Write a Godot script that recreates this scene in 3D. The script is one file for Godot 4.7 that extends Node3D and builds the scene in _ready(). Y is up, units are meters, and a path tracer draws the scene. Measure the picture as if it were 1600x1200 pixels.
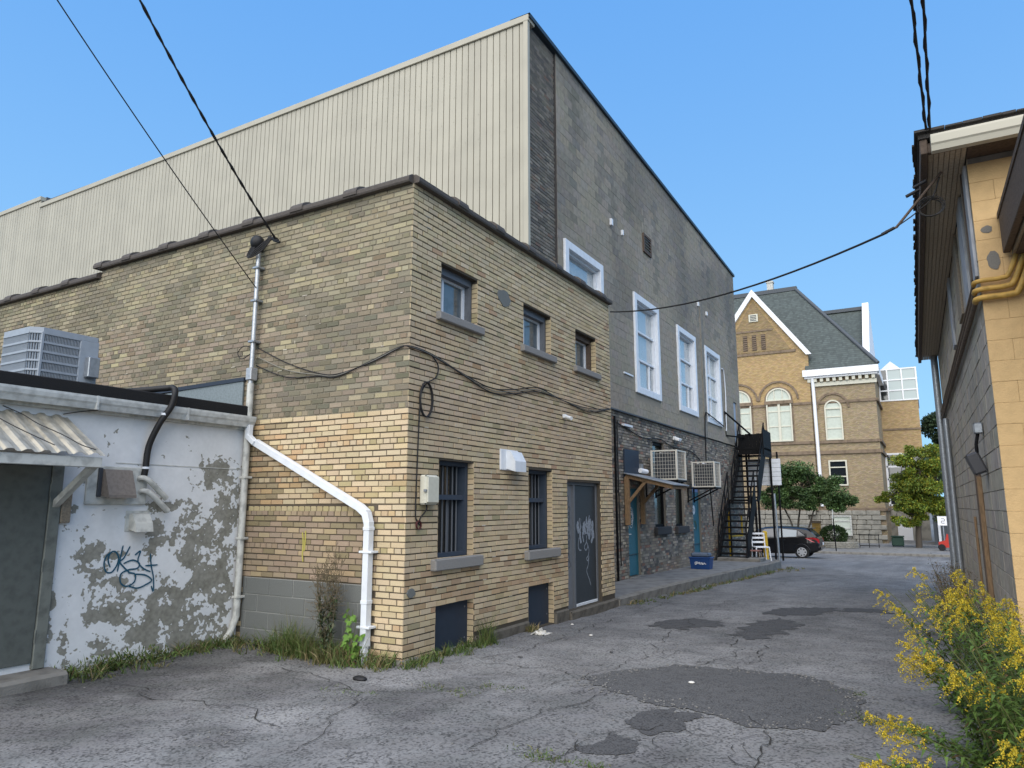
extends Node3D
# Alley behind a yellow brick building. Units metres, y up, the alley runs along -Z.

class MB:
	var v := PackedVector3Array()
	var n := PackedVector3Array()
	var c := PackedColorArray()
	var col := Color(1, 1, 1)
	func tri3(a: Vector3, b: Vector3, d: Vector3, na: Vector3, nb: Vector3, nd: Vector3) -> void:
		v.append(a); v.append(d); v.append(b)
		n.append(na); n.append(nd); n.append(nb)
		c.append(col); c.append(col); c.append(col)
	func tri(a: Vector3, b: Vector3, d: Vector3) -> void:
		var m := (b - a).cross(d - a).normalized()
		tri3(a, b, d, m, m, m)
	func quad(a: Vector3, b: Vector3, d: Vector3, e: Vector3) -> void:
		var m := (d - a).cross(e - b).normalized()
		tri3(a, b, d, m, m, m)
		tri3(a, d, e, m, m, m)
	func box(lo: Vector3, hi: Vector3, xf := Transform3D.IDENTITY) -> void:
		var p: Array[Vector3] = []
		for i in 8:
			p.append(xf * Vector3(hi.x if i & 1 else lo.x, hi.y if i & 2 else lo.y, hi.z if i & 4 else lo.z))
		quad(p[0], p[4], p[6], p[2]); quad(p[1], p[3], p[7], p[5])
		quad(p[0], p[1], p[5], p[4]); quad(p[2], p[6], p[7], p[3])
		quad(p[0], p[2], p[3], p[1]); quad(p[4], p[5], p[7], p[6])
	func cb(ctr: Vector3, s: Vector3, xf := Transform3D.IDENTITY) -> void:
		box(ctr - s * 0.5, ctr + s * 0.5, xf)
	func bev(lo: Vector3, hi: Vector3, b: float, xf := Transform3D.IDENTITY) -> void:
		# box whose twelve edges are chamfered
		var ax := [Vector3.RIGHT, Vector3.UP, Vector3.BACK]
		var ctr := (lo + hi) * 0.5
		var h := (hi - lo) * 0.5
		for i in 3:
			var j := (i + 1) % 3
			var k := (i + 2) % 3
			for s in [-1.0, 1.0]:
				var o: Vector3 = ctr + ax[i] * (h[i] * s)
				var dj: Vector3 = ax[j] * (h[j] - b)
				var dk: Vector3 = ax[k] * (h[k] - b) * s
				quad(xf * (o - dj - dk), xf * (o + dj - dk), xf * (o + dj + dk), xf * (o - dj + dk))
				for t in [-1.0, 1.0]:
					var e1: Vector3 = ctr + ax[i] * (h[i] * s) + ax[j] * ((h[j] - b) * t)
					var e2: Vector3 = ctr + ax[i] * ((h[i] - b) * s) + ax[j] * (h[j] * t)
					var dd: Vector3 = ax[k] * (h[k] - b) * s * t
					quad(xf * (e1 - dd), xf * (e2 - dd), xf * (e2 + dd), xf * (e1 + dd))
	func tube(pts: Array, r: float, sides := 6, r2 := -1.0) -> void:
		if r2 < 0.0: r2 = r
		var rings: Array = []
		var nors: Array = []
		var ref := Vector3.UP
		var cnt := pts.size()
		for i in cnt:
			var d: Vector3 = (pts[mini(i + 1, cnt - 1)] - pts[maxi(i - 1, 0)]).normalized()
			if i == 0:
				ref = Vector3.RIGHT if absf(d.y) > 0.8 else Vector3.UP
			var x := ref.cross(d).normalized()
			if x.length() < 0.5: x = Vector3.RIGHT.cross(d).normalized()
			var y := d.cross(x).normalized()
			ref = y
			var rr := lerpf(r, r2, float(i) / maxf(1.0, cnt - 1.0))
			var ring := PackedVector3Array()
			var nn := PackedVector3Array()
			for k in sides:
				var a := TAU * k / sides
				var q := x * cos(a) + y * sin(a)
				nn.append(q); ring.append(pts[i] + q * rr)
			rings.append(ring); nors.append(nn)
		for i in cnt - 1:
			for k in sides:
				var l := (k + 1) % sides
				tri3(rings[i][k], rings[i][l], rings[i + 1][l], nors[i][k], nors[i][l], nors[i + 1][l])
				tri3(rings[i][k], rings[i + 1][l], rings[i + 1][k], nors[i][k], nors[i + 1][l], nors[i + 1][k])
		for k in range(1, sides - 1):
			tri(rings[0][0], rings[0][k + 1], rings[0][k])
			tri(rings[cnt - 1][0], rings[cnt - 1][k], rings[cnt - 1][k + 1])
	func prism(poly: PackedVector2Array, depth: float, xf := Transform3D.IDENTITY) -> void:
		# polygon in xy, counter-clockwise, extruded from z = 0 to z = -depth
		if Geometry2D.is_polygon_clockwise(poly) == false:
			pass
		var area := 0.0
		for i in poly.size():
			var q := poly[(i + 1) % poly.size()]
			area += poly[i].x * q.y - q.x * poly[i].y
		if area < 0.0: poly.reverse()
		var ix := Geometry2D.triangulate_polygon(poly)
		for i in range(0, ix.size(), 3):
			var a := poly[ix[i]]
			var b := poly[ix[i + 1]]
			var d := poly[ix[i + 2]]
			if (b - a).cross(d - a) < 0.0:
				var t := b
				b = d; d = t
			tri(xf * Vector3(a.x, a.y, 0), xf * Vector3(b.x, b.y, 0), xf * Vector3(d.x, d.y, 0))
			tri(xf * Vector3(a.x, a.y, -depth), xf * Vector3(d.x, d.y, -depth), xf * Vector3(b.x, b.y, -depth))
		for i in poly.size():
			var a := poly[i]
			var b := poly[(i + 1) % poly.size()]
			quad(xf * Vector3(a.x, a.y, -depth), xf * Vector3(b.x, b.y, -depth), xf * Vector3(b.x, b.y, 0), xf * Vector3(a.x, a.y, 0))
	func ell(ctr: Vector3, r: Vector3, seg := 10, rings := 6, y0 := -1.0) -> void:
		# ellipsoid (from latitude sine y0 up)
		var a0 := asin(y0)
		for i in rings:
			var t0 := lerpf(a0, PI / 2, float(i) / rings)
			var t1 := lerpf(a0, PI / 2, float(i + 1) / rings)
			for k in seg:
				var f0 := TAU * k / seg
				var f1 := TAU * (k + 1) / seg
				var q: Array[Vector3] = []
				for w in [[t0, f0], [t0, f1], [t1, f1], [t1, f0]]:
					q.append(Vector3(cos(w[0]) * cos(w[1]), sin(w[0]), -cos(w[0]) * sin(w[1])))
				var nn: Array[Vector3] = []
				for p in q: nn.append((p / r).normalized())
				tri3(ctr + q[0] * r, ctr + q[1] * r, ctr + q[2] * r, nn[0], nn[1], nn[2])
				if i < rings - 1: tri3(ctr + q[0] * r, ctr + q[2] * r, ctr + q[3] * r, nn[0], nn[2], nn[3])
	func leaf(p: Vector3, d: Vector3, side: Vector3, l: float, w: float) -> void:
		# one leaf, folded a little along its midrib
		var up := side.cross(d).normalized()
		var m := p + d * l * 0.45 - up * w * 0.12
		tri(p, m + side * w * 0.5 + up * w * 0.15, p + d * l)
		tri(p, p + d * l, m - side * w * 0.5 + up * w * 0.15)
	func blade(p: Vector3, d: Vector3, l: float, w: float, bend: float, rng: RandomNumberGenerator) -> void:
		var s := d.cross(Vector3(rng.randf_range(-1, 1), 0.2, rng.randf_range(-1, 1))).normalized() * w
		var o := Vector3(d.x, 0, d.z).normalized() if Vector2(d.x, d.z).length() > 0.01 else Vector3.RIGHT
		var a := p + d * l * 0.55
		var b := p + d * l + o * l * bend - Vector3.UP * l * bend * 0.6
		quad(p - s, p + s, a + s * 0.7, a - s * 0.7)
		tri(a - s * 0.7, a + s * 0.7, b)
	func holed(o: Vector3, U: Vector3, V: Vector3, u0: float, u1: float, v0: float, v1: float, holes: Array, deep: float) -> void:
		# a sheet in the plane of U and V (normal U x V) with rectangular openings [u0,u1,v0,v1] that have reveals
		var us := [u0, u1]
		var vs := [v0, v1]
		for h in holes:
			for t in [h[0], h[1]]:
				if t > u0 and t < u1 and not us.has(t): us.append(t)
			for t in [h[2], h[3]]:
				if t > v0 and t < v1 and not vs.has(t): vs.append(t)
		us.sort(); vs.sort()
		for i in us.size() - 1:
			for j in vs.size() - 1:
				var mu: float = (us[i] + us[i + 1]) * 0.5
				var mv: float = (vs[j] + vs[j + 1]) * 0.5
				var open := false
				for h in holes:
					if mu > h[0] and mu < h[1] and mv > h[2] and mv < h[3]: open = true
				if not open:
					quad(o + U * us[i] + V * vs[j], o + U * us[i + 1] + V * vs[j], o + U * us[i + 1] + V * vs[j + 1], o + U * us[i] + V * vs[j + 1])
		var N := -U.cross(V) * deep
		for h in holes:
			var a: Vector3 = o + U * h[0] + V * h[2]
			var b: Vector3 = o + U * h[1] + V * h[2]
			var d: Vector3 = o + U * h[1] + V * h[3]
			var e: Vector3 = o + U * h[0] + V * h[3]
			quad(a, a + N, b + N, b); quad(b, b + N, d + N, d)
			quad(d, d + N, e + N, e); quad(e, e + N, a + N, a)
	func mesh() -> ArrayMesh:
		var m := ArrayMesh.new()
		if v.size() == 0: return m
		var arr := []
		arr.resize(Mesh.ARRAY_MAX)
		arr[Mesh.ARRAY_VERTEX] = v
		arr[Mesh.ARRAY_NORMAL] = n
		arr[Mesh.ARRAY_COLOR] = c
		m.add_surface_from_arrays(Mesh.PRIMITIVE_TRIANGLES, arr)
		return m

var M := {}
var names := {}
var rng := RandomNumberGenerator.new()
const CAM := Vector3(0, 1.65, 0)

# ---------- naming ----------
func numbered(called: String) -> String:
	names[called] = names.get(called, 0) + 1
	return called if names[called] == 1 else "%s_%03d" % [called, names[called] - 1]
func tag(o: Node, label: String, category: String, group := "") -> Node:
	o.set_meta("label", label); o.set_meta("category", category)
	if group: o.set_meta("group", group)
	return o
func thing(called: String, label: String, category: String, at := Vector3.ZERO, group := "", turn := 0.0) -> Node3D:
	var o := Node3D.new()
	o.name = numbered(called)
	add_child(o)
	o.position = at; o.rotation.y = turn
	tag(o, label, category, group)
	return o
func part(parent: Node3D, called: String, m, material: Material, label := "") -> MeshInstance3D:
	# m is an MB in world axes when the parent has no turn: its origin is taken off here
	var o := MeshInstance3D.new()
	o.name = called
	o.mesh = m.mesh() if m is MB else m
	o.material_override = material
	parent.add_child(o, true)
	if label: o.set_meta("label", label)
	return o
func wpart(parent: Node3D, called: String, m: MB, material: Material, label := "") -> MeshInstance3D:
	# like part(), for shapes written in world coordinates
	var o := part(parent, called, m, material, label)
	var p: Node = parent
	var t := Transform3D.IDENTITY
	while p != self:
		t = (p as Node3D).transform * t
		p = p.get_parent()
	o.transform = t.affine_inverse()
	return o
func single(called: String, m: MB, material: Material, label: String, category: String, group := "") -> MeshInstance3D:
	var o := part(self, numbered(called), m, material)
	tag(o, label, category, group)
	return o
func structure(called: String, m, material: Material) -> MeshInstance3D:
	var o := part(self, numbered(called), m, material)
	o.set_meta("kind", "structure")
	return o
func stuff(o: Node) -> void:
	o.set_meta("kind", "stuff")

# ---------- textures and materials ----------
func noise(sd: int, freq: float, oct := 4, type := FastNoiseLite.TYPE_SIMPLEX_SMOOTH) -> FastNoiseLite:
	var f := FastNoiseLite.new()
	f.seed = sd; f.frequency = freq; f.fractal_octaves = oct; f.noise_type = type
	f.fractal_type = FastNoiseLite.FRACTAL_FBM if oct > 1 else FastNoiseLite.FRACTAL_NONE
	return f
func gray(sd: int, freq: float, oct := 4, size := 512, type := FastNoiseLite.TYPE_SIMPLEX_SMOOTH) -> PackedByteArray:
	var im := noise(sd, freq, oct, type).get_seamless_image(size, size)
	im.convert(Image.FORMAT_L8)
	return im.get_data()
func tex_from(l: PackedByteArray, size: int) -> ImageTexture:
	var im := Image.create_from_data(size, size, false, Image.FORMAT_L8, l)
	im.convert(Image.FORMAT_RGB8)
	return ImageTexture.create_from_image(im)
func s8(lin: float) -> int:
	return clampi(int(Color(lin, lin, lin).linear_to_srgb().r * 255.0), 0, 255)
func tone_tex(layers: Array, lo: float, hi: float, size := 512) -> ImageTexture:
	# weighted layers of noise mapped to a factor lo..hi (linear) that the colour is multiplied with
	var datas := []
	for L in layers: datas.append([gray(L[0], L[1], L[2], size), L[3]])
	var out := PackedByteArray()
	out.resize(size * size)
	var lut := PackedByteArray()
	for i in 256: lut.append(s8(lerpf(lo, hi, i / 255.0)))
	for i in size * size:
		var t := 0.0
		for d in datas: t += d[0][i] * d[1]
		out[i] = lut[clampi(int(t), 0, 255)]
	return tex_from(out, size)
func height_tex(layers: Array, size := 512) -> ImageTexture:
	var datas := []
	for L in layers: datas.append([gray(L[0], L[1], L[2], size), L[3]])
	var out := PackedByteArray()
	out.resize(size * size)
	for i in size * size:
		var t := 0.0
		for d in datas: t += d[0][i] * d[1]
		out[i] = clampi(int(t), 0, 255)
	return tex_from(out, size)
func mk(lin: Color, rough := 0.85, opt := {}) -> StandardMaterial3D:
	var m := StandardMaterial3D.new()
	m.albedo_color = lin.linear_to_srgb()
	m.roughness = rough
	m.metallic = opt.get("metal", 0.0)
	m.metallic_specular = opt.get("spec", 0.4)
	if opt.has("tex") or opt.has("bump"):
		m.uv1_triplanar = true
		m.uv1_world_triplanar = opt.get("world", true)
		var s: float = opt.get("scale", 1.0)
		m.uv1_scale = Vector3(s, s * opt.get("sy", 1.0), s)
		m.uv1_triplanar_sharpness = 8.0
	if opt.has("tex"): m.albedo_texture = opt.tex
	if opt.has("bump"):
		m.heightmap_enabled = true
		m.heightmap_texture = opt.bump
		m.heightmap_scale = opt.get("cm", 0.3)
	m.vertex_color_use_as_albedo = opt.get("vc", false)
	m.cull_mode = BaseMaterial3D.CULL_DISABLED if opt.get("two", false) else BaseMaterial3D.CULL_BACK
	if opt.has("back"):
		m.backlight_enabled = true
		m.backlight = opt.back
	return m
func glass(lin: Color, alpha := 0.35) -> StandardMaterial3D:
	var m := StandardMaterial3D.new()
	m.albedo_color = Color(lin.linear_to_srgb(), alpha)
	m.transparency = BaseMaterial3D.TRANSPARENCY_ALPHA
	m.roughness = 0.03
	m.metallic_specular = 0.9
	return m

func make_materials() -> void:
	var grain := tone_tex([[11, 0.05, 4, 0.5], [12, 0.3, 2, 0.5]], 0.62, 1.25)
	var fine := tone_tex([[13, 0.02, 5, 1.0]], 0.72, 1.16)
	var subtle := tone_tex([[19, 0.012, 5, 1.0]], 0.90, 1.06)
	var blotch := tone_tex([[14, 0.008, 5, 1.0]], 0.55, 1.3)
	var rough_h := height_tex([[15, 0.08, 4, 0.6], [16, 0.35, 2, 0.4]])
	var soft_h := height_tex([[17, 0.02, 4, 1.0]])
	var streak := tone_tex([[18, 0.02, 5, 1.0]], 0.6, 1.2)
	M.brick = mk(Color(1, 1, 1), 0.9, {"tex": grain, "scale": 3.0, "bump": rough_h, "cm": 0.35, "vc": true})
	M.mortar = mk(Color(1, 1, 1), 0.95, {"tex": grain, "scale": 2.0, "vc": true})
	M.block = mk(Color(0.165, 0.172, 0.162), 0.92, {"tex": grain, "scale": 2.5, "bump": rough_h, "cm": 0.3})
	M.concrete = mk(Color(0.20, 0.19, 0.17), 0.92, {"tex": blotch, "scale": 0.9, "bump": rough_h, "cm": 0.5})
	M.sill = mk(Color(0.25, 0.24, 0.225), 0.9, {"tex": grain, "scale": 2.0, "bump": rough_h, "cm": 0.3})
	M.coping = mk(Color(0.085, 0.072, 0.062), 0.7, {"tex": fine, "scale": 1.5, "bump": rough_h, "cm": 0.3})
	M.blue_paint = mk(Color(0.046, 0.062, 0.088), 0.6, {"tex": subtle, "scale": 1.2})
	M.grey_paint = mk(Color(0.125, 0.135, 0.15), 0.55, {"tex": subtle, "scale": 1.3})
	M.panel_grey = mk(Color(0.155, 0.165, 0.18), 0.5, {"tex": subtle, "scale": 1.3})
	M.door_dark = mk(Color(0.035, 0.04, 0.045), 0.5, {"tex": subtle, "scale": 1.0})
	M.hatch = mk(Color(0.026, 0.037, 0.056), 0.6, {"tex": subtle, "scale": 1.0})
	M.scribble = mk(Color(0.26, 0.29, 0.33), 0.7, {"tex": blotch, "scale": 6.0})
	M.dark_glass = mk(Color(0.012, 0.015, 0.018), 0.06, {"spec": 0.7})
	M.grey_glass = mk(Color(0.10, 0.125, 0.14), 0.05, {"spec": 0.7, "tex": blotch, "scale": 1.1})
	M.pane = glass(Color(0.45, 0.55, 0.6), 0.16)
	M.vinyl = mk(Color(0.68, 0.71, 0.75), 0.45, {"tex": subtle, "scale": 0.8})
	M.white_metal = mk(Color(0.68, 0.71, 0.74), 0.4, {"tex": subtle, "scale": 0.9})
	M.gutter = mk(Color(0.55, 0.565, 0.55), 0.45, {"tex": streak, "scale": 0.7})
	M.old_white = mk(Color(0.52, 0.52, 0.48), 0.7, {"tex": blotch, "scale": 1.6})
	M.cream = mk(Color(0.58, 0.56, 0.46), 0.5, {"tex": subtle, "scale": 2.0})
	M.conduit = mk(Color(0.48, 0.49, 0.5), 0.38, {"metal": 0.5, "tex": fine, "scale": 2.0})
	M.galv = mk(Color(0.36, 0.39, 0.42), 0.42, {"metal": 0.6, "tex": fine, "scale": 1.2})
	M.flash = mk(Color(0.20, 0.235, 0.245), 0.5, {"tex": fine, "scale": 2.5})
	M.black_rubber = mk(Color(0.012, 0.012, 0.013), 0.55)
	M.cable = mk(Color(0.018, 0.017, 0.017), 0.6)
	M.cable_grey = mk(Color(0.2, 0.19, 0.16), 0.7)
	M.roof_black = mk(Color(0.012, 0.012, 0.013), 0.85, {"bump": rough_h, "scale": 2.0, "cm": 0.4})
	M.siding = mk(Color(0.40, 0.375, 0.30), 0.5, {"tex": subtle, "scale": 0.15})
	M.stucco = mk(Color(1, 1, 1), 0.95, {"tex": fine, "scale": 0.6, "bump": rough_h, "cm": 0.25, "vc": true})
	M.stucco_trim = mk(Color(0.075, 0.085, 0.095), 0.7)
	M.teal = mk(Color(0.028, 0.135, 0.185), 0.5, {"tex": subtle, "scale": 1.5})
	M.white_paint = mk(Color(0.75, 0.76, 0.78), 0.6)
	M.wood = mk(Color(0.24, 0.155, 0.085), 0.8, {"tex": streak, "scale": 3.0, "sy": 0.25})
	M.old_wood = mk(Color(0.27, 0.22, 0.16), 0.85, {"tex": streak, "scale": 4.0, "bump": soft_h, "cm": 0.3})
	M.brown_wood = mk(Color(0.105, 0.075, 0.055), 0.75, {"tex": streak, "scale": 2.0, "bump": soft_h, "cm": 0.3})
	M.black_steel = mk(Color(0.009, 0.009, 0.010), 0.6, {"spec": 0.2, "tex": subtle, "scale": 2.0})
	M.wire_white = mk(Color(0.55, 0.53, 0.47), 0.5)
	M.ac_grey = mk(Color(0.30, 0.335, 0.375), 0.45, {"tex": subtle, "scale": 1.5})
	M.ac_dark = mk(Color(0.045, 0.05, 0.058), 0.6)
	M.ac_fin = mk(Color(0.13, 0.15, 0.17), 0.5, {"metal": 0.3})
	M.shed_door = mk(Color(0.105, 0.115, 0.105), 0.5, {"tex": fine, "scale": 0.8})
	M.shed_frame = mk(Color(0.165, 0.175, 0.155), 0.65, {"tex": blotch, "scale": 1.5})
	M.tin = mk(Color(0.40, 0.37, 0.30), 0.42, {"metal": 0.35, "tex": blotch, "scale": 1.3})
	M.taupe = mk(Color(0.19, 0.165, 0.145), 0.55, {"tex": fine, "scale": 2.0})
	M.tag_blue = mk(Color(0.012, 0.075, 0.125), 0.6)
	var agg := asphalt_tex()
	M.asphalt_patch = mk(Color(0.098, 0.097, 0.096), 0.92, {"tex": agg, "scale": 0.62, "bump": rough_h, "cm": 0.5})
	M.tar = mk(Color(0.08, 0.079, 0.079), 0.9, {"tex": agg, "scale": 0.5, "bump": rough_h, "cm": 0.5})
	M.crack = mk(Color(0.03, 0.028, 0.024), 0.95, {"tex": grain, "scale": 3.0})
	M.asphalt = mk(Color(1, 1, 1), 0.92, {"tex": agg, "scale": 0.36, "bump": height_tex([[23, 0.25, 2, 0.5], [24, 0.08, 3, 0.5]]), "cm": 0.6, "vc": true})
	M.pad = mk(Color(0.19, 0.19, 0.185), 0.9, {"tex": blotch, "scale": 0.5, "bump": rough_h, "cm": 0.4})
	M.leaf = mk(Color(1, 1, 1), 0.6, {"vc": true, "two": true, "back": Color(0.25, 0.3, 0.1)})
	M.bark = mk(Color(0.085, 0.07, 0.055), 0.9, {"bump": rough_h, "scale": 1.5, "cm": 1.0})
	M.far_brick = mk(Color(1, 1, 1), 0.9, {"tex": brick_tex(), "scale": 0.5, "vc": true})
	M.stone = mk(Color(0.29, 0.275, 0.235), 0.9, {"tex": blotch, "scale": 0.4, "bump": rough_h, "cm": 0.8})
	M.brown_stone = mk(Color(0.20, 0.15, 0.105), 0.9, {"tex": blotch, "scale": 0.5})
	M.dirty = mk(Color(0.125, 0.112, 0.092), 0.95, {"tex": blotch, "scale": 1.4, "bump": rough_h, "cm": 0.8})
	M.slate = mk(Color(0.075, 0.094, 0.088), 0.6, {"tex": slate_tex(), "scale": 0.35})
	M.blind = mk(Color(0.50, 0.54, 0.47), 0.8, {"tex": subtle, "scale": 0.5})
	M.white_blind = mk(Color(0.50, 0.51, 0.50), 0.8, {"tex": subtle, "scale": 0.5})
	M.soffit = mk(Color(0.46, 0.38, 0.28), 0.85, {"tex": fine, "scale": 2.0})
	M.bare = mk(Color(0.20, 0.185, 0.16), 0.95, {"tex": grain, "scale": 2.0})
	M.tan_paint = mk(Color(0.60, 0.40, 0.19), 0.8, {"tex": subtle, "scale": 1.0, "bump": rough_h, "cm": 0.4})
	M.grey_wall = mk(Color(0.22, 0.205, 0.175), 0.9, {"tex": blotch, "scale": 0.8, "bump": rough_h, "cm": 0.5})
	M.pale_board = mk(Color(0.36, 0.37, 0.385), 0.8, {"tex": blotch, "scale": 2.2, "sy": 0.3})
	M.shingle = mk(Color(0.055, 0.05, 0.046), 0.95, {"bump": rough_h, "scale": 2.0, "cm": 1.0})
	M.yellow_pipe = mk(Color(0.50, 0.30, 0.07), 0.55, {"tex": blotch, "scale": 2.0})
	M.brown_pipe = mk(Color(0.14, 0.095, 0.06), 0.6, {"tex": blotch, "scale": 2.0})
	M.car_paint = mk(Color(0.005, 0.005, 0.006), 0.3, {"spec": 0.3})
	M.car_paint.clearcoat_enabled = true
	M.car_paint.clearcoat = 0.5
	M.car_paint.clearcoat_roughness = 0.03
	M.tyre = mk(Color(0.016, 0.016, 0.017), 0.85)
	M.rim = mk(Color(0.50, 0.51, 0.52), 0.35, {"metal": 0.5})
	M.red_lens = mk(Color(0.35, 0.012, 0.015), 0.15, {"spec": 0.6})
	M.yellow = mk(Color(0.62, 0.40, 0.03), 0.6, {"tex": blotch, "scale": 2.0})
	M.blue_bin = mk(Color(0.014, 0.055, 0.19), 0.45, {"tex": subtle, "scale": 2.0})
	M.green_bin = mk(Color(0.02, 0.05, 0.035), 0.6)
	M.clear_plastic = glass(Color(0.35, 0.4, 0.45), 0.45)
	M.rag = mk(Color(0.62, 0.6, 0.55), 0.9)
	M.pebble = mk(Color(0.17, 0.165, 0.155), 0.95, {"tex": grain, "scale": 3.0})
	M.red_paint = mk(Color(0.4, 0.03, 0.02), 0.5)

func asphalt_tex() -> ImageTexture:
	# stones of the aggregate, each with its own tone, in a dark binder
	var size := 1024
	var f := noise(31, 0.17, 1, FastNoiseLite.TYPE_CELLULAR)
	f.cellular_return_type = FastNoiseLite.RETURN_CELL_VALUE
	f.cellular_jitter = 1.0
	var im := f.get_seamless_image(size, size)
	im.convert(Image.FORMAT_L8)
	var a := im.get_data()
	var b := gray(32, 0.06, 3, size)
	var d := gray(33, 0.01, 4, size)
	var out := PackedByteArray()
	out.resize(size * size)
	var lut := PackedByteArray()
	for i in 512: lut.append(s8(lerpf(0.30, 1.95, i / 511.0)))
	for i in size * size:
		var t := (a[i] - 128.0) * 1.15 + (b[i] - 128.0) * 0.8 + (d[i] - 128.0) * 0.6 + 195.0
		if a[i] > 220: t += 70.0
		out[i] = lut[clampi(int(t), 0, 511)]
	return tex_from(out, size)
func brick_tex() -> ImageTexture:
	# coursing of brickwork too far away to tell the bricks apart: 2 m square
	var size := 512
	var im := Image.create(size, size, false, Image.FORMAT_RGB8)
	var r := RandomNumberGenerator.new()
	r.seed = 77
	im.fill(Color(0.74, 0.72, 0.68))
	var ch := size / 30.0
	var bw := size / 10.0
	for j in 30:
		for i in 11:
			var x := int((i - (0.5 if j % 2 else 0.0)) * bw)
			var t := r.randf_range(0.84, 1.0)
			im.fill_rect(Rect2i(x + 2, int(j * ch) + 2, int(bw) - 3, int(ch) - 3), Color(t, t * r.randf_range(0.95, 1.0), t * r.randf_range(0.9, 1.0)))
	return ImageTexture.create_from_image(im)
func slate_tex() -> ImageTexture:
	var size := 512
	var im := Image.create(size, size, false, Image.FORMAT_RGB8)
	var r := RandomNumberGenerator.new()
	r.seed = 78
	for j in 16:
		for i in 18:
			var t := r.randf_range(0.80, 1.0)
			im.fill_rect(Rect2i(int((i - (0.5 if j % 2 else 0.0)) * 30.2), j * 32, 31, 32), Color(t, t, t))
		im.fill_rect(Rect2i(0, j * 32, size, 3), Color(0.5, 0.5, 0.5))
	return ImageTexture.create_from_image(im)

# ---------- ground height ----------
var bump_noise := FastNoiseLite.new()
func g(z: float) -> float:
	if z > -7.0: return 0.0
	if z > -24.0: return (z + 7.0) * 0.02
	if z > -45.0: return -0.34 + (z + 24.0) * 0.0362
	return -1.1
func gh(x: float, z: float) -> float:
	var a := clampf((z + 30.0) / 6.0, 0.0, 1.0)
	return g(z) + bump_noise.get_noise_2d(x, z) * 0.035 * a
func clock_(r: RandomNumberGenerator) -> Vector3:
	return Vector3(r.randf_range(-1, 1), r.randf_range(-1, 1), r.randf_range(-1, 1)).normalized()

func _ready() -> void:
	rng.seed = 20240611
	bump_noise.seed = 3; bump_noise.frequency = 0.45; bump_noise.fractal_octaves = 4
	# camera
	var cam := Camera3D.new()
	cam.name = "camera"
	cam.position = CAM
	cam.rotation_degrees = Vector3(9.713, 30.0, 0)
	cam.fov = 56.78
	cam.far = 900.0
	add_child(cam)
	cam.current = true
	# sky and exposure: clear blue evening sky, the whole alley in open shade
	var env := Environment.new()
	env.background_mode = Environment.BG_SKY
	var sky_im := Image.create(16, 512, false, Image.FORMAT_RGBF)
	var zen := Color(0.033, 0.104, 0.248)
	var hor := Color(0.125, 0.228, 0.315)
	for j in 512:
		var up := sin((0.5 - (j + 0.5) / 512.0) * PI)
		var c := zen.lerp(hor, pow(1.0 - up, 2.2)) if up > 0.0 else hor.lerp(Color(0.03, 0.03, 0.03), minf(1.0, -up * 4.0))
		for i in 16: sky_im.set_pixel(i, j, c)
	var sm := PanoramaSkyMaterial.new()
	sm.panorama = ImageTexture.create_from_image(sky_im)
	var sky := Sky.new()
	sky.sky_material = sm
	env.sky = sky
	env.background_energy_multiplier = 1.0
	env.tonemap_mode = Environment.TONE_MAPPER_LINEAR
	env.tonemap_exposure = 3.55
	env.sdfgi_enabled = true
	env.ssao_enabled = true
	env.ssil_enabled = true
	var we := WorldEnvironment.new()
	we.name = "world_environment"
	we.environment = env
	add_child(we)
	# the low sun's glow behind the camera: weak, warm and very wide, so nothing throws a hard shadow
	var sun := DirectionalLight3D.new()
	sun.name = "sun"
	sun.light_energy = 0.5
	sun.light_color = Color(1.0, 0.962, 0.905)
	sun.light_angular_distance = 90.0
	sun.shadow_enabled = true
	add_child(sun)
	sun.look_at_from_position(Vector3(1.2, 9.0, 9.0), Vector3.ZERO)
	make_materials()
	build_ground()
	build_brick_building()
	build_grey_building()
	build_shed()
	build_right_building()
	build_ornate_building()
	build_wall_fittings()
	build_alley_things()
	build_street_things()
	build_wires()
	build_plants()

# ---------- ground ----------
func sheet(pts: Array, lift: float, mb: MB) -> void:
	# a flat outline laid on the ground, cut into small triangles so that it follows the surface
	var poly := PackedVector2Array()
	for p in pts: poly.append(p)
	var lo := poly[0]
	var hi := poly[0]
	for p in poly:
		lo = Vector2(minf(lo.x, p.x), minf(lo.y, p.y)); hi = Vector2(maxf(hi.x, p.x), maxf(hi.y, p.y))
	var st := 0.2
	for i in range(floori(lo.x / st), ceili(hi.x / st)):
		for j in range(floori(lo.y / st), ceili(hi.y / st)):
			var cell := PackedVector2Array([Vector2(i, j) * st, Vector2(i + 1, j) * st, Vector2(i + 1, j + 1) * st, Vector2(i, j + 1) * st])
			for q in Geometry2D.intersect_polygons(cell, poly):
				var ix := Geometry2D.triangulate_polygon(q)
				for k in range(0, ix.size(), 3):
					var t: Array[Vector3] = []
					for w in 3:
						var p2: Vector2 = q[ix[k + w]]
						t.append(Vector3(p2.x, gh(p2.x, p2.y) + lift, p2.y))
					if (t[1] - t[0]).cross(t[2] - t[0]).y < 0.0: mb.tri(t[0], t[2], t[1])
					else: mb.tri(t[0], t[1], t[2])
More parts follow.
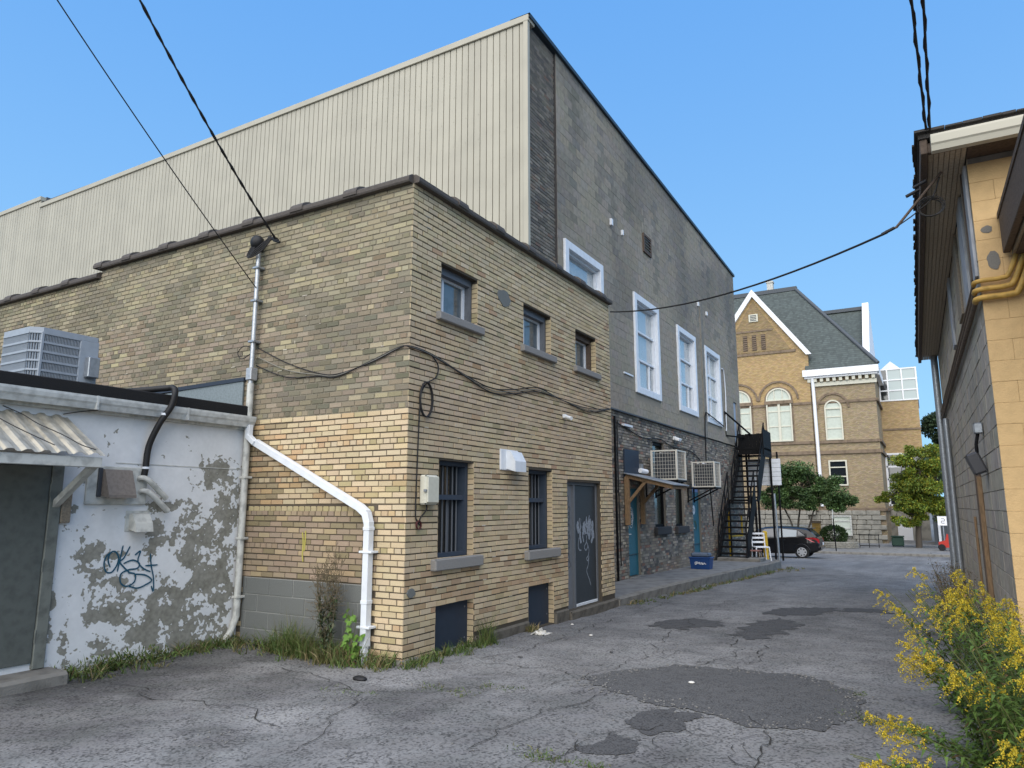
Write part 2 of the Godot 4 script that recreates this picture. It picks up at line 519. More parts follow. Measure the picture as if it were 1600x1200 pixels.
func wob(pts: Array, amp: float, sub: int, sd: int) -> Array:
	# closed outline with an uneven edge
	var f := noise(sd, 1.3, 3)
	var out := []
	for i in pts.size():
		var a: Vector2 = pts[i]
		var b: Vector2 = pts[(i + 1) % pts.size()]
		var d := (b - a).orthogonal().normalized()
		for k in sub:
			var p := a.lerp(b, float(k) / sub)
			out.append(p + d * f.get_noise_2d(p.x * 3.0, p.y * 3.0) * amp + d * f.get_noise_2d(p.x * 14.0, p.y * 14.0) * amp * 0.35)
	return out
func crack(mb: MB, pts: Array, w: float, sd: int) -> void:
	var f := noise(sd, 0.9, 3)
	var line := []
	for i in pts.size() - 1:
		var a: Vector2 = pts[i]
		var b: Vector2 = pts[i + 1]
		var cnt := maxi(2, int(a.distance_to(b) / 0.07))
		for k in cnt:
			var p := a.lerp(b, float(k) / cnt)
			line.append(p + Vector2(f.get_noise_2d(p.x * 1.8, p.y * 1.8), f.get_noise_2d(p.x * 1.8 + 90, p.y * 1.8)) * 0.16 + Vector2(f.get_noise_2d(p.x * 11, p.y * 11), f.get_noise_2d(p.x * 11 + 90, p.y * 11)) * 0.03)
	for i in line.size() - 1:
		var a: Vector2 = line[i]
		var b: Vector2 = line[i + 1]
		var d := (b - a).orthogonal().normalized()
		var w0: float = w * (0.35 + absf(f.get_noise_2d(a.x * 9, a.y * 9)) * 2.2)
		var w1: float = w * (0.35 + absf(f.get_noise_2d(b.x * 9, b.y * 9)) * 2.2)
		var q: Array[Vector3] = []
		for p in [a - d * w0, a + d * w0, b + d * w1, b - d * w1]:
			q.append(Vector3(p.x, gh(p.x, p.y) + 0.009, p.y))
		if (q[1] - q[0]).cross(q[2] - q[0]).y > 0: mb.quad(q[0], q[1], q[2], q[3])
		else: mb.quad(q[3], q[2], q[1], q[0])
func build_ground() -> void:
	var mb := MB.new()
	var xs := [-260.0, -120.0, -60.0, -30.0, -18.0, -12.0]
	var x := -9.0
	while x < 2.01:
		xs.append(x); x += 0.125
	xs.append_array([4.0, 8.0, 16.0, 40.0, 100.0, 260.0])
	var zs := [60.0, 30.0, 12.0, 4.0]
	var z := 0.0
	while z > -26.0:
		zs.append(z); z -= 0.125 if z > -14.0 else 0.25
	while z > -47.0:
		zs.append(z); z -= 1.5
	zs.append_array([-47.0, -60.0, -90.0, -160.0, -300.0, -520.0])
	var big := noise(41, 0.35, 4)
	var mid := noise(42, 1.4, 3)
	var pos := []
	var cols := []
	for zz in zs:
		var row := PackedVector3Array()
		var cr := PackedColorArray()
		for xx in xs:
			row.append(Vector3(xx, gh(xx, zz), zz))
			var t: float = 0.188 + big.get_noise_2d(xx, zz * 0.6) * 0.075 + mid.get_noise_2d(xx, zz) * 0.055
			if zz > -6.4 and xx < -3.6 and big.get_noise_2d(xx * 2.0 + 50, zz * 2.0) > 0.02: t *= 0.72   # oil-dark old surface in the yard by the shed
			if mid.get_noise_2d(xx * 0.4 + 30, zz * 0.12) > 0.22: t *= 0.84
			cr.append(Color(t, t * 0.985, t * 0.965))
		pos.append(row); cols.append(cr)
	for j in zs.size() - 1:
		for i in xs.size() - 1:
			var a: Vector3 = pos[j][i]
			var b: Vector3 = pos[j][i + 1]
			var d: Vector3 = pos[j + 1][i + 1]
			var e: Vector3 = pos[j + 1][i]
			var nn: Array[Vector3] = []
			for p in [a, b, d, e]:
				if p.z < -26.5 or p.x < -9.0 or p.x > 2.0 or p.z > 0.0: nn.append(Vector3.UP)
				else: nn.append(Vector3(gh(p.x - 0.1, p.z) - gh(p.x + 0.1, p.z), 0.2, gh(p.x, p.z - 0.1) - gh(p.x, p.z + 0.1)).normalized())
			mb.v.append_array([a, d, b, a, e, d])
			mb.n.append_array([nn[0], nn[2], nn[1], nn[0], nn[3], nn[2]])
			var ca: Color = cols[j][i]
			var cc: Color = cols[j + 1][i + 1]
			mb.c.append_array([ca, cc, cols[j][i + 1], ca, cols[j + 1][i], cc])
	structure("alley_ground", mb, M.asphalt)
	var p := MB.new()
	sheet(wob([Vector2(-3.02, -6.62), Vector2(-2.75, -7.25), Vector2(-2.45, -7.62), Vector2(-1.7, -7.85), Vector2(-1.25, -7.95), Vector2(-1.0, -7.75), Vector2(-0.72, -7.35), Vector2(-0.6, -6.9), Vector2(-0.68, -6.4), Vector2(-0.85, -6.05), Vector2(-1.2, -5.85), Vector2(-1.55, -5.98), Vector2(-1.85, -6.1), Vector2(-2.2, -6.1), Vector2(-2.6, -6.25)], 0.09, 12, 8), 0.006, p)
	structure("asphalt_patch", p, M.asphalt_patch)
	for q in [[[-3.75, -10.3], [-3.5, -11.2], [-2.9, -11.4], [-2.75, -10.9], [-3.1, -10.1]], [[-2.45, -10.2], [-2.5, -11.3], [-2.2, -12.2], [-1.75, -11.6], [-1.9, -10.6], [-2.1, -9.9]], [[-2.6, -12.6], [-2.3, -14.0], [-1.5, -14.25], [-1.6, -13.2], [-2.1, -12.5]], [[-1.45, -13.6], [-1.3, -14.35], [-0.75, -14.5], [-0.72, -13.9]], [[-2.15, -5.85], [-1.95, -6.05], [-1.72, -5.95], [-1.75, -5.55], [-1.98, -5.3], [-2.15, -5.5]], [[-2.15, -5.15], [-1.9, -5.2], [-1.95, -4.75], [-2.2, -4.75]]]:
		var tar := MB.new()
		var pts := []
		for w in q: pts.append(Vector2(w[0], w[1]))
		sheet(wob(pts, 0.22 if q[0][1] < -7.0 else 0.09, 8, 9 + int(q[0][0] * 3.0)), 0.005, tar)
		structure("asphalt_patch", tar, M.tar)
	var ck := MB.new()
	var lines := [
		[[-2.3, -7.6], [-2.0, -8.6], [-2.3, -9.6], [-2.4, -10.2]], [[-1.9, -7.8], [-1.75, -8.7], [-1.9, -9.8]],
		[[-4.8, -5.0], [-4.2, -5.3], [-3.6, -5.9], [-3.0, -6.6], [-2.9, -8.0], [-3.2, -10.0]],
		[[-5.9, -5.5], [-5.2, -5.35], [-4.6, -5.1], [-4.1, -4.4], [-3.8, -3.6]], [[-0.6, -6.6], [-0.2, -6.45], [0.3, -6.4]],
		[[-1.9, -5.6], [-2.3, -4.9], [-2.25, -4.0], [-1.9, -3.2]], [[-1.2, -5.8], [-1.1, -5.0], [-1.5, -4.3], [-1.3, -3.5]],
		[[-1.85, -4.7], [-1.4, -4.6], [-0.9, -4.2], [-0.6, -3.4]],
		[[-7.4, -4.2], [-6.6, -4.3], [-5.9, -4.1], [-5.0, -4.3], [-4.3, -4.0]],
		[[-4.3, -7.0], [-4.2, -8.5], [-4.35, -10.0], [-4.3, -11.6], [-4.3, -13.5]], 
		[[-3.9, -14.2], [-2.2, -14.6], [-0.4, -14.3]], [[-3.0, -6.6], [-3.6, -6.9], [-4.4, -6.7]],
		[[-2.6, -6.2], [-2.9, -5.3], [-2.8, -4.3]], [[-3.1, -10.2], [-3.4, -12.4], [-3.3, -16.0], [-3.2, -20.0]]]
	var k := 0
	for l in lines:
		var pts := []
		for q in l: pts.append(Vector2(q[0], q[1]))
		crack(ck, pts, 0.0042 if k != 4 else 0.006, 60 + k)
		k += 1
	# a net of fine cracks in the broken surface near the camera
	var r := RandomNumberGenerator.new()
	r.seed = 9
	for i in 46:
		var a := Vector2(r.randf_range(-2.4, 0.2), r.randf_range(-5.7, -3.3))
		if i > 30: a = Vector2(r.randf_range(-4.2, -0.5), r.randf_range(-14.0, -8.2))
		var ang := r.randf() * TAU
		crack(ck, [a, a + Vector2.from_angle(ang) * 0.35, a + Vector2.from_angle(ang + r.randf_range(-1, 1)) * 0.7], 0.0028, 90 + i)
	structure("asphalt_cracks", ck, M.crack)
	# raised concrete walk and kerb beside the grey building
	var pad := MB.new()
	var edge := [Vector2(-4.86, -12.2), Vector2(-4.84, -14.4), Vector2(-4.72, -17.6), Vector2(-4.5, -20.6), Vector2(-4.28, -23.4), Vector2(-4.35, -25.2), Vector2(-4.75, -26.4), Vector2(-5.3, -28.6)]
	for i in edge.size() - 1:
		var a: Vector2 = edge[i]
		var b: Vector2 = edge[i + 1]
		var ya := pad_y(a.y)
		var yb := pad_y(b.y)
		var w := 0.14
		pad.quad(Vector3(-6.1, ya, a.y), Vector3(a.x - w, ya, a.y), Vector3(b.x - w, yb, b.y), Vector3(-6.1, yb, b.y))
	structure("walk", pad, M.pad)
	for i in edge.size() - 1:
		var a: Vector2 = edge[i]
		var b: Vector2 = edge[i + 1]
		var cnt := maxi(1, int(a.distance_to(b) / 1.1))
		for j in cnt:
			var kb := MB.new()
			var p0 := a.lerp(b, (j + 0.006) / cnt)
			var p1 := a.lerp(b, (j + 0.994) / cnt)
			var dv := rng.randf_range(-0.006, 0.006)
			var y0 := pad_y(p0.y) + 0.004 + dv
			var y1 := pad_y(p1.y) + 0.004 + dv
			var A := Vector3(p0.x, y0, p0.y)
			var B := Vector3(p1.x, y1, p1.y)
			var C := Vector3(p1.x - 0.15, y1, p1.y)
			var D := Vector3(p0.x - 0.15, y0, p0.y)
			var dn := Vector3(0, -0.6, 0)
			var ch := Vector3(0.015, -0.015, 0)
			kb.quad(D, A, B, C)
			kb.quad(A, A + ch, B + ch, B)
			kb.quad(A + ch, A + ch + dn, B + ch + dn, B + ch)
			kb.quad(D, D + dn, A + ch + dn, A + ch)
			kb.quad(B + ch, B + ch + dn, C + dn, C)
			structure("kerb_stone", kb, M.concrete)
	# a cross joint and edge dirt on the walk
	# street beyond: pavement with kerb in front of the old building
	var sw := MB.new()
	sw.box(Vector3(-60, -1.4, -120), Vector3(60, -0.99, -46.2))
	structure("far_pavement", sw, M.pad)
	var kerb := MB.new()
	kerb.bev(Vector3(-60, -1.4, -46.19), Vector3(60, -0.965, -45.9), 0.02)
	structure("far_kerb", kerb, M.concrete)
func pad_y(z: float) -> float:
	return 0.03 + (z + 12.0) * 0.0105 if z > -24.0 else -0.096 + (z + 24.0) * 0.036

# ---------- brickwork ----------
func brick_geo(mb: MB, o: Vector3, U: Vector3, V: Vector3, N: Vector3, a: float, b: float, c0: float, d: float, deep: float, ch: float) -> void:
	if U.cross(V).dot(N) < 0.0:
		brick_geo(mb, o, -U, V, N, -b, -a, c0, d, deep, ch)
		return
	var p0 := o + U * a + V * c0 - N * deep
	var p1 := o + U * b + V * c0 - N * deep
	var p2 := o + U * b + V * d - N * deep
	var p3 := o + U * a + V * d - N * deep
	var q0 := o + U * (a + ch) + V * (c0 + ch)
	var q1 := o + U * (b - ch) + V * (c0 + ch)
	var q2 := o + U * (b - ch) + V * (d - ch)
	var q3 := o + U * (a + ch) + V * (d - ch)
	mb.quad(q0, q1, q2, q3)
	mb.quad(p0, p1, q1, q0); mb.quad(p1, p2, q2, q1); mb.quad(p2, p3, q3, q2); mb.quad(p3, p0, q0, q3)
func lay(o: Vector3, U: Vector3, u0: float, u1: float, v0: float, v1: float, bl: float, chh: float, joint: float, holes: Array, tone: Callable, header := 0, skip = null, top = null) -> Array:
	# the bricks of one wall face as records [u0, u1, v0, v1, colour, out]
	var recs := []
	var rows := ceili((v1 - v0) / chh)
	for j in rows:
		var a := v0 + j * chh
		var b := minf(a + chh - joint, v1)
		if b - a < 0.02: continue
		var head := header > 0 and j % header == header - 1
		var step := bl * 0.5 if head else bl
		var u := u0 - (step * 0.5 if j % 2 else 0.0)
		while u < u1 - 0.005:
			var s := maxf(u, u0)
			var e := minf(u + step - joint, u1)
			u += step
			if e - s < 0.03: continue
			var segs := [[s, e]]
			for h in holes:
				if b > h[2] + 0.01 and a < h[3] - 0.01:
					var ns := []
					for q in segs:
						if q[1] <= h[0] or q[0] >= h[1]: ns.append(q); continue
						if q[0] < h[0] - 0.03: ns.append([q[0], h[0]])
						if q[1] > h[1] + 0.03: ns.append([h[1], q[1]])
					segs = ns
			for q in segs:
				var mu: float = (q[0] + q[1]) * 0.5
				if skip != null and skip.call(mu, (a + b) * 0.5): continue
				var bb := b
				if top != null:
					bb = minf(b, top.call(mu))
					if bb - a < 0.02: continue
				var dv := tone_n.get_noise_2d(mu * 0.45, a * 2.5) * 0.012 if bl < 0.3 else 0.0
				recs.append([q[0], q[1], a + dv, bb + dv, tone.call(mu, a), rng.randf_range(-0.0025, 0.0025), q[1] - q[0] > bl - joint - 0.002 and absf(bb - a - chh + joint) < 0.0001])
	return recs
func emit(mb: MB, recs: Array, o: Vector3, U: Vector3, N: Vector3, deep: float, ch: float) -> void:
	for r in recs:
		mb.col = r[4]
		var k: float = r[5] * 0.8
		brick_geo(mb, o + N * r[5], U, Vector3.UP, N, r[0] + k, r[1] + k * 0.6, r[2] + k * 0.7, r[3] + k * 0.4, deep, ch)
var palette := {}
func pick_bricks(parent: Node3D, faces: Array, count: int, bl: float, hh: float) -> void:
	# the bricks that show largest become parts of their own, the rest of each face stays one mesh
	var all := []
	for fi in faces.size():
		var f = faces[fi]
		for r in f.recs:
			if not r[6]: continue
			var ctr: Vector3 = f.o + f.U * (r[0] + r[1]) * 0.5 + Vector3.UP * (r[2] + r[3]) * 0.5
			var d: Vector3 = ctr - CAM
			if f.has("hide") and f.hide.call(ctr): continue
			all.append([-absf(d.normalized().dot(f.N)) / d.length_squared(), fi, r])
	all.sort_custom(func(p, q): return p[0] < q[0])
	for i in mini(count, all.size()):
		var f = faces[all[i][1]]
		var r = all[i][2]
		f.recs.erase(r)
		var q := Color(snappedf(r[4].r, 0.025), snappedf(r[4].g, 0.02), snappedf(r[4].b, 0.02))
		var key := "%s%d" % [q, all[i][1]]
		if not palette.has(key):
			var mb := MB.new()
			mb.col = r[4]
			brick_geo(mb, Vector3.ZERO, f.U, Vector3.UP, f.N, -(r[1] - r[0]) * 0.5, (r[1] - r[0]) * 0.5, -(r[3] - r[2]) * 0.5, (r[3] - r[2]) * 0.5, 0.012, 0.0025)
			palette[key] = mb.mesh()
		var o := part(parent, "brick", palette[key], M.brick)
		o.position = f.o + f.U * (r[0] + r[1]) * 0.5 + Vector3.UP * (r[2] + r[3]) * 0.5 + f.N * r[5] - parent.position

# ---------- yellow brick building ----------
const XB := -4.91
const ZB := -6.2
var tone_n := FastNoiseLite.new()
func jit(c: Color, a: float) -> Color:
	var t := 1.0 + rng.randf_range(-a, a)
	return Color(c.r * t * (1.0 + rng.randf_range(-0.03, 0.03)), c.g * t, c.b * t * (1.0 + rng.randf_range(-0.06, 0.06)))
func tone_right(u: float, v: float) -> Color:
	var t := tone_n.get_noise_2d(u * 0.8, v * 1.2)
	var c := Color(0.565, 0.445, 0.285)
	if v > 3.7 + t: c = Color(0.53, 0.43, 0.275)
	elif v > 2.6 + t * 1.5: c = Color(0.52, 0.405, 0.27)
	var k := rng.randf()
	if k < 0.04: c = Color(0.45, 0.31, 0.19)
	elif k < 0.09: c = Color(0.42, 0.35, 0.21)
	elif k < 0.18: c = Color(0.58, 0.475, 0.31)
	if v > 0.5 and v < 0.95 and rng.randf() < 0.35: c = Color(0.46, 0.33, 0.20)
	if v < 0.35: c = c.lerp(Color(0.25, 0.22, 0.15), 0.35 * rng.randf())
	return jit(c, 0.10)
func tone_left(u: float, v: float) -> Color:
	var x := XB - u
	var t := tone_n.get_noise_2d(u * 0.6 + 40, v * 0.9)
	if v < 2.70:
		if x > -7.44 and x < -5.36 and v < 1.58:
			var k := rng.randf()
			return jit(Color(0.36, 0.275, 0.19) if k < 0.7 else (Color(0.30, 0.24, 0.14) if k < 0.85 else Color(0.44, 0.34, 0.21)), 0.08)
		var c := Color(0.585, 0.465, 0.295)
		var k2 := rng.randf()
		if x < -6.2 - t * 1.5 and k2 < 0.35: c = Color(0.54, 0.37, 0.21)
		elif k2 < 0.12: c = Color(0.53, 0.385, 0.225)
		elif k2 < 0.24: c = Color(0.45, 0.37, 0.20)
		if x < -6.9 and rng.randf() < 0.6: c = Color(0.34, 0.265, 0.16)
		return jit(c, 0.09)
	# weathered upper wall
	var k3 := rng.randf()
	var c3 := Color(0.305, 0.248, 0.18)
	if k3 < 0.16: c3 = Color(0.41, 0.355, 0.225)
	elif k3 < 0.30: c3 = Color(0.285, 0.245, 0.175)
	elif k3 < 0.42: c3 = Color(0.19, 0.175, 0.12)
	elif k3 < 0.55: c3 = Color(0.345, 0.285, 0.20)
	elif k3 < 0.62: c3 = Color(0.275, 0.215, 0.145)
	if v > 4.3 + t: c3 = c3.lerp(Color(0.39, 0.35, 0.225), 0.45)
	if t < -0.18: c3 = c3.lerp(Color(0.15, 0.14, 0.105), 0.5)
	if v < 3.0: c3 = c3.lerp(Color(0.14, 0.13, 0.09), 0.4 * rng.randf())
	return jit(c3 * 0.9, 0.14)
func wb(lo: Vector3, hi: Vector3) -> MB:
	var m := MB.new()
	m.box(lo, hi)
	return m
func bb(lo: Vector3, hi: Vector3, b := 0.006) -> MB:
	var m := MB.new()
	m.bev(lo, hi, b)
	return m
func ribbon(mb: MB, pts: Array, o: Vector3, U: Vector3, V: Vector3, w: float) -> void:
	# a brush stroke: flat ribbon with rounded ends through points (u, v), Catmull-Rom
	var N := U.cross(V)
	var fine := []
	for i in pts.size() - 1:
		var p0: Vector2 = pts[maxi(i - 1, 0)]
		var p1: Vector2 = pts[i]
		var p2: Vector2 = pts[i + 1]
		var p3: Vector2 = pts[mini(i + 2, pts.size() - 1)]
		for k in 6: fine.append(p1.cubic_interpolate(p2, p0, p3, k / 6.0))
	fine.append(pts[pts.size() - 1])
	for i in fine.size() - 1:
		var a: Vector2 = fine[i]
		var b: Vector2 = fine[i + 1]
		var d0: Vector2 = (fine[mini(i + 1, fine.size() - 1)] - fine[maxi(i - 1, 0)]).orthogonal().normalized() * w * 0.5
		var d1: Vector2 = (fine[mini(i + 2, fine.size() - 1)] - fine[i]).orthogonal().normalized() * w * 0.5
		if i == 0: d0 *= 0.5
		if i == fine.size() - 2: d1 *= 0.4
		var q: Array[Vector3] = []
		for p in [a - d0, b - d1, b + d1, a + d0]: q.append(o + U * p.x + V * p.y + N * (0.003 + i * 0.00001))
		if (q[1] - q[0]).cross(q[2] - q[0]).dot(N) > 0: mb.quad(q[0], q[1], q[2], q[3])
		else: mb.quad(q[3], q[2], q[1], q[0])
func build_brick_building() -> void:
	tone_n.seed = 8; tone_n.frequency = 0.8; tone_n.fractal_octaves = 3
	var T := thing("brick_building", "two-storey yellow brick building with boarded basement openings and dark tile coping", "building", Vector3(XB, 0, ZB))
	# right face, u runs along -Z from the corner
	var R := [[0.58, 1.40, 3.95, 4.58], [2.64, 3.53, 3.95, 4.58], [4.44, 5.30, 3.95, 4.58], [0.60, 1.35, 1.05, 2.18], [2.78, 3.53, 1.03, 2.165], [4.05, 5.38, 0.05, 2.03], [0.58, 1.37, -0.05, 0.54], [2.76, 3.55, -0.05, 0.53]]
	var oR := Vector3(XB, 0, ZB)
	var oL := Vector3(XB, 0, ZB)
	var core := MB.new()
	core.col = Color(0.075, 0.066, 0.05)
	core.holed(oR + Vector3(-0.008, 0, 0), Vector3.FORWARD, Vector3.UP, 0.004, 5.95, -0.4, 5.42, R, 0.24)
	core.col = Color(0.23, 0.205, 0.155)
	core.holed(oL + Vector3(0, 0, -0.008), Vector3.RIGHT, Vector3.UP, -6.3, -0.004, 2.7, 5.42, [], 0.1)
	core.quad(Vector3(-16.5, 2.0, ZB - 0.01), Vector3(-11.21, 2.0, ZB - 0.01), Vector3(-11.21, 5.3, ZB - 0.01), Vector3(-16.5, 5.3, ZB - 0.01))
	core.col = Color(0.105, 0.086, 0.06)
	core.holed(oL + Vector3(0, 0, -0.008), Vector3.RIGHT, Vector3.UP, -6.3, -0.004, -0.4, 2.7, [], 0.1)
	core.col = Color(0.05, 0.05, 0.05)
	core.quad(Vector3(XB - 0.02, 5.2, ZB - 0.1), Vector3(XB - 0.02, 5.2, -12.1), Vector3(-16.5, 5.2, -12.1), Vector3(-16.5, 5.2, ZB - 0.1))
	core.col = Color(0.3, 0.25, 0.15)
	core.quad(Vector3(XB - 0.01, -0.4, -12.15), Vector3(-6.09, -0.4, -12.15), Vector3(-6.09, 5.42, -12.15), Vector3(XB - 0.01, 5.42, -12.15))
	wpart(T, "wall", core, M.mortar)
	var fr := {"o": oR, "U": Vector3.FORWARD, "N": Vector3.RIGHT}
	var fnd := func(u, v): return v < 0.10 and u > 1.37 or v < 0.0
	fr.recs = lay(oR, Vector3.FORWARD, 0.0, 5.95, 0.0, 5.40, 0.2, 0.0667, 0.0105, R, tone_right, 0, fnd)
	fr.hide = func(p): return false
	var fl := {"o": oL, "U": Vector3.LEFT, "N": Vector3.BACK}
	var skipL := func(u, v):
		var x: float = XB - u
		if x > -7.43 and x < -5.35 and (v < 0.78 or (v > 1.57 and v < 1.67)): return true
		if x < -7.62 and v < 2.6: return true
		return x < -11.2 and v > 5.27
	fl.recs = lay(oL, Vector3.LEFT, 0.0, 11.5, 0.0, 5.40, 0.2, 0.0667, 0.0105, [], tone_left, 6, skipL)
	fl.hide = func(p): return p.x < -7.3
	pick_bricks(T, [fr, fl], 300, 0.2, 0.0667)
	var mr := MB.new()
	emit(mr, fr.recs, oR, Vector3.FORWARD, Vector3.RIGHT, 0.012, 0.0025)
	stuff(wpart(T, "alley_side_bricks", mr, M.brick))
	mr = MB.new()
	emit(mr, fl.recs, oL, Vector3.LEFT, Vector3.BACK, 0.012, 0.003)
	stuff(wpart(T, "yard_side_bricks", mr, M.brick))
	# jamb bricks in the reveals
	var jb := MB.new()
	for h in R:
		if h == R[5]: continue
		var v: float = h[2]
		while v < h[3] - 0.03:
			for e in [0, 1]:
				jb.col = tone_right(h[e], v)
				var o := Vector3(XB, v, ZB - h[e])
				var d := 0.002 if e == 0 else -0.002
				jb.box(Vector3(-0.092, 0.0, minf(0, -d * 1.2)), Vector3(-0.004, 0.057, maxf(0, -d * 1.2)), Transform3D(Basis.IDENTITY, o))
			v += 0.0667
	stuff(wpart(T, "jamb_bricks", jb, M.brick))
	# header course over the filled-in opening, and the concrete blocks below it
	var x := -5.36
	while x > -7.40:
		var hb := MB.new()
		hb.col = jit(Color(0.46, 0.38, 0.21), 0.12)
		hb.bev(Vector3(x - 0.088, 1.582, ZB - 0.02), Vector3(x, 1.642, ZB + 0.001), 0.006)
		wpart(T, "header_brick", hb, M.brick)
		x -= 0.098
	var row := 0
	for y in [0.59, 0.39, 0.19, -0.01]:
		var bx := -5.36 + (0.2 if row % 2 else 0.0)
		while bx > -7.42:
			var lo := maxf(bx - 0.39, -7.42)
			var hi := minf(bx, -5.36)
			if hi - lo > 0.05: wpart(T, "concrete_block", bb(Vector3(lo, y, ZB - 0.03), Vector3(hi, y + 0.19, ZB + 0.003 + rng.randf_range(0, 0.004)), 0.004), M.block)
			bx -= 0.4
		row += 1
	var mo := MB.new()
	mo.col = Color(0.36, 0.36, 0.33)
	mo.box(Vector3(-7.43, -0.1, ZB - 0.02), Vector3(-5.35, 0.785, ZB - 0.004))
	wpart(T, "block_mortar", mo, M.mortar)
	# concrete foundation under the alley face, door step, corner stone
	var f := MB.new()
	f.bev(Vector3(XB - 0.2, -0.5, -8.95), Vector3(XB + 0.035, 0.085, -7.60), 0.02)
	wpart(T, "foundation", f, M.dirty)
	wpart(T, "foundation", bb(Vector3(XB - 0.2, -0.5, -10.22), Vector3(XB + 0.03, 0.10, -9.76), 0.02), M.dirty)
	wpart(T, "foundation", bb(Vector3(XB - 0.2, -0.5, -7.60), Vector3(XB + 0.01, -0.02, -6.5), 0.01), M.dirty)
	wpart(T, "door_step", bb(Vector3(XB - 0.3, -0.5, -12.16), Vector3(XB + 0.06, 0.045, -10.23), 0.02), M.dirty)
	wpart(T, "corner_stone", bb(Vector3(XB - 0.42, -0.3, -6.5), Vector3(XB + 0.03, 0.05, ZB + 0.04), 0.035), M.concrete)
	# coping tiles: long tiles with a rounded collar over each joint
	for run in [[Vector3(XB, 5.40, ZB), Vector3.FORWARD, 5.95, 0.45], [Vector3(XB, 5.40, ZB), Vector3.LEFT, 6.28, 0.45], [Vector3(-11.19, 5.26, ZB), Vector3.LEFT, 5.3, 0.3]]:
		var U: Vector3 = run[1]
		var N := Vector3.RIGHT if U == Vector3.FORWARD else Vector3.BACK
		var bs := Basis(U, Vector3.UP, U.cross(Vector3.UP))
		var sgn := 1.0 if bs.z.dot(N) > 0 else -1.0
		var u := 0.0
		while u < run[2] - 0.05:
			var e := minf(u + 0.92, run[2])
			var tl := MB.new()
			var prof := PackedVector2Array([Vector2(0.075, -0.02), Vector2(0.085, 0.0), Vector2(0.085, 0.045), Vector2(0.03, 0.085), Vector2(-0.14, 0.10), Vector2(-0.30, 0.06), Vector2(-0.30, -0.02)])
			var xf := Transform3D(Basis(N, Vector3.UP, N.cross(Vector3.UP)), run[0] + U * u)
			if N.cross(Vector3.UP).dot(-U) < 0: xf = Transform3D(Basis(N, Vector3.UP, N.cross(Vector3.UP)), run[0] + U * e)
			if u == 0.0: xf.origin += Vector3.ZERO
			tl.prism(prof, e - u - 0.006, xf)
			wpart(T, "coping_tile", tl, M.coping)
			if e < run[2] - 0.1 or run[2] == 6.28:
				var cp := MB.new()
				var prof2 := PackedVector2Array()
				for q in 9:
					var a := PI * q / 8.0
					prof2.append(Vector2(-0.10 + cos(a) * 0.20, 0.035 + sin(a) * 0.115))
				prof2.append(Vector2(-0.30, 0.0)); prof2.append(Vector2(0.097, 0.0))
				var at: Vector3 = run[0] + U * (e - 0.11)
				if N.cross(Vector3.UP).dot(-U) < 0: at = run[0] + U * (e + 0.11)
				cp.prism(prof2, 0.22, Transform3D(Basis(N, Vector3.UP, N.cross(Vector3.UP)), at))
				wpart(T, "coping_collar", cp, M.coping)
			u = e
	# upper windows
	var ui := 0
	for h in [R[0], R[1], R[2]]:
		var z0: float = ZB - h[0]
		var z1: float = ZB - h[1]
		var y0: float = h[2]
		var y1: float = h[3]
		var jm: Material = M.grey_paint if ui < 2 else M.brown_wood
		var w := MB.new()
		var xi := XB - 0.10
		w.box(Vector3(xi - 0.13, y0, z0 - 0.06), Vector3(xi, y1, z0)); w.box(Vector3(xi - 0.13, y0, z1), Vector3(xi, y1, z1 + 0.06))
		w.box(Vector3(xi - 0.13, y1 - 0.09, z1 + 0.06), Vector3(xi + 0.01, y1, z0 - 0.06)); w.box(Vector3(xi - 0.13, y0, z1 + 0.06), Vector3(xi - 0.02, y0 + 0.03, z0 - 0.06))
		var wn := wpart(T, "window", w, jm, "small upper window with deep reveal")
		var sh := MB.new()
		for q in [[z0 - 0.06, z0 - 0.105], [z1 + 0.105, z1 + 0.06], [(z0 + z1) * 0.5 + 0.16, (z0 + z1) * 0.5 + 0.12]]:
			sh.box(Vector3(xi - 0.11, y0 + 0.03, q[1]), Vector3(xi - 0.07, y1 - 0.09, q[0]))
		sh.box(Vector3(xi - 0.112, y0 + 0.03, z1 + 0.105), Vector3(xi - 0.068, y0 + 0.06, z0 - 0.105)); sh.box(Vector3(xi - 0.112, y1 - 0.12, z1 + 0.105), Vector3(xi - 0.068, y1 - 0.09, z0 - 0.105))
		wpart(wn, "sash", sh, M.vinyl)
		wpart(wn, "pane", wb(Vector3(xi - 0.10, y0 + 0.06, z1 + 0.1), Vector3(xi - 0.092, y1 - 0.12, z0 - 0.1)), M.grey_glass)
		wpart(wn, "sill", bb(Vector3(XB - 0.22, y0 - 0.10, z1 - 0.09), Vector3(XB + 0.065, y0, z0 + 0.09), 0.01), M.sill)
		ui += 1
	# barred ground floor windows
	for h in [R[3], R[4]]:
		var z0: float = ZB - h[0]
		var z1: float = ZB - h[1]
		var y0: float = h[2]
		var y1: float = h[3]
		var xi := XB - 0.10
		var w := MB.new()
		w.box(Vector3(xi - 0.14, y0, z0 - 0.05), Vector3(xi, y1, z0)); w.box(Vector3(xi - 0.14, y0, z1), Vector3(xi, y1, z1 + 0.05))
		w.box(Vector3(xi - 0.14, y1 - 0.05, z1 + 0.05), Vector3(xi + 0.004, y1, z0 - 0.05)); w.box(Vector3(xi - 0.14, y0, z1 + 0.05), Vector3(xi + 0.004, y0 + 0.045, z0 - 0.05))
		w.box(Vector3(xi - 0.10, y0 + 0.67, z1 + 0.05), Vector3(xi - 0.02, y0 + 0.73, z0 - 0.05))
		var wn := wpart(T, "window", w, M.blue_paint, "ground floor window with vertical security bars")
		wpart(wn, "pane", wb(Vector3(xi - 0.13, y0 + 0.045, z1 + 0.05), Vector3(xi - 0.122, y1 - 0.05, z0 - 0.05)), M.dark_glass)
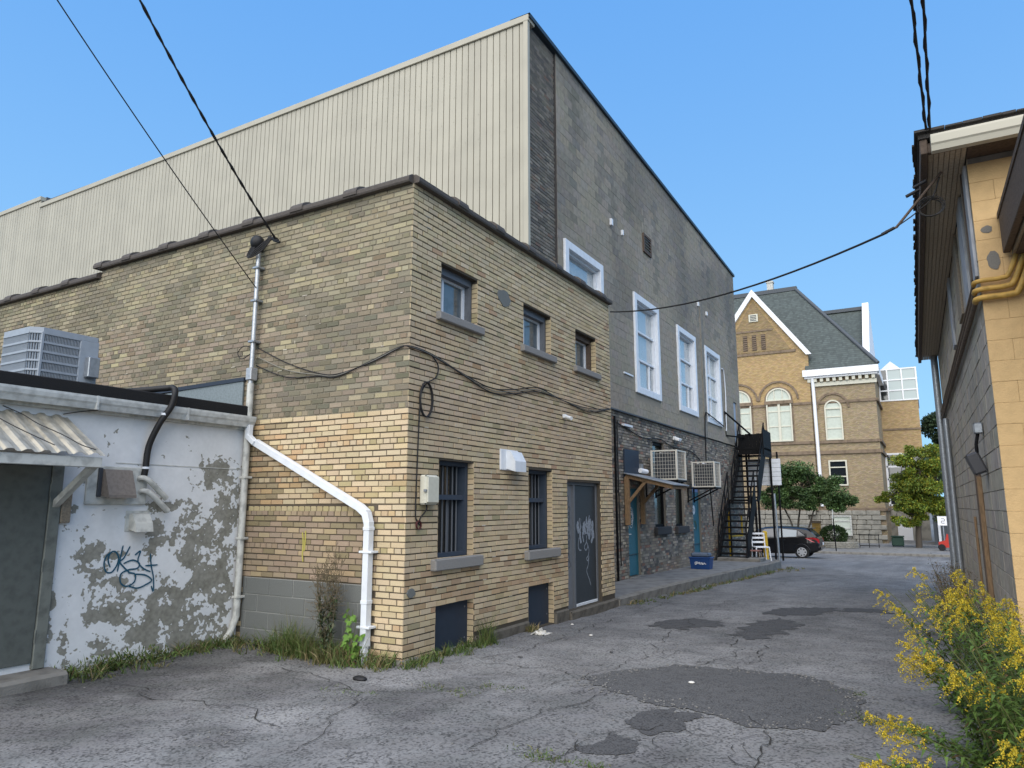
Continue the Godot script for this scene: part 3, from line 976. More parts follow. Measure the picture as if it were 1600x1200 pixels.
		for i in 6:
			var bz := lerpf(z0 - 0.11, z1 + 0.11, i / 5.0) + rng.randf_range(-0.012, 0.012)
			var br := MB.new()
			br.tube([Vector3(xi - 0.085, y0 + 0.03, bz), Vector3(xi - 0.085, y1 - 0.03, bz)], 0.011, 6)
			wpart(wn, "bar", br, M.grey_paint)
		for i in 2:
			var bz := lerpf(z0 - 0.2, z1 + 0.3, i)
			wpart(wn, "slat", wb(Vector3(xi - 0.12, y0 + 0.045, bz - 0.06), Vector3(xi - 0.112, y0 + 0.67, bz)), M.grey_paint)
		wpart(wn, "sill", bb(Vector3(XB - 0.22, y0 - 0.13, z1 - 0.13), Vector3(XB + 0.075, y0, z0 + 0.13), 0.012), M.sill)
	# boarded basement openings
	for h in [R[6], R[7]]:
		var b := MB.new()
		b.bev(Vector3(XB - 0.14, -0.2, ZB - h[1] + 0.002), Vector3(XB - 0.09, h[3] - 0.002, ZB - h[0] - 0.002), 0.004)
		var bd := wpart(T, "basement_board", b, M.hatch, "dark blue board closing a basement opening")
		for yy in [0.08, 0.44]:
			for zz in [ZB - h[0] - 0.07, ZB - h[1] + 0.07]:
				var sc := MB.new()
				sc.tube([Vector3(XB - 0.092, yy, zz), Vector3(XB - 0.084, yy, zz)], 0.012, 6)
				wpart(bd, "screw", sc, M.grey_paint)
	# door with fixed side panel and scrawled paint
	var dz0 := ZB - 4.05
	var dz1 := ZB - 5.38
	var df := MB.new()
	var xi := XB - 0.07
	df.box(Vector3(xi - 0.12, 0.045, dz0 - 0.05), Vector3(xi, 2.03, dz0)); df.box(Vector3(xi - 0.12, 0.045, dz1), Vector3(xi, 2.03, dz1 + 0.05))
	df.box(Vector3(xi - 0.12, 1.98, dz1 + 0.05), Vector3(xi + 0.003, 2.03, dz0 - 0.05)); df.box(Vector3(xi - 0.10, 0.045, dz0 - 0.42), Vector3(xi + 0.004, 1.98, dz0 - 0.37))
	var dr := wpart(T, "door", df, M.grey_paint, "dark steel door with scrawled pale paint and grey side panel")
	wpart(dr, "side_panel", wb(Vector3(xi - 0.05, 0.05, dz0 - 0.37), Vector3(xi - 0.025, 1.98, dz0 - 0.05)), M.panel_grey)
	wpart(dr, "leaf", bb(Vector3(xi - 0.06, 0.06, dz1 + 0.055), Vector3(xi - 0.015, 1.975, dz0 - 0.425), 0.004), M.door_dark)
	wpart(dr, "sweep", bb(Vector3(xi - 0.02, 0.058, dz1 + 0.06), Vector3(xi + 0.006, 0.10, dz0 - 0.43), 0.003), M.white_metal)
	var sc := MB.new()
	var oD := Vector3(xi - 0.014, 0, dz0 - 0.42)
	for l in [[[0.62, 1.05], [0.56, 0.97], [0.48, 1.0], [0.44, 1.07], [0.5, 1.13], [0.62, 1.12], [0.68, 1.04], [0.6, 0.93]], [[0.52, 0.95], [0.5, 0.83], [0.42, 0.76], [0.48, 0.70], [0.56, 0.76], [0.5, 0.84], [0.6, 0.72], [0.58, 0.62], [0.5, 0.56], [0.56, 0.53], [0.6, 0.6], [0.56, 0.46], [0.5, 0.36], [0.6, 0.22], [0.66, 0.12]], [[0.22, 0.92], [0.18, 0.80], [0.22, 0.72], [0.3, 0.71]], [[0.24, 0.9], [0.3, 0.92]]]:
		var pts := []
		for q in l: pts.append(Vector2(q[0] - 0.05, q[1] + 0.22))
		ribbon(sc, pts, oD, Vector3.FORWARD, Vector3.UP, 0.02)
	for i in 26:
		var a := Vector2(0.12 + rng.randf() * 0.62, 1.20 + rng.randf() * 0.36)
		if a.y > 1.5 and (a.x < 0.2 or a.x > 0.6): continue
		ribbon(sc, [a, a + Vector2(rng.randf_range(-0.05, 0.05), -0.08), a + Vector2(rng.randf_range(-0.06, 0.06), -0.17)], oD, Vector3.FORWARD, Vector3.UP, rng.randf_range(0.03, 0.07))
	wpart(dr, "scrawled_paint", sc, M.scribble)
	var sc2 := MB.new()
	for i in 12:
		var yy := 1.75 - i * 0.09
		ribbon(sc2, [Vector2(0.06, yy), Vector2(0.16 + rng.randf() * 0.1, yy + 0.06), Vector2(0.2 + rng.randf() * 0.08, yy - 0.05), Vector2(0.1, yy - 0.1)], Vector3(xi - 0.024, 0, dz0), Vector3.FORWARD, Vector3.UP, 0.012)
	wpart(dr, "scrawled_paint", sc2, M.door_dark)
	# pale mortar smeared over joints and faces where the walls were repointed
	var sm := MB.new()
	for i in 230:
		var right := rng.randf() < 0.5
		var yy := 0.2 + 0.0667 * rng.randi_range(3, 74) - 0.006
		sm.col = jit(Color(0.46, 0.42, 0.34), 0.15)
		var w := rng.randf_range(0.015, 0.09)
		var h := rng.randf_range(0.006, 0.016) if rng.randf() < 0.7 else rng.randf_range(0.02, 0.05)
		if h > 0.018: w = rng.randf_range(0.006, 0.014)
		var u := rng.randf_range(0.1, 5.6) if right else rng.randf_range(0.1, 8.0)
		var clear := true
		if right:
			for q in R:
				if u > q[0] - 0.12 and u < q[1] + 0.05 and yy > q[2] - 0.2 and yy < q[3] + 0.05: clear = false
			if clear: sm.bev(Vector3(XB - 0.004, yy, ZB - u - w), Vector3(XB + 0.004, yy + h, ZB - u), 0.002)
		elif yy > 2.75: sm.bev(Vector3(XB - u - w, yy, ZB - 0.004), Vector3(XB - u, yy + h, ZB + 0.004), 0.002)
	stuff(wpart(T, "mortar_smears", sm, M.mortar))
	# grey mortar patches left on the brick
	for p in [[-8.27, 4.52, 0.19, 0.13], [-6.32, 0.72, 0.08, 0.055]]:
		var pa := MB.new()
		var poly := PackedVector2Array()
		for i in 18:
			var a := TAU * i / 18.0
			poly.append(Vector2(cos(a) * p[2] * rng.randf_range(0.75, 1.0), sin(a) * p[3] * rng.randf_range(0.75, 1.0)))
		pa.prism(poly, 0.02, Transform3D(Basis(Vector3.FORWARD, Vector3.UP, Vector3.RIGHT), Vector3(XB + 0.012, p[1], p[0])))
		wpart(T, "mortar_patch", pa, M.block)
	# yellow paint splash over the pink brick
	var ys := MB.new()
	for l in [[[0.0, 0.0], [0.02, -0.12], [0.015, -0.25], [0.03, -0.34]], [[0.05, 0.02], [0.05, -0.1], [0.04, -0.22]]]:
		var pts := []
		for q in l: pts.append(Vector2(-6.44 + q[0], 1.34 + q[1]))
		ribbon(ys, pts, Vector3(0, 0, ZB + 0.003), Vector3.RIGHT, Vector3.UP, 0.022)
	wpart(T, "paint_splash", ys, mk(Color(0.40, 0.35, 0.09), 0.9))

# ---------- grey building ----------
const XG := -6.1
const ZG := -11.23
func tone_dark(u: float, v: float) -> Color:
	var t := tone_n.get_noise_2d(u * 0.5 + 80, v * 0.7)
	var c := Color(0.15, 0.138, 0.118)
	var k := rng.randf()
	if k < 0.25: c = Color(0.215, 0.195, 0.16)
	elif k < 0.45: c = Color(0.09, 0.086, 0.08)
	elif k < 0.53: c = Color(0.20, 0.12, 0.09)
	elif k < 0.63: c = Color(0.29, 0.26, 0.215)
	if t > 0.15: c = c.lerp(Color(0.27, 0.215, 0.165), 0.4)
	return jit(c * 1.3, 0.18)
func tone_dark_blocky(u: float, v: float) -> Color:
	var c := tone_dark(u, v)
	return c.lerp(Color(0.13, 0.12, 0.10), 0.5)
var stain_a := FastNoiseLite.new()
func tone_stucco(u: float, v: float) -> Color:
	# weathered grey paint over block, with broad darker soaked areas
	var t := stain_a.get_noise_2d(u * 0.4, v * 0.4)
	var c := Color(0.305, 0.27, 0.215).lerp(Color(0.215, 0.195, 0.162), clampf(t * 2.6 + 0.35, 0.0, 1.0) if v > 6.2 else clampf(t * 1.2, 0.0, 0.4))
	if v > 7.4 and stain_a.get_noise_2d(u * 2.2 + 70, v * 0.2) > 0.30: c = c.lerp(Color(0.11, 0.115, 0.105), 0.4)
	return jit(c, 0.014)
func grey_window(T: Node3D, z0: float, z1: float, y0: float, y1: float, kind: int) -> void:
	# z0 nearer end, z1 farther; white casing proud of the wall, sash set back in a reveal
	var cw := 0.17
	var cs := MB.new()
	var xo := XG + 0.05
	cs.bev(Vector3(XG - 0.06, y0, z0 - cw), Vector3(xo, y1, z0), 0.006); cs.bev(Vector3(XG - 0.06, y0, z1), Vector3(xo, y1, z1 + cw), 0.006)
	cs.bev(Vector3(XG - 0.06, y1 - cw, z1 + cw), Vector3(xo - 0.003, y1, z0 - cw), 0.006); cs.bev(Vector3(XG - 0.06, y0, z1 + cw), Vector3(xo - 0.003, y0 + cw, z0 - cw), 0.006)
	var w := wpart(T, "window", cs, M.vinyl, "tall window with broad white casing" if kind < 2 else "white casing window of small panes")
	var a := z0 - cw
	var b := z1 + cw
	var c := y0 + cw
	var d := y1 - cw
	var fr := MB.new()
	var xf := XG - 0.05
	fr.box(Vector3(xf - 0.12, c, a - 0.05), Vector3(xf, d, a)); fr.box(Vector3(xf - 0.12, c, b), Vector3(xf, d, b + 0.05))
	fr.box(Vector3(xf - 0.12, d - 0.05, b + 0.05), Vector3(xf, d, a - 0.05)); fr.box(Vector3(xf - 0.12, c, b + 0.05), Vector3(xf, c + 0.05, a - 0.05))
	if kind == 1:
		for t in [0.335, 0.665]:
			var y := lerpf(c, d, t)
			fr.box(Vector3(xf - 0.09, y - 0.025, b + 0.05), Vector3(xf - 0.02, y + 0.025, a - 0.05))
		for t in [0.26, 0.74]:
			var z := lerpf(a, b, t)
			fr.box(Vector3(xf - 0.085, c + 0.05, z - 0.02), Vector3(xf - 0.03, lerpf(c, d, 0.335) - 0.025, z + 0.02))
	elif kind == 2:
		for t in [0.335, 0.665]:
			var y := lerpf(c, d, t)
			fr.box(Vector3(xf - 0.09, y - 0.035, b + 0.05), Vector3(xf - 0.02, y + 0.035, a - 0.05))
		for i in 3:
			var ya := c + 0.05 if i == 0 else lerpf(c, d, i * 0.33 + 0.005) + 0.035
			var yb := d - 0.05 if i == 2 else lerpf(c, d, (i + 1) * 0.33 + 0.005) - 0.035
			var z := (a + b) * 0.5
			fr.box(Vector3(xf - 0.085, ya, z - 0.05), Vector3(xf - 0.03, yb, z + 0.05))
	wpart(w, "frame", fr, M.vinyl)
	wpart(w, "pane", wb(Vector3(xf - 0.078, c + 0.05, b + 0.05), Vector3(xf - 0.072, d - 0.05, a - 0.05)), M.pane)
	if kind == 1:
		var y := lerpf(c, d, 0.335)
		wpart(w, "blind", wb(Vector3(xf - 0.13, y, b + 0.05), Vector3(xf - 0.122, d - 0.05, a - 0.05)), M.white_blind)
		wpart(w, "blind", wb(Vector3(xf - 0.13, c + 0.05, lerpf(a, b, 0.74)), Vector3(xf - 0.122, y, lerpf(a, b, 0.26))), M.white_blind)
	else:
		wpart(w, "blind", wb(Vector3(xf - 0.13, c + 0.05, b + 0.05), Vector3(xf - 0.122, d - 0.05, a - 0.05)), M.white_blind if kind == 0 else M.blind)
func build_grey_building() -> void:
	stain_a.seed = 31; stain_a.frequency = 0.5; stain_a.fractal_octaves = 4
	var T := thing("grey_building", "tall grey block building with tan ribbed metal siding and dark brick base", "building", Vector3(XG, 0, ZG))
	var o := Vector3(XG, 0, ZG)
	var holes := [[1.47, 3.49, 5.0, 7.13], [5.52, 7.46, 4.45, 7.06], [9.17, 11.12, 4.41, 7.01], [12.23, 14.23, 4.38, 6.98], [16.2, 16.75, 3.82, 5.56]]
	var low := [[4.92, 5.70, 0.0, 2.06], [10.34, 11.20, -0.1, 2.32], [6.85, 7.78, 1.10, 3.33], [8.60, 9.45, 1.08, 3.26]]
	var top := func(u): return 11.25 - u * 0.0243
	# core wall behind the block and brick
	var core := MB.new()
	core.col = Color(0.27, 0.24, 0.195)
	core.holed(o + Vector3(-0.0035, 0, 0), Vector3.FORWARD, Vector3.UP, 1.2, 17.3, 3.86, 10.8, holes, 0.2)
	core.quad(o + Vector3(-0.006, 10.8, -1.2), o + Vector3(-0.006, 10.8, -17.3), o + Vector3(-0.006, 10.82, -17.3), o + Vector3(-0.006, 11.2, -1.2))
	core.col = Color(0.06, 0.058, 0.055)
	core.quad(o + Vector3(-0.06, 4.5, -0.02), o + Vector3(-0.06, 4.5, -1.2), o + Vector3(-0.06, 11.2, -1.2), o + Vector3(-0.06, 11.22, -0.02))
	core.box(o + Vector3(-0.3, 4.2, -1.21), o + Vector3(-0.007, 11.18, -1.2))
	core.col = Color(0.19, 0.175, 0.15)
	core.holed(o + Vector3(-0.065, 0, 0), Vector3.FORWARD, Vector3.UP, 0.9, 17.3, -0.8, 3.86, low, 0.2)
	core.col = Color(0.1, 0.1, 0.1)
	core.quad(Vector3(-30, 10.7, ZG - 0.1), Vector3(XG - 0.1, 10.7, ZG - 0.1), Vector3(XG - 0.1, 10.7, -28.4), Vector3(-30, 10.7, -28.4))
	core.quad(Vector3(XG - 0.01, -1, -28.53), Vector3(-30, -1, -28.53), Vector3(-30, 10.8, -28.53), Vector3(XG - 0.01, 10.83, -28.53))
	core.quad(Vector3(-30, -1, -28.5), Vector3(-30, -1, ZG - 0.1), Vector3(-30, 10.8, ZG - 0.1), Vector3(-30, 10.8, -28.5))
	core.quad(Vector3(-30, 0.5, ZG - 0.1), Vector3(XG - 0.1, 0.5, ZG - 0.1), Vector3(XG - 0.1, 0.5, -28.4), Vector3(-30, 0.5, -28.4))
	core.quad(Vector3(-30, 4.0, ZG - 0.03), Vector3(XG - 0.06, 4.0, ZG - 0.03), Vector3(XG - 0.06, 11.2, ZG - 0.03), Vector3(-30, 11.5, ZG - 0.03))
	wpart(T, "wall", core, M.mortar)
	var bl := MB.new()
	var recs := lay(o, Vector3.FORWARD, 1.2, 17.3, 3.87, 11.3, 0.4, 0.2, 0.003, holes, tone_stucco, 0, null, top)
	emit(bl, recs, o, Vector3.FORWARD, Vector3.RIGHT, 0.004, 0.002)
	stuff(wpart(T, "painted_blocks", bl, M.stucco))
	# pale repointed joints that zigzag between blocks
	var pj := MB.new()
	pj.col = Color(0.42, 0.41, 0.37)
	for cset in [[6.1, 7.6, 8.4], [6.25, 8.95, 9.7], [11.6, 7.3, 7.8], [9.0, 8.5, 9.2], [7.6, 7.1, 7.4], [10.9, 7.3, 8.0]]:
		var u: float = cset[0]
		var y: float = cset[1]
		while y < cset[2]:
			var yy := 3.87 + floorf((y - 3.87) / 0.2) * 0.2
			pj.box(o + Vector3(0.001, yy, -u - 0.007), o + Vector3(0.006, yy + 0.19, -u))
			pj.box(o + Vector3(0.001, yy + 0.192, -u - 0.2), o + Vector3(0.006, yy + 0.2, -u))
			u += 0.2 if rng.randf() < 0.5 else -0.2
			y += 0.2
	wpart(T, "repointed_joints", pj, M.mortar)
	for gset in [[11.5, 7.1], [11.9, 7.3], [11.5, 7.5], [11.9, 7.7]]:
		pass
	# dark brick: strip at the corner, and the whole ground floor
	var db := MB.new()
	var od := o + Vector3(-0.05, 0, 0)
	emit(db, lay(od, Vector3.FORWARD, 0.03, 1.2, 4.6, 11.2, 0.21, 0.07, 0.010, [], tone_dark_blocky, 0, null, top), od, Vector3.FORWARD, Vector3.RIGHT, 0.012, 0.004)
	stuff(wpart(T, "corner_bricks", db, M.brick))
	db = MB.new()
	emit(db, lay(od, Vector3.FORWARD, 0.95, 17.3, -0.5, 3.86, 0.21, 0.07, 0.010, low, tone_dark, 6), od, Vector3.FORWARD, Vector3.RIGHT, 0.013, 0.004)
	stuff(wpart(T, "base_bricks", db, M.brick))
	# lip of the painted wall over the brick, pilaster strip
	wpart(T, "drip_edge", wb(o + Vector3(-0.05, 3.835, -12.2), o + Vector3(0.02, 3.868, -0.95)), M.stucco_trim)
	wpart(T, "pilaster", bb(o + Vector3(-0.02, 3.84, -12.17), o + Vector3(0.035, 8.4, -11.88), 0.01), M.grey_wall)
	var cp := MB.new()
	cp.quad(o + Vector3(0.06, 11.24, 0.06), o + Vector3(0.06, 10.82, -17.36), o + Vector3(0.06, 10.91, -17.36), o + Vector3(0.06, 11.33, 0.06))
	cp.quad(o + Vector3(0.06, 11.33, 0.06), o + Vector3(0.06, 10.91, -17.36), o + Vector3(-0.4, 10.91, -17.36), o + Vector3(-0.4, 11.33, 0.06))
	cp.quad(o + Vector3(0.0, 11.24, 0.06), o + Vector3(0.0, 10.82, -17.36), o + Vector3(0.06, 10.82, -17.36), o + Vector3(0.06, 11.24, 0.06))
	cp.quad(o + Vector3(0.06, 10.82, -17.36), o + Vector3(-0.4, 10.82, -17.36), o + Vector3(-0.4, 10.91, -17.36), o + Vector3(0.06, 10.91, -17.36))
	wpart(T, "parapet_cap", cp, mk(Color(0.028, 0.045, 0.06), 0.5))
	# ribbed metal siding, panel by panel
	var tones := []
	for k in 4:
		var m2: StandardMaterial3D = M.siding.duplicate()
		var f: float = [0.96, 0.99, 1.02, 1.0][k]
		m2.albedo_color = (Color(0.40, 0.375, 0.30) * f).linear_to_srgb()
		tones.append(m2)
	for tall in 2:
		var hgt := 11.20 - 4.5 if tall == 0 else 11.46 - 4.5
		var pm := MB.new()
		var prof := []
		for i in 2:
			var b := i * 0.1525
			for q in [[0.0, 0.0], [0.132, 0.0], [0.134, -0.035], [0.150, -0.035], [0.152, 0.0]]: prof.append(Vector2(b + q[0], q[1]))
		prof.append(Vector2(0.305, 0.0))
		for i in prof.size() - 1:
			pm.quad(Vector3(prof[i].x, 0, prof[i].y), Vector3(prof[i + 1].x, 0, prof[i + 1].y), Vector3(prof[i + 1].x, hgt, prof[i + 1].y), Vector3(prof[i].x, hgt, prof[i].y))
		for i in 12:
			var yy := 0.6 + i * 0.55
			pm.cb(Vector3(0.10, yy, 0.002), Vector3(0.012, 0.012, 0.006))
		var am := pm.mesh()
		var cnt := 59 if tall == 0 else 20
		for i in cnt:
			var sp := part(T, "siding_panel", am, tones[rng.randi() % 4])
			var px := -6.13 - 0.305 * (i + 1) if tall == 0 else -24.13 - 0.305 * (i + 1)
			sp.position = Vector3(px, 4.5, ZG + 0.036) - T.position
	wpart(T, "siding_cap", bb(Vector3(-24.12, 11.17, ZG - 0.2), Vector3(XG + 0.03, 11.31, ZG + 0.075), 0.008), M.siding)
	wpart(T, "siding_cap", bb(Vector3(-31, 11.43, ZG - 0.2), Vector3(-24.125, 11.57, ZG + 0.075), 0.008), M.siding)
	wpart(T, "roof_upstand", bb(Vector3(-24.3, 11.2, ZG - 0.9), Vector3(-24.1, 11.6, ZG - 0.1), 0.01), M.stucco_trim)
	wpart(T, "corner_trim", bb(Vector3(XG - 0.09, 4.6, ZG - 0.02), Vector3(XG + 0.012, 11.2, ZG + 0.07), 0.005), M.siding)
	# windows
	grey_window(T, ZG - 1.47, ZG - 3.49, 5.0, 7.13, 0)
	grey_window(T, ZG - 5.52, ZG - 7.46, 4.45, 7.06, 1)
	grey_window(T, ZG - 9.17, ZG - 11.12, 4.41, 7.01, 1)
	grey_window(T, ZG - 12.23, ZG - 14.23, 4.38, 6.98, 2)
	# louvre vent
	var lv := MB.new()
	var lz0 := -17.62
	var lz1 := -18.24
	lv.box(o + Vector3(0, 8.42, lz1 - ZG), Vector3(XG + 0.05, 8.95, lz1 + 0.06)); lv.box(Vector3(XG, 8.42, lz0 - 0.06), Vector3(XG + 0.05, 8.95, lz0))
	lv.box(Vector3(XG, 8.89, lz1 + 0.06), Vector3(XG + 0.047, 8.95, lz0 - 0.06)); lv.box(Vector3(XG, 8.42, lz1 + 0.06), Vector3(XG + 0.047, 8.48, lz0 - 0.06))
	var lvp := wpart(T, "louvre_vent", lv, M.brown_wood)
	for i in 5:
		var sl := MB.new()
		sl.box(Vector3(-0.05, -0.004, lz1 + 0.06), Vector3(0.03, 0.004, lz0 - 0.06), Transform3D(Basis(Vector3.BACK, -0.6), Vector3(XG + 0.02, 8.52 + i * 0.085, 0)))
		wpart(lvp, "slat", sl, M.galv)
	# small pale brackets and boxes left on the wall
	for q in [[-15.33, 8.42, 0.10, 0.17], [-16.05, 8.40, 0.06, 0.14], [-22.9, 8.26, 0.10, 0.14], [-23.95, 8.18, 0.10, 0.14]]:
		wpart(T, "wall_box", bb(Vector3(XG, q[1] - q[3] * 0.5, q[0] - q[2] * 0.5), Vector3(XG + 0.06, q[1] + q[3] * 0.5, q[0] + q[2] * 0.5), 0.006), M.vinyl)
	wpart(T, "wall_bar", wb(Vector3(XG, 4.80, -16.55), Vector3(XG + 0.03, 4.84, -15.95)), M.vinyl)
	wpart(T, "wall_bar", wb(Vector3(XG - 0.05, 3.52, -16.4), Vector3(XG + 0.03, 3.57, -15.85)), M.vinyl)
	# doors
	for dd in [[-16.15, -16.93, 0.0, 2.06], [-21.57, -22.43, -0.1, 2.05]]:
		var fr := MB.new()
		var xi := XG - 0.12
		fr.box(Vector3(xi - 0.08, dd[2], dd[0] - 0.05), Vector3(xi, dd[3], dd[0])); fr.box(Vector3(xi - 0.08, dd[2], dd[1]), Vector3(xi, dd[3], dd[1] + 0.05))
		fr.box(Vector3(xi - 0.08, dd[3] - 0.05, dd[1] + 0.05), Vector3(xi, dd[3], dd[0] - 0.05))
		var dn := wpart(T, "door", fr, M.teal, "teal painted steel door")
		wpart(dn, "leaf", bb(Vector3(xi - 0.06, dd[2] + 0.01, dd[1] + 0.052), Vector3(xi - 0.015, dd[3] - 0.052, dd[0] - 0.052), 0.003), M.teal)
		var h := MB.new()
		h.tube([Vector3(xi - 0.015, 0.98, dd[0] - 0.12), Vector3(xi + 0.04, 0.98, dd[0] - 0.12), Vector3(xi + 0.04, 0.98, dd[0] - 0.22)], 0.012, 6)
		wpart(dn, "handle", h, M.white_metal)
		var gm := MB.new()
		var og := Vector3(xi - 0.013, 0, dd[0] - 0.05)
		if dd[0] > -20:
			for i in 5:
				var pts := []
				for k in 10:
					var a := k * TAU / 9.0 + i
					pts.append(Vector2(0.33 + cos(a) * (0.17 - i * 0.02) * rng.randf_range(0.7, 1.1), 1.38 + sin(a) * (0.24 - i * 0.045) * rng.randf_range(0.8, 1.1)))
				ribbon(gm, pts, og, Vector3.FORWARD, Vector3.UP, 0.014)
			wpart(dn, "scrawled_paint", gm, M.white_paint)
		else:
			var disc := PackedVector2Array()
			for k in 20: disc.append(Vector2(0.3 + cos(TAU * k / 20) * 0.14, 1.52 + sin(TAU * k / 20) * 0.14))
			gm.prism(disc, 0.004, Transform3D(Basis(Vector3.FORWARD, Vector3.UP, Vector3.RIGHT), og + Vector3(0.004, 0, 0)))
			wpart(dn, "round_sticker", gm, M.white_paint)
			gm = MB.new()
			for i in 4: ribbon(gm, [Vector2(0.25 + i * 0.03, 1.56), Vector2(0.27 + i * 0.03, 1.50), Vector2(0.26 + i * 0.03, 1.47)], og + Vector3(0.004, 0, 0), Vector3.FORWARD, Vector3.UP, 0.012)
			for i in 5: ribbon(gm, [Vector2(0.2 + rng.randf() * 0.3, 1.2), Vector2(0.15 + rng.randf() * 0.4, 1.05), Vector2(0.2 + rng.randf() * 0.3, 0.9)], og, Vector3.FORWARD, Vector3.UP, 0.03)
			wpart(dn, "scrawled_paint", gm, mk(Color(0.07, 0.13, 0.09), 0.7))
	wpart(T, "transom_panel", wb(Vector3(XG - 0.16, 2.06, -22.42), Vector3(XG - 0.12, 2.31, -21.58)), mk(Color(0.13, 0.19, 0.36), 0.6))
	wpart(T, "door_sill", bb(Vector3(XG - 0.2, -0.3, -17.0), Vector3(XG + 0.03, 0.0, -16.1), 0.01), M.concrete)
	var fd := MB.new()
	fd.box(Vector3(XG - 0.1, 3.82, -27.98), Vector3(XG - 0.05, 5.55, -27.44))
	wpart(T, "upper_door", fd, mk(Color(0.30, 0.36, 0.44), 0.5))
	# ground floor sash windows
	for w in [[-18.08, -19.01, 1.10, 3.33], [-19.83, -20.68, 1.08, 3.26]]:
		var fr := MB.new()
		var xi := XG - 0.12
		fr.box(Vector3(xi - 0.1, w[2], w[0] - 0.08), Vector3(xi, w[3], w[0])); fr.box(Vector3(xi - 0.1, w[2], w[1]), Vector3(xi, w[3], w[1] + 0.08))
		fr.box(Vector3(xi - 0.1, w[3] - 0.08, w[1] + 0.08), Vector3(xi, w[3], w[0] - 0.08)); fr.box(Vector3(xi - 0.1, w[2], w[1] + 0.08), Vector3(xi, w[2] + 0.06, w[0] - 0.08))
		fr.box(Vector3(xi - 0.07, (w[2] + w[3]) * 0.5 - 0.03, w[1] + 0.08), Vector3(xi - 0.02, (w[2] + w[3]) * 0.5 + 0.03, w[0] - 0.08))
		var wn := wpart(T, "window", fr, M.black_steel, "dark framed ground floor window")
		wpart(wn, "pane", wb(Vector3(xi - 0.07, w[2] + 0.06, w[1] + 0.08), Vector3(xi - 0.06, w[3] - 0.08, w[0] - 0.08)), mk(Color(0.05, 0.06, 0.05), 0.08, {"spec": 0.6}))
		wpart(wn, "sill", bb(Vector3(XG - 0.2, w[2] - 0.20, w[1] - 0.12), Vector3(XG + 0.05, w[2], w[0] + 0.12), 0.015), mk(Color(0.04, 0.04, 0.042), 0.8))
	wpart(T, "dark_board", bb(Vector3(XG - 0.08, 2.30, -16.88), Vector3(XG - 0.01, 2.98, -15.9), 0.006), M.hatch)

# ---------- white shed ----------
const XS := -7.5
func peel_wall() -> StandardMaterial3D:
	# white paint flaking off grey render; u along the wall from near end to the brick building, v from the top
	var W := 1024
	var H := 768
	var n1 := noise(101, 0.012, 5)
	var n2 := noise(102, 0.05, 4)
	var n3 := noise(103, 0.004, 3)
	var im := Image.create(W, H, false, Image.FORMAT_RGB8)
	var hm := Image.create(W, H, false, Image.FORMAT_RGB8)
	var spots := [[-4.30, 1.28, 0.21, 0.15], [-4.36, 1.07, 0.13, 0.15], [-4.60, 0.72, 0.32, 0.26], [-4.66, 0.95, 0.14, 0.08], [-4.55, 1.24, 0.12, 0.07], [-5.75, 2.10, 0.26, 0.24], [-5.55, 2.25, 0.05, 0.10], [-5.15, 1.72, 0.30, 0.10], [-5.0, 1.45, 0.16, 0.32], [-5.55, 1.35, 0.34, 0.42], [-5.95, 1.75, 0.18, 0.5], [-5.8, 0.85, 0.40, 0.55], [-5.35, 0.60, 0.42, 0.4], [-4.95, 0.38, 0.45, 0.28], [-5.6, 0.2, 0.7, 0.26], [-4.15, 0.45, 0.06, 0.3], [-4.12, 1.73, 0.08, 0.06], [-3.98, 0.8, 0.05, 0.3]]
	for yy in H:
		var v := 2.75 * (1.0 - float(yy) / H)
		for xx in W:
			var z := -2.4 - 3.8 * float(xx) / W
			var e := -1.0
			for s in spots:
				var dx: float = (z - s[0]) / s[2]
				var dy: float = (v - s[1]) / s[3]
				e = maxf(e, 1.0 - sqrt(dx * dx + dy * dy))
			var a := n1.get_noise_2d(xx, yy)
			var b := n2.get_noise_2d(xx, yy)
			var m := maxf(e, -0.55) * 0.62 + a * 0.72 + b * 0.48
			var f := n3.get_noise_2d(xx * 3.0, yy * 3.0) * 0.05 + b * 0.03
			var c: Color
			if m > 0.17:
				c = Color(0.225 + f + b * 0.05, 0.218 + f + b * 0.05, 0.185 + f + b * 0.04)
				hm.set_pixel(xx, yy, Color(0.35, 0.35, 0.35).lightened(clampf(b * 0.15, 0, 1)))
			else:
				c = Color(0.66 + f, 0.67 + f, 0.675 + f)
				if m > 0.13: c = c * 0.86
				hm.set_pixel(xx, yy, Color(0.7, 0.7, 0.7) * (1.0 + a * 0.25 + b * 0.10))
			im.set_pixel(xx, yy, c.linear_to_srgb())
	var mt := StandardMaterial3D.new()
	mt.albedo_texture = ImageTexture.create_from_image(im)
	mt.heightmap_enabled = true
	mt.heightmap_texture = ImageTexture.create_from_image(hm)
	mt.heightmap_scale = 0.5
	mt.roughness = 0.85
	return mt
func uv_quad(a: Vector3, b: Vector3, c: Vector3, d: Vector3) -> ArrayMesh:
	# a lower left, b lower right, c upper right, d upper left
	var m := ArrayMesh.new()
	var arr := []
	arr.resize(Mesh.ARRAY_MAX)
	var nn := (b - a).cross(d - a).normalized()
	arr[Mesh.ARRAY_VERTEX] = PackedVector3Array([a, c, b, a, d, c])
	arr[Mesh.ARRAY_NORMAL] = PackedVector3Array([nn, nn, nn, nn, nn, nn])
	arr[Mesh.ARRAY_TEX_UV] = PackedVector2Array([Vector2(0, 1), Vector2(1, 0), Vector2(1, 1), Vector2(0, 1), Vector2(0, 0), Vector2(1, 0)])
	m.add_surface_from_arrays(Mesh.PRIMITIVE_TRIANGLES, arr)
	return m
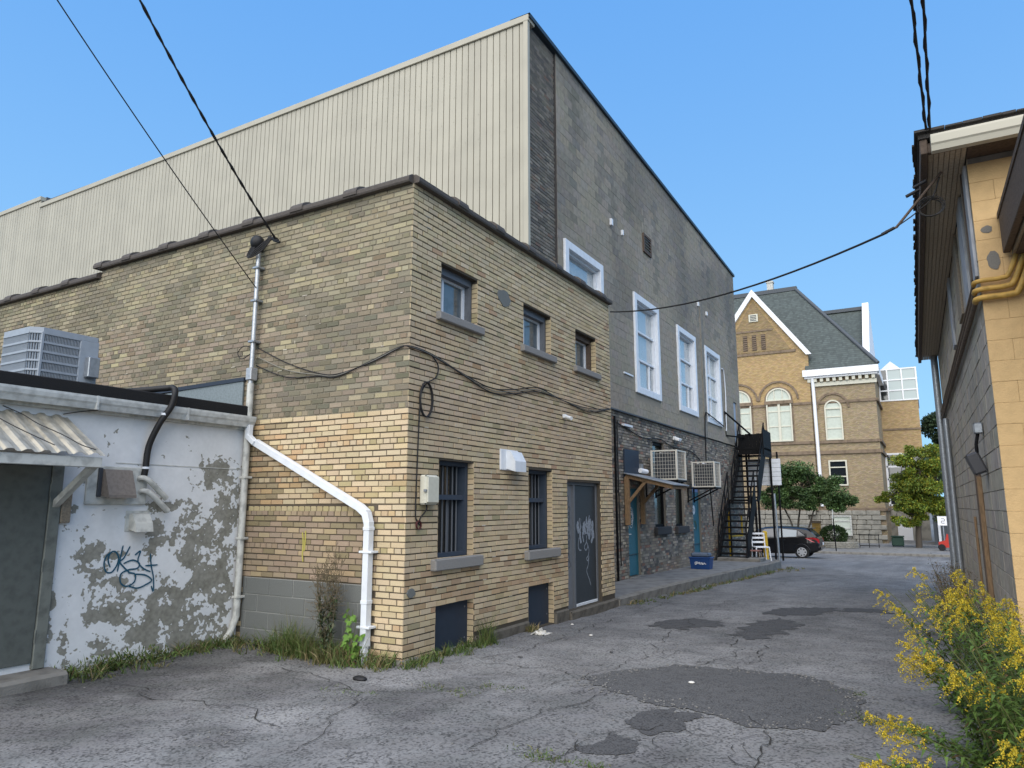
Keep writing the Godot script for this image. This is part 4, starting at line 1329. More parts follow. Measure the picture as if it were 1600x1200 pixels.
func build_shed() -> void:
	var T := thing("white_shed", "low white painted shed with flaking walls beside the brick building", "shed", Vector3(XS, 0, -4.5))
	var wl := part(T, "wall", uv_quad(Vector3(0, -0.1, 2.1), Vector3(0, -0.1, -1.7), Vector3(0, 2.65, -1.7), Vector3(0, 2.65, 2.1)), peel_wall(), "white painted wall flaking to grey render")
	var bk := MB.new()
	bk.box(Vector3(-15.0, -0.2, -6.17), Vector3(XS - 0.02, 2.62, -2.0))
	wpart(T, "body", bk, M.old_white)
	# roof edge and gutter
	wpart(T, "roof", bb(Vector3(-15.2, 2.76, -6.17), Vector3(XS + 0.10, 2.90, -1.9), 0.01), M.roof_black)
	wpart(T, "fascia", wb(Vector3(XS - 0.05, 2.60, -6.17), Vector3(XS + 0.05, 2.755, -1.9)), M.old_white)
	var gt := MB.new()
	gt.prism(PackedVector2Array([Vector2(0.052, 2.765), Vector2(0.052, 2.63), Vector2(0.13, 2.63), Vector2(0.15, 2.68), Vector2(0.165, 2.70), Vector2(0.175, 2.74), Vector2(0.175, 2.765), Vector2(0.165, 2.765), Vector2(0.165, 2.745), Vector2(0.14, 2.69), Vector2(0.06, 2.64), Vector2(0.06, 2.765)]), 4.25, Transform3D(Basis.IDENTITY, Vector3(XS, 0, -1.92)))
	var gn := wpart(T, "gutter", gt, M.gutter, "pale metal eaves gutter")
	for z in [-3.0, -4.15, -5.2]:
		wpart(gn, "gutter_joint", wb(Vector3(XS + 0.126, 2.626, z - 0.01), Vector3(XS + 0.179, 2.768, z + 0.01)), M.gutter)
	# block joint line in the wall
	wpart(T, "render_ridge", wb(Vector3(XS, 2.098, -6.17), Vector3(XS + 0.006, 2.106, -4.5)), M.old_white)
	# door in its frame
	var fr := MB.new()
	fr.bev(Vector3(XS - 0.02, 0.12, -3.96), Vector3(XS + 0.045, 2.14, -3.85), 0.006)
	fr.bev(Vector3(XS - 0.02, 2.04, -3.85), Vector3(XS + 0.043, 2.14, -2.75), 0.006)
	fr.bev(Vector3(XS - 0.02, 0.12, -2.86), Vector3(XS + 0.045, 2.04, -2.75), 0.006)
	var d := wpart(T, "door", fr, M.shed_frame, "grey green steel door with weathered frame")
	wpart(d, "leaf", bb(Vector3(XS + 0.002, 0.18, -3.845), Vector3(XS + 0.028, 2.035, -2.865), 0.004), M.shed_door)
	for y in [0.42, 1.08, 1.80]:
		var hg := MB.new()
		hg.tube([Vector3(XS + 0.036, y - 0.06, -3.852), Vector3(XS + 0.036, y + 0.06, -3.852)], 0.011, 6)
		wpart(d, "hinge", hg, M.shed_frame)
	wpart(T, "door_step", bb(Vector3(XS - 0.1, -0.2, -4.05), Vector3(XS + 0.35, 0.115, -2.4), 0.03), M.concrete)
	# corrugated awning with timber frame and bracket
	var aw := MB.new()
	var z := -2.3
	var pr := []
	while z > -3.95:
		pr.append(z); z -= 0.0175
	var hi := Vector3(XS + 0.01, 2.53, 0)
	var lo := Vector3(XS + 0.75, 2.115, 0)
	for i in pr.size() - 1:
		var q: Array[Vector3] = []
		for w in [[pr[i], hi], [pr[i], lo], [pr[i + 1], lo], [pr[i + 1], hi]]:
			var ph: float = fposmod(w[0] / 0.145, 1.0)
			var rise: float = 0.026 * smoothstep(0.16, 0.34, ph) * (1.0 - smoothstep(0.66, 0.84, ph))
			q.append(w[1] + Vector3(rise * 0.58, rise * 0.8, w[0]))
		aw.quad(q[0], q[1], q[2], q[3])
	M.tin.cull_mode = BaseMaterial3D.CULL_DISABLED
	var a := wpart(T, "awning", aw, M.tin, "corrugated metal awning over the shed door")
	wpart(a, "front_beam", bb(Vector3(XS + 0.68, 2.005, -3.93), Vector3(XS + 0.73, 2.10, -2.2), 0.005), M.old_white)
	var br := MB.new()
	br.box(Vector3(-0.03, 0, -0.03), Vector3(0.03, 0.72, 0.03), Transform3D(Basis(Vector3.FORWARD, 1.02), Vector3(XS + 0.03, 1.66, -3.91)))
	wpart(a, "brace", br, M.old_white)
	wpart(a, "wall_post", bb(Vector3(XS + 0.0, 1.48, -4.06), Vector3(XS + 0.05, 1.80, -3.965), 0.006), M.old_wood)
	var cw := MB.new()
	for l in [[[0.02, 2.58, -3.35], [0.18, 2.50, -3.45], [0.33, 2.41, -3.52], [0.5, 2.31, -3.66], [0.65, 2.215, -3.76], [0.73, 2.17, -3.86]], [[0.02, 2.58, -3.1], [0.2, 2.49, -3.15], [0.45, 2.34, -3.3], [0.7, 2.19, -3.5]], [[0.02, 2.56, -3.9], [0.06, 2.60, -4.05], [0.1, 2.63, -4.2]]]:
		var pts := []
		for q in l: pts.append(Vector3(XS + q[0], q[1], q[2]))
		cw = MB.new()
		cw.tube(smooth(pts, 5), 0.005, 5)
		wpart(a, "loose_wire", cw, M.cable)
	# old tag in dark blue paint
	var tg := MB.new()
	var ot := Vector3(XS + 0.004, 0, 0)
	for l in [[[4.57, 1.17], [4.51, 1.13], [4.49, 1.05], [4.52, 0.97], [4.58, 0.96], [4.63, 1.03], [4.64, 1.11], [4.60, 1.17], [4.55, 1.16], [4.53, 1.09], [4.56, 1.01]], [[4.68, 1.23], [4.66, 1.10], [4.64, 0.96]], [[4.76, 1.22], [4.70, 1.10], [4.66, 1.06], [4.72, 0.99], [4.78, 0.94]], [[4.70, 1.04], [4.80, 1.07], [4.88, 1.03], [4.86, 0.98], [4.76, 0.97], [4.68, 0.93], [4.69, 0.84], [4.76, 0.80], [4.84, 0.84], [4.84, 0.92], [4.76, 0.94]], [[4.82, 1.12], [4.88, 1.16], [4.86, 1.06], [4.92, 0.98], [5.02, 0.93]], [[5.0, 1.13], [5.02, 1.0], [5.06, 0.86], [5.07, 0.72], [5.04, 0.78]], [[4.78, 0.80], [4.88, 0.77], [4.98, 0.80], [5.04, 0.84], [4.96, 0.90], [4.84, 0.92]], [[4.95, 1.0], [5.1, 1.0]]]:
		var pts := []
		for q in l: pts.append(Vector2(q[0] - 0.02, q[1] + 0.0))
		ribbon(tg, pts, ot, Vector3.FORWARD, Vector3.UP, 0.016)
		ot.x += 0.0006
	wpart(T, "spray_tag", tg, M.tag_blue)
	# metal flashing where the roof meets the brick wall
	var fl := MB.new()
	fl.prism(PackedVector2Array([Vector2(-9.6, 2.9), Vector2(-7.62, 2.9), Vector2(-7.62, 3.27), Vector2(-9.6, 3.20)]), 0.02, Transform3D(Basis.IDENTITY, Vector3(0, 0, ZB + 0.03)))
	wpart(T, "wall_flashing", fl, M.flash)
	fl = MB.new()
	fl.prism(PackedVector2Array([Vector2(-12.5, 3.17), Vector2(-7.6, 3.255), Vector2(-7.6, 3.305), Vector2(-12.5, 3.225)]), 0.04, Transform3D(Basis.IDENTITY, Vector3(0, 0, ZB + 0.045)))
	wpart(T, "flashing_bar", fl, M.hatch)
func smooth(pts: Array, sub: int) -> Array:
	var out := []
	for i in pts.size() - 1:
		var p0: Vector3 = pts[maxi(i - 1, 0)]
		var p3: Vector3 = pts[mini(i + 2, pts.size() - 1)]
		for k in sub: out.append(pts[i].cubic_interpolate(pts[i + 1], p0, p3, float(k) / sub))
	out.append(pts[pts.size() - 1])
	return out

# ---------- building on the right of the alley ----------
func build_right_building() -> void:
	var T := thing("right_building", "grey and tan painted block building with deep dark eaves across the alley", "building", Vector3(0.62, 0, -8.0), "", 0.0118)
	var core := MB.new()
	core.box(Vector3(0.006, -0.8, -11.0), Vector3(7.0, 5.06, -0.006))
	part(T, "wall", core, M.grey_wall)
	# painted blocks of the alley face
	var ab := MB.new()
	var tone := func(u, v):
		var t := tone_n.get_noise_2d(u * 0.7 + 200, v * 0.7)
		var c := Color(0.37, 0.33, 0.27)
		if t > 0.12: c = Color(0.32, 0.285, 0.235)
		if v > 3.7 and t > -0.1: c = Color(0.44, 0.38, 0.29)
		if rng.randf() < 0.03: c = Color(0.34, 0.31, 0.25)
		return jit(c, 0.05)
	emit(ab, lay(Vector3.ZERO, Vector3.FORWARD, 0.0, 11.0, -0.6, 5.06, 0.4, 0.2, 0.006, [], tone), Vector3.ZERO, Vector3.FORWARD, Vector3.LEFT, 0.008, 0.003)
	stuff(part(T, "painted_blocks", ab, M.stucco))
	# tan blocks of the front face, one by one where they show
	var row := 0
	var y := -0.4
	while y < 5.0:
		var x := 0.0 if row % 2 == 0 else -0.2
		while x < 1.6:
			var lo := maxf(x, 0.001)
			var b := MB.new()
			b.bev(Vector3(lo, y, -0.03), Vector3(x + 0.3985, minf(y + 0.1985, 5.05), 0.004 + rng.randf_range(0.0, 0.003)), 0.002)
			part(T, "tan_block", b, M.tan_paint)
			x += 0.4
		y += 0.2
		row += 1
	var fill := MB.new()
	fill.box(Vector3(1.6, -0.4, -0.03), Vector3(7.0, 5.05, 0.004))
	part(T, "front_wall", fill, M.tan_paint)
	# spot where the tan paint has come off, and loose flakes
	for q in [[0.125, 3.98, 0.055, 0.10], [0.10, 4.30, 0.05, 0.04]]:
		var poly := PackedVector2Array()
		for i in 20: poly.append(Vector2(q[0] + cos(TAU * i / 20) * q[2] * rng.randf_range(0.8, 1.05), q[1] + sin(TAU * i / 20) * q[3] * rng.randf_range(0.8, 1.05)))
		var pm := MB.new()
		pm.prism(poly, 0.006, Transform3D(Basis.IDENTITY, Vector3(0, 0, 0.011)))
		part(T, "bare_spot", pm, M.bare)
	# pale boards on the alley face by the corner
	var z0 := -0.04
	for q in [[0.05, 0.30, 3.86, 5.02, 0], [0.36, 0.62, 3.95, 5.04, 1], [0.95, 1.5, 3.9, 5.04, 0], [2.2, 2.8, 4.0, 5.04, 1], [4.2, 4.6, 4.0, 5.04, 0]]:
		var b := MB.new()
		b.bev(Vector3(-0.03, q[2], -q[1]), Vector3(-0.001, q[3], -q[0]), 0.004)
		part(T, "board", b, M.pale_board if q[4] == 0 else M.old_wood)
	var strip := MB.new()
	strip.box(Vector3(-0.04, 3.9, -0.355), Vector3(-0.002, 5.04, -0.305))
	part(T, "dark_batten", strip, M.brown_wood)
	# eaves: soffit boards, fascia, shingles, gutter on the front
	for i in 7:
		var sb := MB.new()
		var xa := -0.33 + i * 0.047
		sb.bev(Vector3(xa, 5.07, -11.3), Vector3(xa + 0.043, 5.09, 0.36), 0.004)
		part(T, "soffit_board", sb, M.soffit)
	var fs := MB.new()
	fs.bev(Vector3(-0.40, 5.02, -11.4), Vector3(-0.335, 5.17, 0.42), 0.006)
	part(T, "fascia", fs, M.brown_wood)
	fs = MB.new()
	fs.bev(Vector3(-0.335, 5.02, 0.36), Vector3(7.0, 5.12, 0.42), 0.006)
	fs.box(Vector3(0.0, 5.06, 0.0), Vector3(7.0, 5.075, 0.36))
	part(T, "front_fascia", fs, M.brown_wood)
	var rf := MB.new()
	rf.box(Vector3(-0.41, 5.171, -11.45), Vector3(7.0, 5.22, 0.44))
	part(T, "roof", rf, M.shingle)
	var sh := MB.new()
	var x := -0.44
	while x < 2.2:
		var w := rng.randf_range(0.09, 0.16)
		sh.box(Vector3(x, 5.221, 0.2), Vector3(x + w - 0.004, 5.235 + rng.randf_range(0.0, 0.02), 0.45 + rng.randf_range(0.0, 0.05)))
		x += w
	var z := 0.2
	while z > -11.5:
		var w := rng.randf_range(0.10, 0.2)
		sh.box(Vector3(-0.43 - rng.randf_range(0.0, 0.03), 5.221, z - w + 0.005), Vector3(-0.2, 5.236 + rng.randf_range(0.0, 0.014), z))
		z -= w
	stuff(part(T, "shingles", sh, M.shingle))
	var gt := MB.new()
	gt.prism(PackedVector2Array([Vector2(0.0, 5.0), Vector2(0.075, 5.0), Vector2(0.095, 5.05), Vector2(0.11, 5.065), Vector2(0.12, 5.13), Vector2(0.12, 5.15), Vector2(0.0, 5.15)]), 7.0, Transform3D(Basis(Vector3.BACK, Vector3.UP, Vector3.LEFT), Vector3(-0.31, 0, 0.422)))
	part(T, "gutter", gt, mk(Color(0.50, 0.47, 0.38), 0.4))
	# pipes: brown along the alley face, yellow round the corner
	for i in 3:
		var yy := 3.78 - i * 0.085
		var r := 0.019 + 0.003 * i
		var p := MB.new()
		p.tube([Vector3(-0.05, yy - 0.02, -11.0), Vector3(-0.05, yy, -0.06)], r, 8)
		part(T, "brown_pipe", p, M.brown_pipe)
		p = MB.new()
		var out := 0.045 + 0.004 * i
		p.tube(smooth([Vector3(-0.05, yy, -0.08), Vector3(-0.05, yy, 0.01), Vector3(-0.01, yy, out + 0.01), Vector3(0.06, yy, out + 0.02), Vector3(0.17 + i * 0.03, yy + 0.005, out + 0.02), Vector3(0.24 + i * 0.03, yy + 0.06, out + 0.02), Vector3(0.42 + i * 0.03, yy + 0.46, out + 0.02), Vector3(0.9, yy + 1.0, out + 0.02)], 4), r + 0.004, 8)
		part(T, "yellow_pipe", p, M.yellow_pipe)
	# two downpipes at the far end
	var dp := MB.new()
	dp.tube([Vector3(-0.09, 5.05, -10.85), Vector3(-0.09, -0.5, -10.85)], 0.075, 10)
	part(T, "downpipe", dp, M.galv)
	dp = MB.new()
	dp.tube([Vector3(-0.06, 3.4, -8.9), Vector3(-0.06, -0.4, -8.9)], 0.05, 8)
	part(T, "downpipe", dp, M.galv)
	# timber posts fixed to the wall
	var po := MB.new()
	po.bev(Vector3(-0.06, 0.1, -2.62), Vector3(-0.001, 2.15, -2.5), 0.006)
	part(T, "timber_post", po, M.brown_wood)
	po = MB.new()
	po.bev(Vector3(-0.05, 0.1, -2.49), Vector3(-0.001, 2.0, -2.42), 0.006)
	part(T, "timber_post", po, M.wood)
	po = MB.new()
	po.bev(Vector3(-0.03, 0.1, -4.1), Vector3(-0.001, 1.5, -4.03), 0.006)
	part(T, "timber_post", po, M.wood)
	# wooden box eave of the porch that stands in front
	var pe := MB.new()
	pe.bev(Vector3(0.20, 4.02, 0.06), Vector3(0.26, 4.38, 4.4), 0.006)
	var pr := part(T, "porch_roof", pe, M.brown_wood, "dark wooden eave of the porch in front")
	for i in 3:
		var b := MB.new()
		b.bev(Vector3(0.27, 4.0 + i * 0.13, 0.06), Vector3(0.30, 4.125 + i * 0.13, 4.4), 0.005)
		part(pr, "board", b, M.old_wood)
	pe = MB.new()
	pe.box(Vector3(0.19, 4.381, 0.03), Vector3(3.0, 4.43, 4.5))
	pe.box(Vector3(0.30, 3.99, 0.06), Vector3(3.0, 4.03, 4.4))
	part(pr, "roof_boards", pe, M.brown_wood)
	pe = MB.new()
	pe.bev(Vector3(0.38, 3.2, 0.06), Vector3(0.48, 3.99, 0.2), 0.006)
	part(pr, "bracket", pe, M.old_wood)
	# flood lamp and its junction box
	var L := thing("flood_lamp", "grey flood lamp on a bracket on the right wall", "lamp", Vector3(0.60, 2.3, -9.45))
	var jb := MB.new()
	jb.bev(Vector3(-0.09, 0.14, -0.06), Vector3(0.0, 0.26, 0.06), 0.012)
	part(L, "junction_box", jb, M.galv)
	var ar := MB.new()
	ar.tube([Vector3(-0.05, 0.16, 0), Vector3(-0.08, 0.02, 0.02), Vector3(-0.08, -0.08, 0.02)], 0.02, 6)
	part(L, "arm", ar, M.black_steel)
	var hd := MB.new()
	hd.bev(Vector3(-0.07, -0.12, -0.08), Vector3(0.07, 0.12, 0.08), 0.02, Transform3D(Basis(Vector3.BACK, 0.35), Vector3(-0.10, -0.19, 0.02)))
	part(L, "head", hd, mk(Color(0.06, 0.06, 0.065), 0.5))
	# service drop bracket under the eave
	var S := thing("service_bracket", "thin rusty bracket holding cables out from the right eave", "bracket", Vector3(0.40, 4.98, -8.0))
	var rod := MB.new()
	rod.tube([Vector3(0, 0, 0), Vector3(-0.44, -0.50, 0.0), Vector3(-0.54, -0.53, 0.0)], 0.014, 6)
	part(S, "rod", rod, M.brown_wood)
	for q in [[-0.27, -0.20], [-0.20, -0.12], [-0.52, -0.56]]:
		var ins := MB.new()
		ins.tube([Vector3(q[0] - 0.06, q[1], 0.02), Vector3(q[0] + 0.06, q[1] + 0.05, 0.02)], 0.017, 6)
		part(S, "insulator", ins, M.black_rubber)
	var coil := MB.new()
	for k in 3:
		var pts := []
		for i in 22:
			var a := TAU * i / 14.0 + k
			pts.append(Vector3(-0.12 + cos(a) * (0.10 + k * 0.012), -0.36 + sin(a) * (0.085 + k * 0.01), 0.02 * k + i * 0.001))
		coil.tube(pts, 0.005, 5)
	coil.tube(smooth([Vector3(-0.5, -0.53, 0), Vector3(-0.3, -0.42, 0.02), Vector3(-0.22, -0.36, 0.02), Vector3(-0.1, -0.26, 0.02), Vector3(-0.02, -0.05, 0)], 4), 0.007, 5)
	part(S, "cable_coil", coil, M.cable)

# ---------- old ornate building at the end of the alley ----------
func arch_poly(cx: float, w: float, y0: float, spring: float) -> PackedVector2Array:
	var p := PackedVector2Array([Vector2(cx - w * 0.5, y0), Vector2(cx + w * 0.5, y0)])
	for i in 13:
		var a := PI * i / 12.0
		p.append(Vector2(cx + cos(a) * w * 0.5, spring + sin(a) * w * 0.5))
	return p
func ring(mb: MB, cx: float, cy: float, r0: float, r1: float, z: float, dp: float, a0 := 0.0, a1 := PI) -> void:
	for i in 14:
		var s := lerpf(a0, a1, i / 14.0)
		var t := lerpf(a0, a1, (i + 1) / 14.0)
		var poly := PackedVector2Array([Vector2(cx + cos(s) * r0, cy + sin(s) * r0), Vector2(cx + cos(s) * r1, cy + sin(s) * r1), Vector2(cx + cos(t) * r1, cy + sin(t) * r1), Vector2(cx + cos(t) * r0, cy + sin(t) * r0)])
		mb.prism(poly, dp, Transform3D(Basis.IDENTITY, Vector3(0, 0, z + dp)))
func old_window(T: Node3D, cx: float, w: float, y0: float, spring: float, z: float, cols: int, arched: bool, mat_pane: Material, frame: Material) -> void:
	var fr := MB.new()
	var t := 0.10
	var h := w * 0.5
	fr.box(Vector3(cx - h, y0, z), Vector3(cx - h + t, spring, z + 0.12)); fr.box(Vector3(cx + h - t, y0, z), Vector3(cx + h, spring, z + 0.12))
	fr.box(Vector3(cx - h + t, y0, z), Vector3(cx + h - t, y0 + t, z + 0.12)); fr.box(Vector3(cx - h + t, spring - t, z), Vector3(cx + h - t, spring, z + 0.12))
	for i in range(1, cols):
		var x := cx - h + w * i / cols
		fr.box(Vector3(x - 0.09, y0 + t, z), Vector3(x + 0.09, spring - t, z + 0.11))
	for f in [0.36, 0.72]:
		var y := lerpf(y0, spring, f)
		fr.box(Vector3(cx - h + t, y - 0.04, z), Vector3(cx + h - t, y + 0.04, z + 0.08))
	if arched:
		ring(fr, cx, spring, h - t, h, z, 0.12)
		if cols > 1:
			for x in [cx - 0.3, cx + 0.3]: fr.box(Vector3(x - 0.03, spring, z), Vector3(x + 0.03, spring + h * 0.9, z + 0.09))
	var wn := wpart(T, "window", fr, frame, "pale framed arched window with blinds" if arched else "pale framed window")
	var pm := MB.new()
	if arched: pm.prism(arch_poly(cx, w - 0.1, y0 + 0.05, spring), 0.03, Transform3D(Basis.IDENTITY, Vector3(0, 0, z + 0.04)))
	else: pm.box(Vector3(cx - h + t, y0 + t, z + 0.01), Vector3(cx + h - t, spring - t, z + 0.04))
	wpart(wn, "pane", pm, mat_pane)
func build_ornate_building() -> void:
	var Z := -58.0
	var T := thing("ornate_building", "old yellow brick public building with white gable trim and slate roof", "building", Vector3(-7.0, -1.1, Z))
	var b1 := Color(0.47, 0.35, 0.185)
	var b2 := Color(0.36, 0.30, 0.20)
	var wl := MB.new()
	wl.col = b1
	wl.prism(PackedVector2Array([Vector2(-14.75, 9.2), Vector2(-7.05, 9.2), Vector2(-7.05, 13.2), Vector2(-10.9, 18.4), Vector2(-14.75, 13.2)]), 1.0, Transform3D(Basis.IDENTITY, Vector3(0, 0, Z + 0.25)))
	wpart(T, "gable_wall", wl, M.far_brick)
	wl = MB.new()
	wl.col = b2
	wl.box(Vector3(-14.75, 1.3, Z - 1.0), Vector3(-7.05, 9.2, Z + 0.24))
	wl.box(Vector3(-22.0, -1.2, Z - 12.0), Vector3(-2.65, 11.3, Z - 0.02))
	wpart(T, "brick_wall", wl, M.far_brick)
	# side bay and darker brick of the gable top
	wl = MB.new()
	wl.col = Color(0.32, 0.25, 0.145)
	wl.prism(PackedVector2Array([Vector2(-13.55, 13.7), Vector2(-8.25, 13.7), Vector2(-10.9, 17.9)]), 0.02, Transform3D(Basis.IDENTITY, Vector3(0, 0, Z + 0.28)))
	wpart(T, "gable_panel", wl, M.far_brick)
	# stone base, course by course
	var row := 0
	var y := -1.1
	var st := MB.new()
	while y < 1.3:
		var x := -3.0 + (0.35 if row % 2 else 0.0)
		while x > -14.7:
			var w := rng.randf_range(0.6, 1.0)
			st.bev(Vector3(maxf(x - w, -14.75), y + 0.01, Z - 0.3), Vector3(minf(x, -2.6) - 0.015, y + 0.33, Z + rng.randf_range(0.12, 0.17) + (0.22 if x < -7.2 else 0.0)), 0.03)
			x -= w
		y += 0.345
		row += 1
	stuff(wpart(T, "base_stones", st, M.stone))
	# brown stone bands
	var bn := MB.new()
	for q in [[1.28, 0.22, 0.10], [5.45, 0.25, 0.12], [6.25, 0.2, 0.10], [9.25, 0.2, 0.07]]:
		bn.box(Vector3(-7.04, q[0], Z - 0.1), Vector3(-2.6, q[0] + q[1], Z + q[2]))
		bn.box(Vector3(-14.8, q[0], Z - 0.1), Vector3(-7.04, q[0] + q[1], Z + q[2] + 0.24))
		bn.box(Vector3(-2.64, q[0], Z - 12.0), Vector3(-2.5, q[0] + q[1], Z - 0.1))
		wpart(T, "stone_band", bn, M.brown_stone)
		bn = MB.new()
	wpart(T, "stone_band", wb(Vector3(-13.9, 13.45, Z + 0.2), Vector3(-7.9, 13.65, Z + 0.33)), M.brown_stone)
	wpart(T, "stone_band", wb(Vector3(-12.3, 15.35, Z + 0.2), Vector3(-9.5, 15.5, Z + 0.33)), M.brown_stone)
	bn = MB.new()
	for q in [[-9.4, 9.75, 1.36, Z + 0.25], [-12.4, 9.75, 1.36, Z + 0.25], [-5.59, 8.9, 1.02, Z]]:
		bn = MB.new()
		ring(bn, q[0], q[1], q[2], q[2] + 0.15, q[3], 0.08)
		wpart(T, "arch_moulding", bn, M.brown_stone)
	# windows
	for cx in [-9.4, -12.4]:
		var dk := MB.new()
		dk.prism(arch_poly(cx, 2.1, 6.45, 9.75), 0.02, Transform3D(Basis.IDENTITY, Vector3(0, 0, Z + 0.262)))
		wpart(T, "window_reveal", dk, M.brown_stone)
		old_window(T, cx, 1.85, 6.5, 9.75, Z + 0.265, 2, true, M.blind, M.cream)
		var lt := MB.new()
		lt.box(Vector3(cx - 1.05, 9.42, Z + 0.3), Vector3(cx + 1.05, 9.68, Z + 0.42))
		wpart(T, "transom_band", lt, M.brown_stone)
	old_window(T, -5.59, 1.2, 6.48, 8.9, Z + 0.0, 1, true, M.blind, M.cream)
	old_window(T, -5.55, 1.25, 3.1, 4.98, Z + 0.0, 1, false, M.dark_glass, M.cream)
	old_window(T, -5.55, 1.3, -0.5, 0.95, Z + 0.2, 1, false, M.blind, M.old_white)
	var vt := MB.new()
	vt.bev(Vector3(-11.27, 16.18, Z + 0.28), Vector3(-10.55, 16.82, Z + 0.36), 0.02)
	var vp := wpart(T, "gable_vent", vt, M.cream)
	for i in 4: wpart(vp, "slat", wb(Vector3(-11.15, 16.28 + i * 0.13, Z + 0.355), Vector3(-10.67, 16.34 + i * 0.13, Z + 0.38)), M.stucco_trim)
	for cx in [-11.65, -10.95, -10.25]:
		var sl := MB.new()
		sl.box(Vector3(cx - 0.17, 13.85, Z + 0.28), Vector3(cx + 0.17, 15.1, Z + 0.30))
		var sp := wpart(T, "slot_vent", sl, M.brown_wood)
		for i in 7: wpart(sp, "slat", wb(Vector3(cx - 0.16, 13.92 + i * 0.17, Z + 0.30), Vector3(cx + 0.16, 13.99 + i * 0.17, Z + 0.34)), M.brown_stone)
	# white rake boards of the gable
	for s in [-1.0, 1.0]:
		var rk := MB.new()
		var a := Vector2(-10.9, 18.85)
		var b := Vector2(-10.9 + s * 4.15, 13.1)
		var c := Vector2(-10.9 + s * 3.75, 13.1)
		var d := Vector2(-10.9, 18.25)
		rk.prism(PackedVector2Array([a, b, c, d]), 0.5, Transform3D(Basis.IDENTITY, Vector3(0, 0, Z + 0.5)))
		wpart(T, "rake_board", rk, M.white_paint)
	# cornice with dentils
	var cn := MB.new()
	cn.box(Vector3(-7.5, 11.35, Z - 0.2), Vector3(-2.3, 11.85, Z + 0.55)); cn.box(Vector3(-7.4, 11.2, Z - 0.2), Vector3(-2.4, 11.35, Z + 0.4))
	cn.box(Vector3(-2.6, 11.2, -70), Vector3(-2.3, 11.85, Z - 0.2))
	wpart(T, "cornice", cn, M.white_paint)
	for i in 11: wpart(T, "dentil", wb(Vector3(-7.2 + i * 0.44, 10.92, Z), Vector3(-6.98 + i * 0.44, 11.19, Z + 0.32)), M.cream)
	var dn := MB.new()
	dn.box(Vector3(-7.0, 10.6, Z), Vector3(-2.5, 10.9, Z + 0.14))
	wpart(T, "frieze", dn, M.cream)
	var dp := MB.new()
	dp.tube([Vector3(-6.85, 11.3, Z + 0.3), Vector3(-6.85, 10.5, Z + 0.12), Vector3(-6.8, 1.6, Z + 0.12)], 0.13, 8)
	wpart(T, "downpipe", dp, M.white_paint)
	# roofs
	var rf := MB.new()
	var e := 11.87
	rf.tri(Vector3(-7.3, e, Z + 0.5), Vector3(-2.3, e, Z + 0.5), Vector3(-7.3, 18.57, -62.09))
	rf.quad(Vector3(-22, e + 1.6, -58.6), Vector3(-7.3, e + 1.6, -58.6), Vector3(-7.3, 18.57, -62.09), Vector3(-22, 18.57, -62.09))
	rf.quad(Vector3(-22, 18.57, -62.09), Vector3(-7.3, 18.57, -62.09), Vector3(-8.29, 19.9, -63), Vector3(-22, 19.9, -63))
	rf.quad(Vector3(-2.3, e, Z + 0.5), Vector3(-2.3, e, -70), Vector3(-8.29, 19.9, -67), Vector3(-8.29, 19.9, -63))
	rf.quad(Vector3(-8.29, 19.9, -63), Vector3(-8.29, 19.9, -67), Vector3(-22, 19.9, -67), Vector3(-22, 19.9, -63))
	rf.quad(Vector3(-7.05, 13.1, Z + 0.3), Vector3(-7.05, 13.1, -61), Vector3(-10.9, 18.6, -63), Vector3(-10.9, 18.6, Z + 0.3))
	rf.quad(Vector3(-10.9, 18.6, Z + 0.3), Vector3(-10.9, 18.6, -63), Vector3(-14.75, 13.1, -61), Vector3(-14.75, 13.1, Z + 0.3))
	var rp := wpart(T, "roof", rf, M.slate)
	wpart(rp, "ridge_cap", wb(Vector3(-22, 19.85, -63.4), Vector3(-8.2, 20.2, -62.9)), M.stucco_trim)
	var hc := MB.new()
	hc.tube([Vector3(-2.3, 11.95, Z + 0.5), Vector3(-8.29, 19.95, -63)], 0.14, 6)
	wpart(rp, "hip_cap", hc, M.stucco_trim)
	var ch := MB.new()
	ch.box(Vector3(-10.7, 20.2, -64), Vector3(-10.2, 21.0, -63.5)); ch.box(Vector3(-10.75, 21.0, -64.05), Vector3(-10.15, 21.15, -63.45))
	wpart(rp, "chimney_pot", ch, M.old_white)
	rf = MB.new()
	rf.quad(Vector3(-10, 13.5, -63.5), Vector3(-3.5, 13.5, -63.5), Vector3(-3.5, 18.7, -68), Vector3(-10, 18.7, -68))
	rf.quad(Vector3(-10, 18.7, -68), Vector3(-3.5, 18.7, -68), Vector3(-3.5, 13.5, -72.5), Vector3(-10, 13.5, -72.5))
	var rp2 := wpart(T, "wing_roof", rf, M.slate)
	wpart(rp2, "ridge_cap", wb(Vector3(-8, 18.65, -68.2), Vector3(-3.4, 18.95, -67.8)), M.stucco_trim)
	var pg := MB.new()
	pg.prism(PackedVector2Array([Vector2(-63.0, 11.0), Vector2(-63.0, 13.9), Vector2(-67.7, 19.2), Vector2(-68.3, 19.2), Vector2(-73, 13.9), Vector2(-73, 11.0)]), 0.5, Transform3D(Basis(Vector3.BACK, Vector3.UP, Vector3.LEFT), Vector3(-3.55, 0, 0)))
	wpart(T, "gable_parapet", pg, M.white_paint)
	# annex with glazed top storey
	var A := thing("glazed_annex", "plain yellow brick annex with glazed top storey behind the old building", "building", Vector3(-1.3, -1.1, -64.0))
	var ab := MB.new()
	ab.col = Color(0.47, 0.36, 0.20)
	ab.box(Vector3(-4.0, 1.5, -72), Vector3(0.0, 9.9, -64))
	wpart(A, "brick_wall", ab, M.far_brick)
	wpart(A, "base_wall", wb(Vector3(-4.0, -1.3, -72), Vector3(0.02, 1.5, -63.98)), M.stone)
